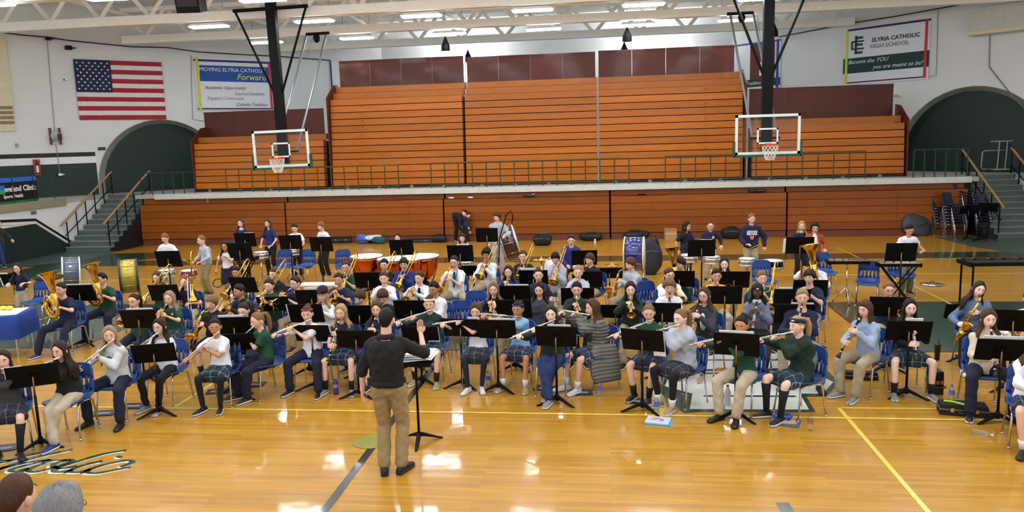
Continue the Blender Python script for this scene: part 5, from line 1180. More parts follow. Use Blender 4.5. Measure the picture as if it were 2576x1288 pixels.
P('black haired girl in black shirt and navy plaid skirt', 2289, 774, hair=('long', 'black', .32), top=('longtee', 'black'), bot=('skirt', 'green', 'b'), shoe=('grey', 'w'), ins='clarinet', yaw=-.1, H=1.6, spread=.19, skin='pale')
P('curly long haired girl in cream knit sweater and navy trousers', 2487, 802, hair=('wavy', 'brown', .36), top=('sweat', 'cream'), bot=('pants', 'navy'), shoe=('black', 'w'), ins='clarinet', yaw=-.15, H=1.64, skin='pale', spread=.22)
P('girl cut off at the right edge with white knee socks', 2606, 868, hair=('long', 'brown', .3), top=('sweat', 'white'), bot=('skirt', 'navy', 'w'), shoe=('black', 'b'), ins='clarinet', yaw=-.3, H=1.6)
# second rank
P('boy in navy tee hugging a tuba at the left', 154, 728, sex='m', hair=('short', 'dark'), top=('tee', 'navy'), bot=('pants', 'navy'), shoe=('blue', 'w'), ins='tuba', yaw=-.05, H=1.55, nod=.05, spread=.24, legs=-.1)
P('boy with glasses in green polo holding a tuba', 256, 702, sex='m', hair=('short', 'black'), top=('polo', 'green'), bot=('pants', 'navy'), shoe=('blue', 'w'), ins='tuba', yaw=.1, look=-.3, H=1.6, glasses=True, spread=.2)
P('brown haired girl in green polo behind a stand', 396, 699, hair=('long', 'brown', .24), top=('polo', 'green'), bot=('pants', 'navy'), ins='trombone', yaw=.05, H=1.52)
_r, MWN = P('long haired girl in navy tee with hand at her nose', 466, 708, hair=('long', 'light', .34), top=('tee', 'navy'), bot=('pants', 'lkhaki'), ins=None, yaw=.1, H=1.5, hands={-1: (-.0, -.19, 1.07, .1, .1, 1), 1: (.13, -.28, .72, -.3, -.9, .2)})
P('girl with glasses in green shirt near the gold drum', 337, 757, hair=('pony', 'dark'), top=('tee', 'green'), bot=('pants', 'navy'), ins='trumpet', yaw=.15, look=-.1, H=1.5, glasses=True)
P('blonde girl in green polo and plaid skirt with black tights', 427, 750, hair=('long', 'ash', .32), top=('polo', 'green'), bot=('skirt', 'green', None, 'black'), ins='trumpet', yaw=.05, H=1.48, extra=logo('#cfe0d8'))
P('blond boy with head tilted in black jacket with green piping', 532, 762, sex='m', hair=('shag', 'light'), top=('jacket', 'black'), bot=('shorts', 'navy', 'b'), shoe=('grey', 'w'), ins='saxophone', yaw=.1, roll=.28, H=1.55)
P('boy with cropped black hair in black fleece', 602, 733, sex='m', hair=('short', 'black'), skin='tan', top=('jacket', 'black'), bot=('pants', 'navy'), ins='trumpet', yaw=-.45, H=1.55)
P('dark haired girl with centre parting behind the green shirted flutist', 613, 781, hair=('pony', 'dark'), top=('tee', 'black'), bot=('pants', 'navy'), ins='saxophone', yaw=.05, nod=.35, H=1.5, extra=logo('#a8c4cc', .02, -.02, .06))
P('boy with black hair half hidden behind a stand at left', 595, 686, sex='m', hair=('short', 'black'), skin='tan', top=('tee', 'green'), bot=('pants', 'lkhaki'), ins='trombone', yaw=.05, H=1.5)
P('boy in green quarter-zip pullover', 677, 719, sex='m', hair=('short', 'dark'), top=('sweat', 'green'), bot=('pants', 'navy'), ins='trumpet', yaw=.0, H=1.5, extra=None)
P('stocky boy in black jacket with a slide trombone', 689, 690, sex='m', hair=('short', 'brown'), top=('jacket', 'black'), bot=('pants', 'khaki'), ins='trombone', yaw=-.1, H=1.6)
P('boy with glasses in navy polo near the long white table', 743, 712, sex='m', hair=('short', 'dark'), top=('polo', 'navy'), bot=('pants', 'khaki'), ins='trumpet', yaw=-.25, look=-.15, H=1.56, glasses=True)
P('blonde girl in red-striped black beanie and white shirt', 812, 742, hair=('long', 'blonde', .22), top=('longtee', 'white'), bot=('pants', 'navy'), ins='trumpet', yaw=.0, H=1.5, hat=True, glasses=True, nod=.02)
P('dark haired boy in navy polo with small chest logo', 852, 704, sex='m', hair=('short', 'dark'), skin='olive', top=('polo', 'navy'), bot=('pants', 'khaki'), ins='trumpet', yaw=.1, H=1.52, extra=logo('#c9d4e4', .06, .03, .02))
P('boy with glasses in green polo behind the navy polo boy', 870, 672, sex='m', hair=('short', 'brown'), top=('polo', 'green'), bot=('pants', 'khaki'), ins='trombone', yaw=.15, H=1.52, glasses=True)
P('brown haired boy looking down in black shirt left of conductor', 905, 748, sex='m', hair=('shag', 'brown'), top=('polo', 'black'), bot=('pants', 'navy'), ins='clarinet', yaw=-.1, H=1.52, nod=.4, roll=.1)
P('boy in white shirt with dark vest', 966, 700, sex='m', hair=('short', 'brown'), top=('shirt', 'white'), bot=('pants', 'lkhaki'), ins='trumpet', yaw=.05, H=1.5, tie='black')
P('boy with bowed head above the conductor', 963, 745, sex='m', hair=('shag', 'brown'), top=('jacket', 'black'), bot=('pants', 'khaki'), ins='clarinet', yaw=.05, nod=.6, H=1.5)
P('dark haired boy in black in front of the copper kettledrums', 967, 666, sex='m', hair=('short', 'black'), top=('tee', 'black'), bot=('pants', 'khaki'), ins='trombone', yaw=0, nod=.15, H=1.5)
P('boy with glasses in navy sweater in front of kettledrums', 1016, 664, sex='m', hair=('shag', 'dark'), top=('sweat', 'royal'), bot=('pants', 'lkhaki'), ins='trombone', yaw=.1, glasses=True, H=1.55)
P('fair boy with dark tie in white shirt right of a stand', 1055, 699, sex='m', hair=('short', 'brown'), top=('shirt', 'white'), bot=('pants', 'lkhaki'), ins='trumpet', yaw=-.1, look=-.15, H=1.48, tie='black')
P('boy with cropped black hair leaning in white long-sleeved shirt', 1092, 726, sex='m', hair=('short', 'black'), skin='tan', top=('shirt', 'white'), bot=('pants', 'navy'), ins='saxophone', yaw=-.25, nod=.3, H=1.6)
P('boy with glasses, blue neck strap and short-sleeved white shirt', 1143, 659, sex='m', hair=('short', 'dark'), top=('polo', 'white'), bot=('pants', 'khaki'), ins='saxophone', yaw=-.05, look=-.1, H=1.68, glasses=True, spread=.22, tie='green',
  extra=lambda root, chest, s, neck0, hip, HM, wr, leg: MB().tube([neck0+[.06, -.06, .0], chest+[.03, -.0, .0], chest+[-.03, -.01, -.13]], .010, 6).build('neck_strap', mat('strap_blue', '#1f5c9c', .7), root))
P('boy with big black hair and white dress shirt and black tie', 1224, 641, sex='m', hair=('afro', 'black'), skin='tan', top=('shirt', 'white'), bot=('pants', 'lkhaki'), ins='trombone', yaw=-.15, H=1.68, glasses=True, tie='black')
P('long haired girl in black cardigan over white shirt', 1242, 728, hair=('long', 'light', .24), top=('jacket', 'black'), bot=('pants', 'khaki'), ins='trumpet', yaw=0, H=1.55,
  extra=lambda root, chest, s, neck0, hip, HM, wr, leg: MB().ell(hip+(neck0-hip)*.6+np.array([0, -.085*s, 0]), (.055*s, .07*s, .17*s), 12, 8).build('shirt_front', clothm('white'), root, True))
P('dark haired girl in royal navy sweater', 1279, 684, hair=('long', 'dark', .22), top=('sweat', 'royal'), bot=('pants', 'khaki'), ins='trumpet', yaw=0, H=1.5)
P('boy in black pullover right of the maroon drum', 1316, 645, sex='m', hair=('short', 'brown'), top=('jacket', 'black'), bot=('pants', 'khaki'), ins='trombone', yaw=-.1, H=1.62)
P('girl with pulled back brown hair in navy polo', 1354, 692, hair=('bun', 'dark'), top=('polo', 'navy'), bot=('pants', 'khaki'), ins=None, yaw=0, look=.15, H=1.55)
P('woman with long dark hair in slate grey sweater', 1357, 728, hair=('long', 'dark', .34), top=('sweat', 'slate'), bot=('pants', 'black'), yaw=-.1, H=1.68, nod=.25)
P('dark haired boy in grey hoodie raising a trombone', 1397, 650, sex='m', hair=('shag', 'black'), top=('hood', 'lgrey'), bot=('pants', 'lkhaki'), ins='trombone', yaw=-.1, H=1.66, nod=.35)
P('fair haired girl in grey hoodie behind a stand', 1454, 686, hair=('bun', 'ash'), top=('hood', 'lgrey'), bot=('pants', 'lkhaki'), ins='trumpet', yaw=.0, H=1.6, extra=logo('#d88a5c', .07, .04, .02))
P('black haired boy in dark green sweater', 1451, 728, sex='m', hair=('short', 'black'), top=('sweat', 'dgreen'), bot=('pants', 'black'), ins='trumpet', yaw=0, H=1.62, nod=.2, extra=logo('#6f9cb0', .07, .02, .02))
P('boy turned left in black jacket right of the drum kit', 1484, 653, sex='m', hair=('shag', 'brown'), top=('jacket', 'black'), bot=('pants', 'khaki'), ins='trumpet', yaw=-.55, H=1.62)
P('auburn haired boy in pale grey sweatshirt', 1586, 665, sex='m', hair=('shag', 'red'), top=('sweat', 'lgrey'), bot=('pants', 'khaki'), ins='saxophone', yaw=-.8, H=1.62, skin='fair')
P('girl with big curly dark hair in dark green sweater', 1586, 728, hair=('wavy', 'dark', .34), top=('sweat', 'dgreen'), bot=('pants', 'khaki'), ins='trumpet', yaw=0, H=1.6, skin='pale')
P('boy in dark green polo behind stands at centre right', 1712, 664, sex='m', hair=('shag', 'dark'), top=('polo', 'green'), bot=('pants', 'navy'), ins='tuba', yaw=-.75, H=1.62)
P('boy with glasses in white shirt behind the curly haired boy', 1684, 692, sex='m', hair=('short', 'brown'), top=('shirt', 'white'), bot=('pants', 'black'), ins='trumpet', yaw=.2, H=1.6, glasses=True)
P('curly blond boy in white dress shirt with grey tie', 1684, 722, sex='m', hair=('curly', 'light'), top=('shirt', 'white'), bot=('pants', 'khaki'), ins='clarinet', yaw=0, H=1.62, tie='grey', nod=.2)
P('long haired girl with glasses in charcoal cardigan, legs crossed', 1772, 743, hair=('long', 'brown', .34), top=('sweat', 'char'), bot=('skirt', 'plain_black', 'b'), shoe=('tan', 'w'), ins='clarinet', yaw=-.5, look=0, H=1.68, glasses=True,
  extra=lambda root, chest, s, neck0, hip, HM, wr, leg: MB().ell(hip+(neck0-hip)*.55+np.array([0, -.09*s, 0]), (.05*s, .06*s, .14*s), 12, 8).build('shirt_front', clothm('white'), root, True))
P('boy in yellow polo shirt', 1802, 694, sex='m', hair=('short', 'black'), skin='olive', top=('polo', 'yellow'), bot=('pants', 'lkhaki'), ins='trumpet', yaw=0, H=1.6)
P('girl with long dark hair behind the yellow shirted boy', 1822, 664, hair=('long', 'dark', .34), top=('tee', 'navy'), bot=('pants', 'khaki'), ins='trumpet', yaw=-.1, H=1.6, skin='pale')
P('girl with black headband in heather grey sweater', 1905, 732, hair=('long', 'black', .22), skin='brown', top=('sweat', 'midgrey'), bot=('skirt', 'plain_black', 'b'), ins='clarinet', yaw=-.15, H=1.64, band=('#0c0c10', .024, 'c'), collar='white', nod=.25)
P('fair haired boy half hidden by a tuba', 1916, 700, sex='m', hair=('short', 'light'), top=('tee', 'green'), bot=('pants', 'black'), ins='trombone', yaw=.1, H=1.6)
P('boy with glasses in white shirt cradling a tuba', 2047, 657, sex='m', hair=('curly', 'dark'), top=('shirt', 'white'), bot=('pants', 'khaki'), ins='tuba', yaw=-.55, H=1.68, glasses=True)
P('shaggy brown haired boy in navy polo', 2036, 697, sex='m', hair=('shag', 'dark'), top=('polo', 'navy'), bot=('pants', 'khaki'), ins='trumpet', yaw=-.5, H=1.66, extra=logo('#6f8cc0', .06, .02, .02))
P('short haired young man in navy tee over grey sleeves', 2018, 748, sex='m', hair=('short', 'ash'), top=('longtee', 'navy'), bot=('pants', 'khaki'), shoe=('black', 'b'), ins='clarinet', yaw=-.2, H=1.78, spread=.22)
P('fair boy with glasses behind the black haired girl', 2236, 729, sex='m', hair=('short', 'light'), top=('polo', 'navy'), bot=('pants', 'lkhaki'), shoe=('black', 'w'), ins='trumpet', yaw=-.1, H=1.5, glasses=True)
P('girl with half-up brown hair in denim blue sweater', 2461, 728, hair=('long', 'dark', .30), top=('sweat', 'denim'), bot=('pants', 'black'), shoe=('white', 'w'), ins='saxophone', yaw=-.15, look=.1, roll=.3, H=1.68, skin='pale', spread=.2)
P('person in white shirt cut off at the right edge', 2592, 752, sex='m', hair=('short', 'brown'), top=('shirt', 'white'), bot=('pants', 'khaki'), ins='saxophone', yaw=-.2, H=1.68)
P('boy with glasses in royal blue hoodie at the drum kit', 1437, 605, sex='m', hair=('short', 'dark'), top=('hood', 'royal'), bot=('pants', 'black'), yaw=0, H=1.6, glasses=True, chair=False, sit_z=.5)
# standing percussion players
ST = dict(pose='stand')
drum = lambda a=-.25, z=.80: {-1: (-.14, a, z, .35, -.9, -.1), 1: (.14, a, z, -.35, -.9, -.1)}
P('boy in white polo and khakis at the left snare drum', 415, 598, sex='m', H=1.6, feet=(440, 744), hair=('short', 'light'), top=('polo', 'white'), bot=('pants', 'khaki'), yaw=.1, hands=drum(-.2, .84), nod=.5, **ST)
P('boy in pale grey sweatshirt and khakis holding a green-tipped mallet', 507, 604, sex='m', H=1.45, feet=(512, 742), hair=('short', 'light'), top=('sweat', 'lgrey'), bot=('pants', 'tan'), yaw=-.6, hands=drum(-.25, .82), **ST)
P('girl with glasses and long black hair in white tee holding a tambourine', 566, 619, H=1.45, feet=(585, 752), hair=('long', 'black', .26), skin='tan', top=('tee', 'white'), bot=('shorts', 'navy'), yaw=.15, hands={-1: (-.24, -.05, .70), 1: (-.02, -.18, 1.0, -.8, -.3, .1)}, glasses=True, **ST)
P('long haired girl in navy sweater with white collar', 606, 561, H=1.5, feet=(625, 702), hair=('long', 'brown', .28), top=('sweat', 'royal'), bot=('skirt', 'grey', None, 'black'), yaw=.05, collar='white', hands=drum(-.28, .86), extra=logo('#b09a50', .07, .04, .02), **ST)
P('long haired girl in navy polo behind a snare drum', 674, 562, H=1.52, feet=(685, 694), hair=('wavy', 'brown', .34), top=('polo', 'royal'), bot=('pants', 'black'), yaw=-.1, hands=drum(-.28, .84), **ST)
P('dark haired boy looking down in white polo and black trousers', 741, 573, sex='m', H=1.5, feet=(757, 698), hair=('short', 'dark'), top=('polo', 'white'), bot=('pants', 'black'), shoe=('blue', 'w'), yaw=.1, hands=drum(-.26, .80), nod=.4, **ST)
P('blond boy looking left in white polo and black trousers', 808, 569, sex='m', H=1.5, feet=(815, 698), hair=('shag', 'light'), top=('polo', 'white'), bot=('pants', 'black'), shoe=('grey', 'w'), yaw=-.5, hands={-1: (-.2, -.16, .78), 1: (.2, -.2, .82, 0, -1, 0)}, extra=logo('#b0a060', .06, .03, .018), **ST)
P('dark haired girl behind the kettledrums', 1001, 598, H=1.5, feet=(1001, 712), hair=('long', 'dark', .22), top=('polo', 'white'), bot=('pants', 'navy'), yaw=0, hands=drum(-.28, .88), **ST)
P('person with dark fringe in lilac-white long-sleeved shirt', 1163, 598, H=1.5, feet=(1172, 712), hair=('bob', 'dark', .13), top=('longtee', 'pinkw'), bot=('pants', 'black'), yaw=.05, hands=drum(-.26, .86), **ST)
P('curly haired boy in grey hoodie behind the maroon bass drum', 1250, 546, sex='m', H=1.66, feet=(1240, 694), hair=('curly', 'brown'), top=('hood', 'lgrey'), bot=('pants', 'lgrey'), yaw=-.1, look=-.2, hands={-1: (-.22, -.1, .85), 1: (.22, -.3, 1.05, 0, -1, 0)}, **ST)
P('girl with long black hair in navy tee looking right', 1727, 570, H=1.58, feet=(1728, 706), hair=('wavy', 'black', .32), skin='olive', top=('polo', 'navy'), bot=('pants', 'navy'), yaw=.3, look=.6, hands={-1: (-.2, -.08, .74), 1: (.16, -.22, .85, 0, -1, 0)}, **ST)
P('girl with glasses and pulled back hair in navy cardigan', 1787, 568, H=1.58, feet=(1790, 706), hair=('pony', 'brown'), top=('sweat', 'navy'), bot=('pants', 'lkhaki'), yaw=0, glasses=True, hands={-1: (-.18, -.2, .84), 1: (.25, -.05, .84)}, extra=logo('#d8cfa8', .06, .03, .03), **ST)
def bears(root, chest, s, neck0, hip, HM, wr, leg):
    m = T(chest[0], chest[1]-.012, chest[2]+.055) @ Matrix.Rotation(PI/2, 4, 'X')
    text('CHICAGO', .050, WHITE, root, m, bold=.002); text('BEARS', .082, mat('print_pinkish', '#d8c8cc', .7), root, T(chest[0], chest[1]-.012, chest[2]-.0) @ Matrix.Rotation(PI/2, 4, 'X'), bold=.004)
    MB().poly([chest + np.array(p) for p in ((-.04, -.012, -.05), (.04, -.012, -.05), (.035, -.014, -.10), (0, -.018, -.13), (-.035, -.014, -.10))], t=(0, -.005, 0)).build('chest_logo', mat('logo_rim', '#c8ccd8', .7), root)
    MB().ell(chest + np.array([0, -.02, -.085]), (.026, .006, .030), 10, 5).build('chest_logo', mat('bear_red', '#b0402c', .7), root)
P('tall boy in navy CHICAGO BEARS hoodie holding a drumstick', 1891, 550, sex='m', H=1.74, feet=(1893, 712), hair=('short', 'light'), top=('hood', 'navy'), bot=('pants', 'khaki'), yaw=-.05, look=.25, hands={-1: (-.10, -.28, .93, .7, -.5, .2), 1: (.30, -.02, .85)}, extra=bears, **ST)
P('girl with straight long blonde hair in navy jumper', 2017, 568, H=1.55, feet=(2022, 704), hair=('long', 'blonde', .30), top=('sweat', 'navy'), bot=('pants', 'navy'), yaw=.1, look=-.3, collar='white', hands=drum(-.22, .98), **ST)
P('boy with black bowl cut and rust orange jacket over white shirt', 2050, 572, sex='m', H=1.6, feet=(2060, 722), hair=('bob', 'black', .06), top=('jacket', 'orange'), bot=('pants', 'navy'), yaw=-.1, glasses=True, nod=.2, hands={-1: (-.1, -.25, .9, .2, -.9, 0), 1: (.2, -.2, .86, 0, -1, 0)},
  extra=lambda root, chest, s, neck0, hip, HM, wr, leg: MB().ell(hip+(neck0-hip)*.5+np.array([0, -.095*s, 0]), (.085*s, .078*s, .27*s), 12, 8).build('shirt_front', clothm('white'), root, True), **ST)
P('boy in white polo at the keyboard glockenspiel on the right', 2288, 577, sex='m', H=1.6, feet=(2290, 741), hair=('short', 'black'), skin='olive', top=('polo', 'white'), bot=('pants', 'olive'), yaw=0, nod=.45, hands={-1: (-.12, -.25, .90, .3, -.9, 0), 1: (.26, -.12, .92, -.8, -.4, 0)}, extra=logo('#5a6070', .07, .03, .02), **ST)
P('girl with glasses and long dark hair at the left edge table', 44, 674, H=1.52, feet=(58, 808), hair=('long', 'dark', .26), top=('polo', 'navy'), bot=('pants', 'khaki'), shoe=('white', 'w'), yaw=.3, glasses=True, hands=drum(-.25, .82), **ST)
P('man in dark jacket walking at the far left edge', -4, 563, sex='m', H=1.78, feet=(34, 672), hair=('short', 'dark'), top=('jacket', 'brownj'), bot=('pants', 'jeans'), yaw=1.2, stance=(.1, .25), hands={-1: (-.22, .05, .8), 1: (.26, -.2, .84)}, **ST)
# the person bending over at the back, and the child beside
P('person in black bending over the bags by the bleachers', 1160, 572, sex='m', H=1.7, feet=(1150, 608), pos=tuple(G(1145, 610)[:2] + [0, .4]), hair=('short', 'dark'), top=('sweat', 'black'), bot=('pants', 'black'), yaw=.9, lean=1.85, nod=.5, hands={-1: (-.1, -.50, .38), 1: (.12, -.55, .38)}, **ST)
P('child in purple top crouching beside the bent person', 1166, 575, H=1.1, pos=tuple(G(1170, 612)[:2] + [0, .3]), hair=('short', 'dark'), top=('sweat', 'purple'), bot=('pants', 'black'), yaw=-.5, **ST)
# two spectators whose heads reach into the lower left corner
for d_, px_, py_, D_, hr, kw in (('spectator with short dark brown hair, seen from behind, lower left corner', 12, 1268, 3.3, ('short', 'brown'), {}), ('spectator with curly grey hair and glasses, seen from behind, bottom edge', 124, 1310, 3.0, ('curly', 'grey'), dict(glasses=True))):
    q = PY(px_, py_, D_); H_ = 1.75
    person(d_, px_, py_, pos=(q[0], q[1]), sex='m', H=H_, yaw=PI-.1, hair=hr, top=('sweat', 'char'), bot=('pants', 'jeans'), sit_z=q[2]-.165-.5-.075, chair=False, vox=.02, nod=0, **kw)
spawn('trombone', 'brass trombone held upright by long haired girl in navy tee with hand at her nose', M=MWN @ frame((.12, -.22, 1.22), (.05, -.25, -1), (0, -1, .2)))
flush_people()
# ---------------------------------------------------------------- chairs under the players, then the music stands
for X_, Y_, yw, d_ in CHAIRS: spawn('chair', 'blue plastic chair under ' + d_, loc=(X_, Y_, 0), rz=yw)
for px, py, yw, d_ in ((1200, 750, .1, 'empty blue chair with rounded back, upper of two left of the girl with black cardigan'), (1168, 775, .2, 'empty blue chair behind the white tee flutist, lower of the two'), (2178, 672, -.35, 'empty blue chair between the two keyboard glockenspiels'),
                       (868, 640, .35, 'empty blue chair left of the copper kettledrums'), (718, 640, .2, 'empty blue chair behind the middle snare drum'), (770, 640, -.2, 'empty blue chair behind the dark haired boy in black trousers'), (2070, 650, 0, 'blue chair right behind the boy in orange jacket'),
                       (1920, 670, .1, 'blue chair behind the shiny tuba at right'), (1640, 725, .5, 'empty blue chair left of the curly blond boy'), (104, 722, .1, 'empty blue chair by the suspended cymbal at left'), (2262, 655, .05, 'blue chair behind the boy in white polo at right')):
    q = G(px, py, .72); spawn('chair', d_, loc=(q[0], q[1]-.15, 0), rz=yw)
def stand(desk, foot=None, yw=0.0, tall=False, z=.93, lab='', sheet=None):
    h = 1.12 if tall else .95
    if foot: f = G(*foot); zz = PY(desk[0], desk[1], f[1])[2]
    else: f = G(desk[0], desk[1], z if not tall else 1.2); zz = z if not tall else 1.2
    zz = max(.72, min(1.3, zz)); k = zz/h
    M = T(f[0], f[1], 0) @ Rz(yw) @ Matrix.Diagonal((1, 1, k, 1))
    spawn('tall_music_stand' if tall else 'music_stand', 'black music stand ' + lab, M=M)
    if sheet:
        tl = .3 if tall else .38; Ms = T(f[0], f[1], 0) @ Rz(yw) @ T(0, 0, zz) @ Rx(tl*(1 if k > .9 else 1))
        m = MB(); x0, x1, z0, z1 = sheet; m.merge(MB().bb(x0, x1, .012, .018, z0, z1), None)
        o = m.build('sheet_music', PAPER); o.matrix_world = Ms; tag(o, 'white sheet music on stand ' + lab, 'sheet music')
W_T = (-.2, .2, -.15, .185)      # sheet rising just over the top edge
stand((75, 945), (105, 1124), .55, lab='at the lower left before the first two flutists', sheet=(-.275, -.1, -.15, .15))
stand((388, 888), (403, 1042), .30, lab='before the girl in white sleeves and leggings')
stand((586, 860), (603, 1000), .22, lab='right of the white tee flutist with blue plaid skirt')
stand((788, 838), (795, 977), -.05, lab='before the girl with the red headband', sheet=(.1, .28, -.18, .14))
stand((905, 852), (905, 996), 0, lab='just left of the conductor')
stand((1062, 843), (1063, 962), 0, lab='before the girl with pale yellow headband', sheet=(.1, .27, -.15, .1))
stand((1155, 824), (1165, 972), -.12, lab='before the white tee flutist in plaid skirt', sheet=(.12, .285, -.2, .17))
stand((1248, 828), (1255, 982), -.05, lab='before the girl in light blue tee', sheet=(-.1, .2, -.1, .175))
stand((1388, 846), (1402, 1014), -.1, lab='before the girl in blue jeans', sheet=(-.1, .2, -.1, .175))
stand((1618, 855), (1617, 1032), -.28, lab='between the green quarter-zip girl and the grey hoodie girl', sheet=(.12, .27, -.24, .1))
stand((1848, 866), (1850, 1052), -.22, lab='before the girl in cream trousers', sheet=W_T)
stand((2275, 832), (2278, 997), -.12, lab='before the black haired girl in black shirt', sheet=(-.05, .15, -.1, .185))
stand((2512, 880), (2507, 1060), -.15, lab='at the right before the girl in cream sweater', sheet=W_T)
stand((350, 802), None, .12, lab='before the girl with glasses near the gold drum', sheet=(-.15, .24, -.1, .18))
stand((213, 737), (216, 868), .12, lab='before the boy in green polo with tuba', sheet=(-.24, .24, -.1, .18))
stand((413, 736), None, .1, lab='before the brown haired girl in green polo', sheet=(-.28, -.2, -.15, .15))
stand((40, 703), (48, 806), .08, True, lab='at the far left edge before the girl at the table', sheet=(-.3, -.1, -.15, .15))
stand((612, 716), None, -.08, lab='before the half hidden boy with black hair')
stand((692, 764), (697, 882), .12, lab='before the boy in green quarter-zip', sheet=(-.27, -.2, -.15, .15))
stand((590, 822), None, .1, lab='behind the white tee flutist in blue plaid skirt', sheet=(-.2, .15, -.1, .19))
stand((927, 704), None, .03, lab='before the copper kettledrums, left of the white shirted boy')
stand((1014, 724), (1014, 790), 0, lab='between the white shirted boys above the conductor')
stand((1190, 701), (1195, 765), 0, lab='right of the boy with the blue neck strap')
stand((1158, 637), None, 0, True, lab='before the person in lilac-white shirt')
stand((1225, 591), None, 0, True, lab='before the boy behind the maroon bass drum')
stand((770, 788), None, .05, lab='behind the red headband girl', sheet=(-.29, -.19, -.15, .15))
stand((785, 750), None, .05, lab='left of the beanie girl', sheet=(-.1, .2, -.1, .2))
stand((905, 791), None, 0, lab='before the boy looking down left of the conductor')
stand((1035, 778), None, 0, lab='right of the conductor behind his raised hand')
stand((1294, 740), None, -.03, lab='before the royal navy sweater girl', sheet=(-.1, .24, -.1, .18))
stand((1293, 777), None, -.03, lab='behind the light blue tee girl')
stand((1342, 699), None, 0, lab='before the boy in black pullover', sheet=(-.22, .1, -.1, .2))
stand((1453, 746), None, 0, lab='behind the black haired boy in dark green sweater')
stand((1534, 691), (1534, 775), 0, lab='before the auburn haired boy')
stand((1478, 702), None, 0, lab='left of the auburn haired boy behind the grey hoodie')
stand((1565, 796), (1550, 896), -.05, lab='before the girl with big curly dark hair')
stand((1666, 786), None, -.08, lab='before the curly blond boy')
stand((1709, 701), None, -.1, lab='before the boy in dark green polo')
stand((1846, 703), None, -.05, lab='right of the yellow shirted boy')
stand((1823, 742), None, -.05, lab='right of the charcoal cardigan girl')
stand((1765, 624), None, 0, True, lab='before the girl in navy cardigan at the back', sheet=(-.05, .2, -.1, .18))
stand((2012, 617), None, -.05, True, lab='before the blonde girl and the orange jacket boy', sheet=(-.31, -.15, -.16, .14))
stand((2038, 726), None, -.05, lab='before the glasses boy with tuba at right')
stand((1992, 750), None, -.05, lab='before the shaggy haired boy in navy polo', sheet=(-.2, 0, -.1, .18))
stand((1998, 790), None, -.12, lab='before the young man in navy tee', sheet=(-.05, .24, -.1, .18))
stand((2236, 771), None, -.1, lab='before the fair boy with glasses at right')
stand((2426, 784), (2420, 906), -.18, lab='before the girl in denim blue sweater')
stand((2548, 806), None, -.2, lab='near the right edge before the person in white shirt')
stand((2267, 634), None, -.06, True, lab='before the boy at the keyboard glockenspiel')
stand((424, 651), None, .05, True, lab='before the left snare drum boy')
stand((604, 630), None, .03, True, lab='before the girl holding the tambourine', sheet=None)
stand((617, 603), None, .03, True, lab='before the navy sweater girl with white collar', sheet=(0, .24, -.1, .18))
stand((731, 609), None, .08, True, lab='before the boy looking down at his snare drum')
stand((808, 614), None, -.03, True, lab='before the blond boy looking left')
stand((1010, 622), None, 0, True, lab='behind the kettledrums before the dark haired girl')
stand((1470, 648), None, .05, z=.98, lab='right of the drum kit boy')
# conductor's low flat stand
f = G(1055, 1112); zt = PY(1057, 905, f[1])[2]
t = thing('conductor_stand', 'black music stand with flat desk of white scores beside the conductor', 'music stand', (f[0], f[1], 0))
MB().box((0, 0, zt), (.42, .34, .012), Rx(.12)).build('desk', BLACKM, t); MB().box((0, -.17, zt-.01), (.42, .012, .05)).build('ledge', BLACKM, t)
MB().tube([(0, 0, .06), (0, 0, zt)], .015, 8).build('pole', BLACKM, t, True)
for a in (-PI/2+.1, -PI/2+2*PI/3, -PI/2-2*PI/3):
    c, s_ = math.cos(a), math.sin(a)
    MB().loft([[(r*c-s_*w_*k, r*s_+c*w_*k, z+h*j) for k, j in ((-1, -.2), (1, -.2), (.8, .8), (-.8, .8))] for r, w_, z, h in ((0, .022, .085, .05), (.06, .026, .075, .035), (.15, .024, .045, .022), (.24, .018, .012, .014), (.28, .012, .006, .01))], True).build('leg', BLACKM, t)
for i, (dx, rz_) in enumerate(((0, .05), (.03, -.1), (-.03, .12), (.01, -.03))):
    R = []
    for x in np.linspace(-.21, .21, 8): zc = .012*math.sin(x*9+i) + .018*i; R.append([(x, -.14, zc), (x, .14, zc+.02), (x, .14, zc+.024), (x, -.14, zc+.004)])
    o = MB().loft(R).build('score', PAPER); o.matrix_world = T(f[0]+dx, f[1], zt+.02+i*.004) @ Rz(rz_); tag(o, 'loose white score sheet on the conductor stand, %s of the pile' % ('lowest', 'second lowest', 'second highest', 'topmost')[i], 'sheet music')
# ---------------------------------------------------------------- percussion
def drum_shell(t, r, h, z, shell, rimm, n=24, lugs=8, head=SKIND, M=None, lugn=True):
    m0 = M or Matrix()
    def B(mb, name, mm, par=t, **k): q = MB(); q.merge(mb, m0); return q.build(name, mm, par, True, **k)
    B(MB().lathe([(r, z), (r, z+h)], n), 'shell', shell); 
    B(MB().lathe([(r*.99, z+h), (r*.99, z+h+.006)], n), 'batter_head', head); B(MB().lathe([(r*.99, z-.006), (r*.99, z)], n), 'resonant_head', head)
    for zz in (z-.012, z+h-.018): B(MB().lathe([(r+.004, zz), (r+.016, zz+.004), (r+.016, zz+.03), (r+.002, zz+.032)], n, cap=False), 'hoop', rimm)
    for i in range(lugs):
        a = 2*PI*i/lugs + .2; x, y = (r+.012)*math.cos(a), (r+.012)*math.sin(a)
        q = MB().tube([(x, y, z), (x, y, z+h)], .005, 5); q.ell((x, y, z+h*.5), (.011, .011, .028), 6, 5); B(q, 'lug', CHROME)
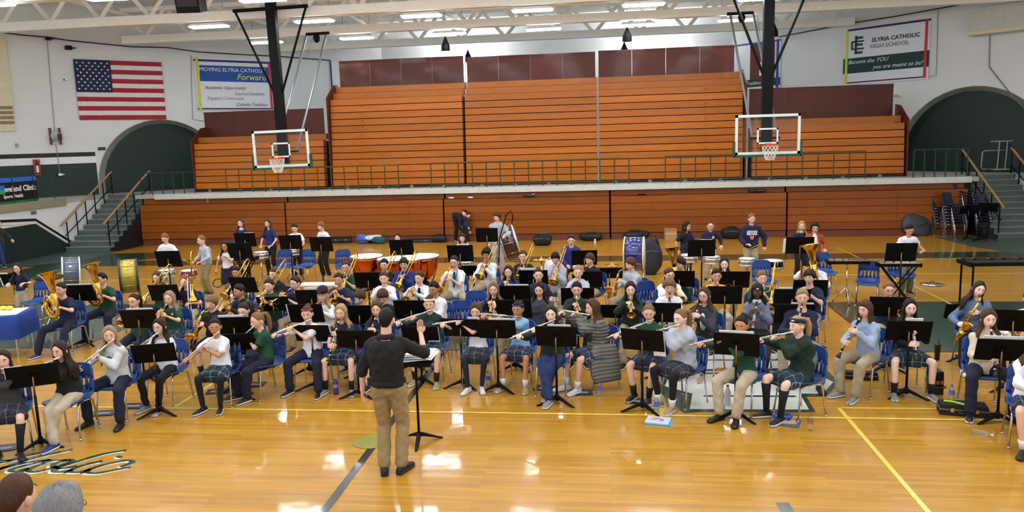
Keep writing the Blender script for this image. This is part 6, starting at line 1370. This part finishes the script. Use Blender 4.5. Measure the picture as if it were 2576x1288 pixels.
def tripod(t, z, m=CHROME, sp=.26, r=.011, base=.2):
    MB().tube([(0, 0, base*.6), (0, 0, z)], r*1.3, 8).build('stand_pole', m, t, True)
    for k in range(3):
        a = 2*PI*k/3 + .5; l = MB().tube([(0, 0, base+.12), (sp*math.cos(a), sp*math.sin(a), .012)], r, 6).build('leg', m, t, True); MB().ell((sp*math.cos(a), sp*math.sin(a), .014), (.018, .018, .014), 6, 5).build('foot', BLACK, l, True)
def snare(px, py, label, z=.80, r=.175, shell=None, foot=None):
    q = G(px, py, z); t = thing('snare_drum', label, 'drum', (q[0], q[1], 0))
    drum_shell(t, r, .14, z-.14, shell or CHROME, CHROME, lugs=8); tripod(t, z-.17)
    for k in range(3): a = 2*PI*k/3; MB().tube([(0, 0, z-.26), ((r+.01)*math.cos(a), (r+.01)*math.sin(a), z-.17), ((r+.02)*math.cos(a), (r+.02)*math.sin(a), z-.12)], .007, 5).build('basket_arm', CHROME, t, True)
    return t
MAPLE = mat('maroon_shell', '#3a1214', .25, coat=.6)
snare(418, 679, 'chrome snare drum before the boy in white polo and khakis', .78)
snare(474, 680, 'snare drum with red shell and upright chrome stand left of the mallet boy', .78, shell=mat('red_shell', '#7a1c22', .3))
snare(655, 634, 'chrome snare drum before the navy polo girl', .82); snare(733, 627, 'chrome snare drum before the dark haired boy in black trousers', .80, .17)
snare(1172, 652, 'snare drum before the person in lilac-white shirt', .80); snare(1790, 645, 'chrome snare drum behind the tall stand at right', .80); snare(1733, 641, 'white headed snare drum behind the green polo boy', .82, .18)
snare(1880, 650, 'chrome snare drum before the tall hoodie boy', .80); snare(1945, 655, 'black snare drum behind the shiny tuba', .78, .2, BLACKM); snare(1400, 690, 'snare drum hidden behind the raised trombone', .55)
# bass drums (axis horizontal)
def bass_drum(loc, rz, r, w_, shell, rim, label, tilt=0, name='bass_drum', z=None, frame_m=CHROME, head=SKIND, h0=None):
    t = thing(name, label, 'drum', loc, rz); zc = h0 or (r+.12)
    M = T(0, 0, zc) @ Ry(PI/2+tilt) @ T(0, 0, -w_/2)
    drum_shell(t, r, w_, 0, shell, rim, 32, 10, head, M)
    for sx in (-1, 1):
        for sy in (-1, 1): MB().tube([(sx*w_*.45, sy*r*.45, zc-r*.9), (sx*w_*.6, sy*r*.75, .0)], .014, 6).build('leg', frame_m, t, True)
    MB().tube([(-w_*.6, -r*.6, zc-r*.95), (w_*.6, -r*.6, zc-r*.95)], .012, 6).build('cross_bar', frame_m, t)
    MB().box((0, 0, 0), (.05, .006, .03)).build('badge', CHROME, t).matrix_local = T(0, 0, zc) @ Rx(-.5) @ T(0, -r-.004, 0)
    return t
q = G(1284, 690, 0); bass_drum((q[0], q[1]+.1, 0), .10, .44, .36, MAPLE, CHROME, 'big tilted maroon concert bass drum with chrome hardware at the back', tilt=-.28, h0=PY(1284, 612, q[1])[2])
t_ = thing('drum_cage', 'black suspension hoop holding a cymbal over the maroon drum', 'stand', (q[0]-.1, q[1]-.35, 0))
MB().tube([(-.15, 0, .3), (-.1, 0, 1.0), (.08, 0, 1.55), (.2, 0, 1.66), (.25, 0, 1.55), (.22, 0, 1.35)], .014, 6).build('tube', BLACKM, t_, True)
q = G(1597, 735, 0); bass_drum((q[0], q[1]+.15, 0), -.12, .36, .42, mat('blue_shell', '#14287c', .22, coat=.6), mat('cream_hoop', '#e4d49a', .4), 'royal blue bass drum with cream hoops on a chrome stand', h0=PY(1597, 640, q[1])[2])
q = G(185, 745, 0); bass_drum((q[0], q[1], 0), .66, .34, .36, mat('grey_sparkle', '#5d6a7c', .3, .3), WHITE, 'silver grey marching bass drum on a stand at the left', tilt=.08, h0=PY(188, 683, q[1])[2], frame_m=BLACKM)
q = G(325, 768, 0); bass_drum((q[0], q[1]+.1, 0), .56, .36, .36, mat('gold_sparkle', '#b9a640', .3, .4), mat('navy_hoop', '#1c1e4c', .4), 'gold sparkle bass drum on a wooden rack at the left', h0=PY(322, 695, q[1])[2], frame_m=mat('rack_wood', '#6b3a1c', .5))
# drum kit
q = G(1398, 720, 0); bass_drum((q[0], q[1]+.5, 0), PI/2-.3, .26, .36, mat('kit_grey', '#9aa0a8', .3), CHROME, 'grey kit bass drum in front of the royal blue hoodie boy')
def cymbal(loc, r, label, z, tilt=(0, 0), stand=True, m=BRASS):
    t = thing('cymbal', label, 'cymbal', loc)
    o = MB().lathe([(.004, .028), (.02, .03), (.04, .018), (r*.5, .010), (r, -.004), (r, -.007), (r*.5, .006), (.02, .02)], 28).build('plate', m, t, True); o.matrix_local = T(0, 0, z) @ Rx(tilt[0]) @ Ry(tilt[1])
    if stand: tripod(t, z+.05); MB().lathe([(.012, 0), (.012, .03)], 8, (0, 0, z+.03)).build('wing_nut', CHROME, t)
    return t
q = G(1362, 652, .95); cymbal((q[0], q[1], 0), .19, 'brass hi-hat cymbals on a chrome stand left of the drum kit', .95)
q = G(122, 700, 1.0); cymbal((q[0], q[1], 0), .28, 'suspended brass crash cymbal tilted between the left table and tuba', 1.02, (-.3, -.22))
q = G(2345, 716, 0); t = cymbal((q[0], q[1], 0), .24, 'pale cymbal lying on the floor right of the keyboard boy', .02, stand=False, m=SILVER); MB().tube([(-.05, 0, .05), (0, 0, .1), (.05, 0, .05)], .006, 5).build('strap', BLACK, t)
q = G(1540, 660, .3); cymbal((q[0], q[1]-.1, 0), .17, 'low brass cymbal on the floor right of the drum kit', .25)
# kettledrums
def kettle(px, py, label, r=.37, z=.80):
    q = G(px, py, z); t = thing('kettledrum', label, 'drum', (q[0], q[1], 0))
    MB().lathe([(.08, .22), (r*.45, .25), (r*.78, .36), (r*.95, .52), (r*.99, .70), (r, z-.03)], 32).build('bowl', COPPER, t, True)
    MB().lathe([(r, z-.035), (r+.02, z-.03), (r+.02, z), (r, z+.006), (r*.5, z+.008), (.01, z+.008)], 32).build('head', SKIND, t, True)
    MB().lathe([(r+.012, z-.04), (r+.026, z-.03), (r+.026, z-.012), (r+.012, z-.008)], 32, cap=False).build('counter_hoop', CHROME, t, True)
    for k in range(8): a = 2*PI*k/8+.2; MB().tube([((r+.024)*math.cos(a), (r+.024)*math.sin(a), z+.02), ((r+.02)*math.cos(a), (r+.02)*math.sin(a), z-.12)], .008, 5).build('tension_rod', CHROME, t)
    for k in range(4): a = 2*PI*k/4+.6; MB().tube([((r+.02)*math.cos(a), (r+.02)*math.sin(a), z-.06), (r*.9*math.cos(a), r*.9*math.sin(a), .4), (r*.55*math.cos(a), r*.55*math.sin(a), .1)], .014, 6).build('strut', mat('copper_strut', '#6e3018', .4, .5), t, True)
    MB().lathe([(r*.62, .02), (r*.62, .09), (r*.3, .2), (.1, .24)], 24).build('base', BLACKM, t, True); MB().box((0, -r*.75, .05), (.12, .18, .03)).build('pedal', STEEL, t)
kettle(922, 643, 'copper kettledrum at the left end of the row', .36); kettle(985, 650, 'copper kettledrum second from the left, behind the music stand', .31); kettle(1030, 649, 'copper kettledrum second from the right', .30); kettle(1060, 643, 'largest copper kettledrum at the right end of the row', .39)
# keyboard percussion
def bars_instr(px, py, label, L, D, z, n, barm, framem, rz=0, legs='x', name='glockenspiel'):
    q = G(px, py, z); t = thing(name, label, 'percussion', (q[0], q[1], 0), rz)
    MB().bb(-L/2, L/2, -D/2, -D/2+.03, z-.06, z-.0).build('rail', framem, t); MB().bb(-L/2, L/2, D/2-.03, D/2, z-.06, z-.0).build('rail', framem, t)
    for sx in (-1, 1): MB().bb(sx*L/2-.02, sx*L/2+.02, -D/2, D/2, z-.07, z+.005).build('end_block', framem, t)
    for i in range(n): x = -L/2 + L*(i+.5)/n; MB().bb(x-L/n*.42, x+L/n*.42, -D/2-.01+.08*D*i/n, D*.05, z+.004, z+.016).build('bar', barm, t)
    for i in range(n-1):
        if i % 7 in (2, 6): continue
        x = -L/2 + L*(i+1)/n; MB().bb(x-L/n*.36, x+L/n*.36, D*.03, D/2+.01-.08*D*i/n, z+.018, z+.03).build('bar', barm, t)
    if legs == 'x':
        for sy in (-1, 1): MB().tube([(-L*.42, sy*.1, z-.06), (L*.36, sy*.1, .01)], .013, 6).build('leg', BLACKM, t); MB().tube([(L*.42, sy*.1, z-.06), (-L*.36, sy*.1, .01)], .013, 6).build('leg', BLACKM, t)
    elif legs == 't': tripod(t, z-.06)
    else:
        for sx in (-1, 1):
            for sy in (-1, 1): l = MB().tube([(sx*(L/2-.06), sy*(D/2-.05), z-.06), (sx*(L/2-.06), sy*(D/2-.05), .05)], .02, 6).build('leg', BLACKM, t); MB().lathe([(.03, -.012), (.03, .012)], 10, (sx*(L/2-.06), sy*(D/2-.05), .035), Rx(PI/2)).build('caster', BLACK, l)
    return t
bars_instr(2132, 655, 'long keyboard glockenspiel with pale bars left of the empty blue chair', .74, .24, .86, 18, SILVER, BLACKM, -.03, 't')
bars_instr(2260, 661, 'keyboard glockenspiel on crossed black legs before the white polo boy', .74, .26, .84, 18, SILVER, BLACKM, -.05)
bars_instr(2560, 655, 'large dark marimba running out of the right edge', 1.9, .55, .90, 26, mat('rosewood', '#231715', .35), BLACKM, .03, 'r', 'marimba')
bars_instr(612, 647, 'small wooden xylophone before the navy sweater girl', .62, .28, .82, 16, mat('orange_bar', '#9c4a24', .4), BLACKM, 0, 'x', 'xylophone')
# tambourine
q = PY(548, 712, G(560, 750)[1]-.1); t = thing('tambourine', 'black tambourine held low by the girl in white tee', 'percussion', q)
MB().tube([(.115*math.cos(a), .045*math.sin(a), .09*math.sin(a)) for a in np.linspace(0, 2*PI, 25)], .014, 6, cap=False).build('frame', BLACK, t, True)
for k in range(7): a = 2*PI*k/7; MB().ell((.115*math.cos(a), .045*math.sin(a), .09*math.sin(a)), (.024, .02, .008), 8, 5).build('jingle', BRASS, t)
def stick(a, b, label, m=None, tip=None):
    a = np.array(a); b = np.array(b); t = thing('drumstick' if not tip else 'mallet', label, 'drumstick', a); d = b-a
    MB().tube([(0, 0, 0), d*.85, d], [.008, .007, .004], 6).build('shaft', m or mat('hickory', '#c49a5c', .5), t, True); MB().ell(d, (.011, .011, .014) if not tip else (.022, .022, .022), 7, 5).build('tip', tip or mat('hickory', '#c49a5c', .5), t, True)
def SK(y, p, q_, lab, **k): stick(PY(*p, y), PY(*q_, y-.1), lab, **k)
SK(17.55, (1886, 626), (1913, 614), 'pale drumstick held up by the tall hoodie boy'); SK(16.4, (482, 664), (463, 655), 'mallet with green tip held by the pale sweatshirt boy', tip=mat('green_tip', '#3fd04a', .5))
SK(16.3, (398, 668), (412, 676), 'drumstick over the left snare drum'); SK(18.3, (676, 619), (652, 620), 'drumstick held by the navy polo girl'); SK(17.9, (745, 621), (762, 624), 'drumstick held by the boy looking down'); SK(16.1, (2290, 657), (2322, 652), 'thin mallet in the right hand of the keyboard boy')
# ---------------------------------------------------------------- bags, cases, bottles and papers
def blob(mb, c, r, M=None, seed=0, f=9, a=.12, nu=18, nv=12):
    k = MB(); k.ell((0, 0, 0), r, nu, nv); v = k.V[0]; v = np.sign(v)*np.abs(v/np.array(r))**.75*np.array(r); v = v*(1+a*np.sin(v[:, :1]*f*1.3+seed)*np.sin(v[:, 1:2]*f+seed*2+v[:, 2:]*f)); k.V[0] = v
    return mb.merge(k, T(*c) @ (M or Matrix()))
def bag(px, py, label, r, m, seed=0, name='bag', cat='bag', rz=0, strap=True, dy=0, extra=None):
    q = G(px, py, 0); t = thing(name, label, cat, (q[0], q[1]+dy, 0), rz); b = MB(); blob(b, (0, 0, r[2]*.93), r, seed=seed); b.build('body', m, t, True)
    if strap: MB().tube([(-r[0]*.6, -r[1]*.5, r[2]*1.5), (-r[0]*.3, -r[1]*.6, r[2]*2.0), (r[0]*.3, -r[1]*.6, r[2]*2.05), (r[0]*.6, -r[1]*.5, r[2]*1.5)], .014, 6).build('strap', BLACK, t, True)
    MB().tube([(-r[0]*.8, -r[1]*.92, r[2]*1.2), (0, -r[1]*1.0, r[2]*1.3), (r[0]*.8, -r[1]*.92, r[2]*1.2)], .007, 5).build('zip', STEEL, t)
    if extra: extra(t)
    return t
BAGK = mat('bag_black', '#101013', .8, bump=.3)
bag(1365, 617, 'black padded drum bag with blue top left of the white papers', (.33, .2, .19), BAGK, 1, extra=lambda t: MB().ell((.05, 0, .38), (.09, .06, .04)).build('lining', mat('bag_blue', '#1c4ab0', .8), t, True))
bag(1487, 606, 'long soft black bag right of the drum kit boy', (.38, .18, .14), BAGK, 2, dy=.1); bag(1603, 606, 'black jacket heap behind the blue bass drum', (.42, .22, .16), BAGK, 3, name='jacket_heap', cat='clothing', dy=.35)
bag(1840, 601, 'dark slumped bag left of the tall hoodie boy', (.32, .22, .2), BAGK, 4, dy=.1); bag(1105, 609, 'black soft bag lying left of the bent person', (.28, .18, .14), BAGK, 5)
bag(1905, 489, 'black coat folded on top of the lower bleachers', (.3, .14, .05), BAGK, 6, name='coat_heap', cat='clothing', strap=False).location = PY(1905, 489, 26.2)*[1, 1, 0] + [0, 0, 1.475]
bag(700, 600, 'dark case behind the navy polo girl', (.2, .15, .13), BAGK, 7, dy=.2); bag(788, 604, 'black bag left of the blond boy looking left', (.2, .16, .16), BAGK, 8, dy=.2)
bag(1640, 690, 'tall grey-black gig bag leaning beside the blue bass drum', (.25, .2, .48), mat('bag_charcoal', '#23262e', .7), 9, name='gig_bag', cat='bag')
q = G(926, 613, 0)
for i, (dx, z, r, c, lab) in enumerate(((-.2, .16, (.28, .2, .16), '#5466b8', 'crumpled periwinkle blue jacket on the bag heap'), (.12, .2, (.32, .18, .09), '#d4dadc', 'white sleeve of a jacket lying on the bag heap'), (.35, .13, (.26, .2, .13), '#1c5a6c', 'teal jacket end lying on the bag heap'))):
    t = thing('jacket', lab, 'clothing', (q[0]+dx, q[1]+.15, 0)); b = MB(); blob(b, (0, -.0-i*.05, z), r, seed=20+i, a=.2); b.build('body', mat('jk%d' % i, c, .85, bump=.4), t, True); MB().tube([(-r[0]*.7, -r[1], z), (0, -r[1]*1.15, z+.02), (r[0]*.7, -r[1], z-.02)], .03, 6).build('sleeve', mat('jk%d' % i, c, .85, bump=.4), t, True)
def case(loc, d, label, rz=0, m=None, latches=2, name='instrument_case'):
    t = thing(name, label, 'case', loc, rz); x, y, z = d
    b = MB().box((0, 0, z*.27), (x, y, z*.54)); b.build('base', m or BAGK, t); b = MB().box((0, 0, z*.78), (x, y, z*.44), taper=.94); b.build('lid', m or BAGK, t)
    MB().box((0, 0, z*.55), (x*1.01, y*1.01, .012)).build('trim', STEEL, t)
    for i in range(latches): MB().box(((i-(latches-1)/2)*x*.5, -y/2-.006, z*.55), (.035, .012, .05)).build('latch', BRASS, t)
    MB().tube([(-.07, -y/2-.01, z*.4), (-.06, -y/2-.04, z*.36), (.06, -y/2-.04, z*.36), (.07, -y/2-.01, z*.4)], .01, 6).build('handle', BLACK, t, True)
    return t
q = G(861, 611, 0); case((q[0], q[1], 0), (.72, .25, .22), 'black hard case on the floor right of the blond boy looking left')
q = G(1052, 609, 0); case((q[0], q[1], 0), (1.1, .3, .12), 'long open trombone case lying left of the bent person', .05)
q = G(2270, 590, 0); t = thing('cymbal_case', 'rounded grey plastic case leaning at the lower bleachers on the right', 'case', (q[0]+.3, q[1]-.3, 0), -.1); b = MB(); blob(b, (0, 0, .33), (.46, .14, .34), Ry(.35) @ Rx(-.3), a=.0); b.build('shell', mat('case_grey', '#34383e', .5), t, True); MB().tube([(-.3, -.1, .2), (0, -.16, .3), (.3, -.1, .42)], .012, 6).build('seam', BLACK, t)
q = G(1688, 598, 0); t = thing('cardboard_box', 'brown cardboard box by the lower bleachers left of the black haired girl', 'box', (q[0]-.05, q[1]-.35, 0), .1); KB = mat('cardboard', '#b08a5c', .8)
MB().box((0, 0, .17), (.38, .3, .34)).build('body', KB, t); MB().box((0, -.02, .345), (.4, .3, .012)).build('flap', KB, t); MB().box((0, -.152, .2), (.38, .004, .05)).build('packing_tape', mat('tape', '#c9a876', .4), t)
def bottle(loc, label, h=.21, r=.033, cap='#2a4cb8', lbl='#3c6cc8', body=BOTTLE, rot=None, name='water_bottle'):
    t = thing(name, label, 'bottle', loc); 
    MB().lathe([(r*.9, 0), (r, .01), (r, h*.34), (r*.93, h*.4), (r, h*.46), (r, h*.66), (r*.5, h*.85), (r*.38, h*.9), (r*.38, h*.93)], 12).build('body', body, t, True)
    MB().lathe([(r*.42, h*.92), (r*.42, h), (r*.1, h+.002)], 10).build('cap', mat('cap' + cap[1:], cap, .5), t, True)
    if lbl: MB().lathe([(r*1.02, h*.42), (r*1.02, h*.62)], 12, cap=False).build('label_band', mat('lbl' + lbl[1:], lbl, .5), t, True)
    if rot is not None: t.matrix_world = T(*loc) @ rot
    return t
def gb(px, py, lab, **k): q = G(px, py, 0); return bottle((q[0], q[1], 0), lab, **k)
gb(306, 1045, 'clear bottle of dark drink at the feet of the off-white sweatshirt girl', body=mat('cola', '#6a4436', .2, alpha=.8), cap='#d8d8d8', lbl=None)
gb(1228, 970, 'clear water bottle behind the feet of the plaid skirt flutist'); gb(1508, 996, 'small water bottle right of the puffer coat girl'); gb(1652, 1042, 'water bottle standing before the grey hoodie girl', h=.24, cap='#e4e4e4')
gb(1830, 1020, 'tall frosted white tumbler under the cream trousers girl', h=.27, r=.04, cap='#8a4a30', lbl=None, body=mat('frost', '#c8ccca', .4), name='tumbler'); gb(2038, 1082, 'orange-capped empty bottle beside the magazines', h=.2, cap='#a8481c', lbl='#a86a4a')
gb(846, 992, 'purple patterned drinking bottle at the feet of the blonde clarinetist', h=.24, r=.036, body=mat('purple_b', '#3c2a6c', .3), cap='#6a8ab0', lbl='#8a7ab0', name='drinking_bottle'); gb(22, 797, 'water bottle on the left table', h=.2, cap='#e0e0e0').location.z = .73
gb(1001, 598, 'water bottle on the floor behind the kettledrums', h=.2); gb(523, 514, 'tiny white bottle standing on the lower bleachers', h=.18, cap='#e0e0e0', lbl=None).location = PY(523, 514, 26.15)*[1, 1, 0] + [0, 0, 1.475]; gb(1497, 610, 'paper cup on the floor right of the long black bag', h=.12, r=.04, body=PAPER, lbl='#b03a3a', cap='#e8e8e8', name='paper_cup')
q = G(2450, 1090, 0); bottle((q[0]-.02, q[1], .034), 'empty crumpled water bottle lying on its side at lower right', cap='#e8eef0', lbl=None, rot=Rz(-.75) @ Ry(PI/2))
q = G(2357, 905, 0); t = thing('iced_drink', 'dark tumbler with straw right of the black haired girl', 'cup', (q[0], q[1], 0)); MB().lathe([(.034, 0), (.045, .22), (.047, .22)], 14).build('cup', mat('dark_cup', '#1c100c', .3), t, True); MB().lathe([(.049, .22), (.05, .235), (.02, .24)], 14).build('lid', BLACK, t, True); MB().tube([(.01, 0, .22), (.016, 0, .33)], .005, 6).build('straw', BLACK, t)
q = G(2410, 1040, 0); case((q[0]+.05, q[1], 0), (.52, .22, .13), 'black clarinet case with lime strap at lower right', -.22); ttl = thing('lanyard', 'lime green lanyard draped over the black clarinet case', 'strap', (q[0], q[1], .13)); MB().tube([(-.15, .05, .012), (-.05, .0, .012), (.02, -.08, .012), (.1, -.14, .0)], .012, 6).build('ribbon', mat('lime', '#a8d42c', .6), ttl)
bottle((q[0]-.06, q[1]+.06, .13), 'blue-capped water bottle on top of the black clarinet case')
q = G(2350, 985, 0); case((q[0], q[1], 0), (.11, .26, .30), 'small upright shiny black case right of the black haired girl', .05, mat('shiny_black', '#0e0e14', .2), name='small_case')
q = G(2165, 955, 0); case((q[0]+.02, q[1]+.05, 0), (.42, .13, .10), 'black case behind the feet of the blue-grey sweatshirt girl', -.1); q = G(2572, 1062, 0); case((q[0]+.1, q[1], 0), (.4, .28, .16), 'black case at the right edge with brass latch', -.1)
q = G(545, 965, 0)
def folder(px, py, lab, w_=.3, d=.22, rz=0, m=None, th=.012, name='folder', cat='folder'):
    q = G(px, py, 0); t = thing(name, lab, cat, (q[0], q[1], 0), rz); MB().box((0, 0, th*.5), (w_, d, th)).build('cover', m or mat('folder_black', '#14161c', .4), t); MB().box((.004, 0, th*.5), (w_*.97, d*.95, th*.6)).build('pages', PAPER, t); MB().box((0, -d*.1, th+.001), (w_*.6, d*.25, .002)).build('title_patch', mat('patch_grey', '#8a9098', .6), t)
for px, py, lab, rz in ((548, 985, 'black folder under the white tee flutist', .3), (640, 968, 'black folder behind the first stand left of the red headband girl', .1), (1372, 978, 'black folder right of the jeans girl', -.2), (1462, 988, 'black folder under the puffer coat girl', .1), (10, 1128, 'black folder at the far left edge', .4), (262, 1040, 'black folder under the off-white sweatshirt girl', .2), (338, 1022, 'blue-grey folder right of the cola bottle', .1), (1605, 1010, 'navy folder behind the black sneakers', -.2)): folder(px, py, lab, rz=rz)
def mag(px, py, lab, w_, d, rz, cols, z=0, th=.012):
    q = G(px, py, 0); t = thing('magazine', lab, 'book', (q[0], q[1], z), rz); MB().box((0, 0, th/2), (w_, d, th)).build('cover', mat('mg' + cols[0][1:], cols[0], .35), t); MB().box((0, 0, th/2), (w_*1.003, d*.98, th*.7)).build('pages', PAPER, t)
    MB().box((-w_*.1, d*.1, th+.001), (w_*.55, d*.5, .002)).build('cover_picture', mat('mg' + cols[1][1:], cols[1], .35), t); MB().tube([(-.06, 0, th+.002), (0, .04, th+.002), (.07, 0, th+.002), (.03, -.04, th+.002)], .006, 5).build('cover_mark', mat('mg' + cols[2][1:], cols[2], .35), t)
mag(1658, 1062, 'turquoise edged book under the white music book on the floor', .30, .24, -.2, ('#2a9cc0', '#d8a08c', '#2c4ca8')); mag(1655, 1061, 'white music book with blue corner lying on the turquoise book', .28, .23, -.25, ('#c4cce8', '#e0b09a', '#3c5cc0'), .013)
mag(1976, 1064, 'dark covered magazine at the bottom of the pile by the grey hoodie girl', .34, .25, -.35, ('#54545c', '#c8ccd4', '#a83a3a')); mag(1972, 1061, 'pale pink book in the middle of the magazine pile', .26, .2, -.1, ('#c8a8a4', '#d8dce0', '#30343c'), .013)
q = G(1972, 1057, 0); t = thing('pencil_case', 'blue clear pencil case on top of the magazine pile', 'case', (q[0]-.02, q[1], .026), -.15); b = MB(); blob(b, (0, 0, .03), (.12, .07, .03), a=.05); b.build('pouch', mat('pencil_blue', '#2450b0', .3), t, True); MB().box((0, -.02, .062), (.16, .01, .004)).build('zip', BLACK, t)
for px, py, lab in ((1432, 601, 'white paper bundle beside the black drum bag'), (1329, 497, 'white cap with black brim lying on the lower bleachers'), (1135, 504, 'small white tissue on the lower bleachers'), (1183, 503, 'second small tissue on the lower bleachers')):
    z = 1.48 if py < 520 else 0; q = G(px, py, z); t = thing('paper_bundle' if 'paper' in lab else ('cap' if 'cap' in lab else 'tissue'), lab, 'litter' if 'tissue' in lab else ('hat' if 'cap' in lab else 'paper'), (PY(px, py, 26.15)[0], 26.15, 1.475) if z else (q[0], q[1], 0)); k = .5 if 'tissue' in lab else 1
    b = MB(); blob(b, (0, 0, .05*k), (.2*k, .12*k, .05*k), a=.25, seed=3); b.build('body', PAPER if 'cap' not in lab else mat('cap_green', '#20382c', .8), t, True); 
    if k == 1: MB().box((.1, -.05, .08), (.25, .06, .012), Ry(-.3)).build('brim', PAPER, t)
# snare-top white board tables (percussion tables with white cloth)
def table(px, py, label, w_, d, z, m, rz=0, cloth=None):
    q = G(px, py, z); t = thing('table', label, 'table', (q[0], q[1], 0), rz); MB().box((0, 0, z-.015), (w_, d, .03)).build('tabletop', m, t)
    for sx in (-1, 1):
        for sy in (-1, 1): MB().tube([(sx*w_*.44, sy*d*.4, z-.03), (sx*w_*.44, sy*d*.4, 0)], .014, 6).build('leg', CHROME, t)
    return t, q
table(803, 713, 'long white topped table behind the beanie girl', .75, .3, .70, WHITE); table(600, 741, 'low white board behind the boy in black fleece', .3, .3, .55, WHITE)
t, q = table(-15, 788, 'left edge table with blue cloth and white paper', 1.0, .7, .72, BLUEP, .25)
cl = MB(); R = []
for a in np.linspace(0, 2*PI, 33)[:-1]:
    k = max(abs(math.cos(a)), abs(math.sin(a))); x, y = .52*math.cos(a)/k, .37*math.sin(a)/k; R.append((x, y, a))
cl.loft([[(x*g, y*g, z + (0 if z > .5 else 0)) for x, y, a in R] for g, z in ((.2, .722), (.98, .722), (1.0, .715), (1.02, .5), (1.0+.02, .32))], False).build('cloth', mat('blue_cloth', '#153a8c', .8), t, True)
MB().box((0.05, 0, .728), (.8, .6, .006), Rz(.1)).build('paper_cover', PAPER, t)
for i, (px, lab) in enumerate(((8, 'yellow maraca on the left table, left one'), (24, 'yellow maraca on the left table, right one'))):
    q2 = G(px, 776, .76); t2 = thing('maraca', lab, 'percussion', (q2[0], q2[1], .77)); MB().ell((0, 0, 0), (.07, .05, .04), 12, 8).build('head', mat('maraca', '#e0d02a', .3), t2, True); MB().tube([(-.05, 0, 0), (-.18, .02, -.01)], .012, 6).build('handle', mat('maraca', '#e0d02a', .3), t2, True)
# stacks of chairs at the right
PROTO2 = thing('navy_chair', 'x', 'chair', (0, -30, 0)); mk_chair(PROTO2, NAVYP); seal(PROTO2); used2 = [False]
def navy(loc, rz, lab, g):
    M = T(*loc) @ Rz(rz)
    if not used2[0]: used2[0] = True; PROTO2.matrix_world = M; PROTO2['label'] = lab; PROTO2['group'] = g; return
    copy_tree(PROTO2, M=M, label=lab, group=g)
ON = ['lowest', 'second', 'third', 'fourth', 'fifth', 'sixth', 'seventh', 'eighth', 'ninth', 'tenth', 'topmost']
for nm, px, py, n, z0, rz in (('leftmost low stack', 2372, 592, 6, 0, .5), ('second stack from the left', 2398, 596, 7, 0, .4), ('tall stack', 2432, 590, 11, .32, .3), ('right stack', 2470, 592, 6, .1, -.2)):
    q = G(px, py, 0)
    for i in range(n): navy((q[0]-.012*i, q[1]-.1+.022*i, z0*0+i*.092), rz, 'navy plastic chair, %s of the %s at the right stairs' % (ON[i] if i < n-1 else 'topmost', nm), 'stacked navy chairs')
for i, (px, py) in enumerate(((2420, 600), (2448, 603), (2470, 600))):
    q = G(px, py, 0); spawn('tall_music_stand', 'spare black music stand before the navy chair stacks, %s' % ('left one', 'middle one', 'right one')[i], M=T(q[0], q[1]-.3, 0) @ Rz(.2-.2*i) @ Matrix.Diagonal((1, 1, .82+.03*i, 1)))
# chair trolley on the right deck
q = G(2497, 432, DZ); t = thing('chair_trolley', 'pale metal chair trolley on the deck before the right arch', 'trolley', (q[0], q[1]-.4, DZ), .1); TR = mat('trolley_paint', '#a9b0a4', .4, .3)
MB().tube([(-.05, 0, .1), (-.02, 0, 1.05)], .02, 6).build('upright', TR, t); MB().tube([(.22, 0, .1), (.25, 0, 1.05)], .02, 6).build('upright', TR, t); MB().tube([(-.32, 0, 1.06), (.45, 0, 1.06)], .022, 6).build('top_bar', TR, t)
MB().tube([(.2, 0, .75), (-.5, 0, .75), (-.58, 0, .7), (-.6, 0, .2), (-.55, 0, .12), (-.3, 0, .12)], .02, 6).build('side_frame', TR, t, True); MB().tube([(-.3, -.2, .1), (.25, -.2, .1), (.25, .2, .1), (-.3, .2, .1)], .02, 6).build('base_frame', TR, t)
for x in (-.35, .05, .35): MB().lathe([(.06, -.02), (.06, .02)], 10, (x, 0, .06), Rx(PI/2)).build('wheel', BLACK, t)
# ---------------------------------------------------------------- tidy up: lettering becomes mesh, unused prototypes go
dg = bpy.context.evaluated_depsgraph_get(); dg.update()
for o in [o for o in SC.objects if o.type == 'FONT']:
    me = bpy.data.meshes.new_from_object(o.evaluated_get(dg)); n = link('lettering', me, o.parent, M=o.matrix_local.copy()); n.name = 'lettering'
    bpy.data.objects.remove(o)
for k, u in USED.items():
    if not u:
        p = PROTO[k]
        for c in list(p.children_recursive): bpy.data.objects.remove(c)
        bpy.data.objects.remove(p)
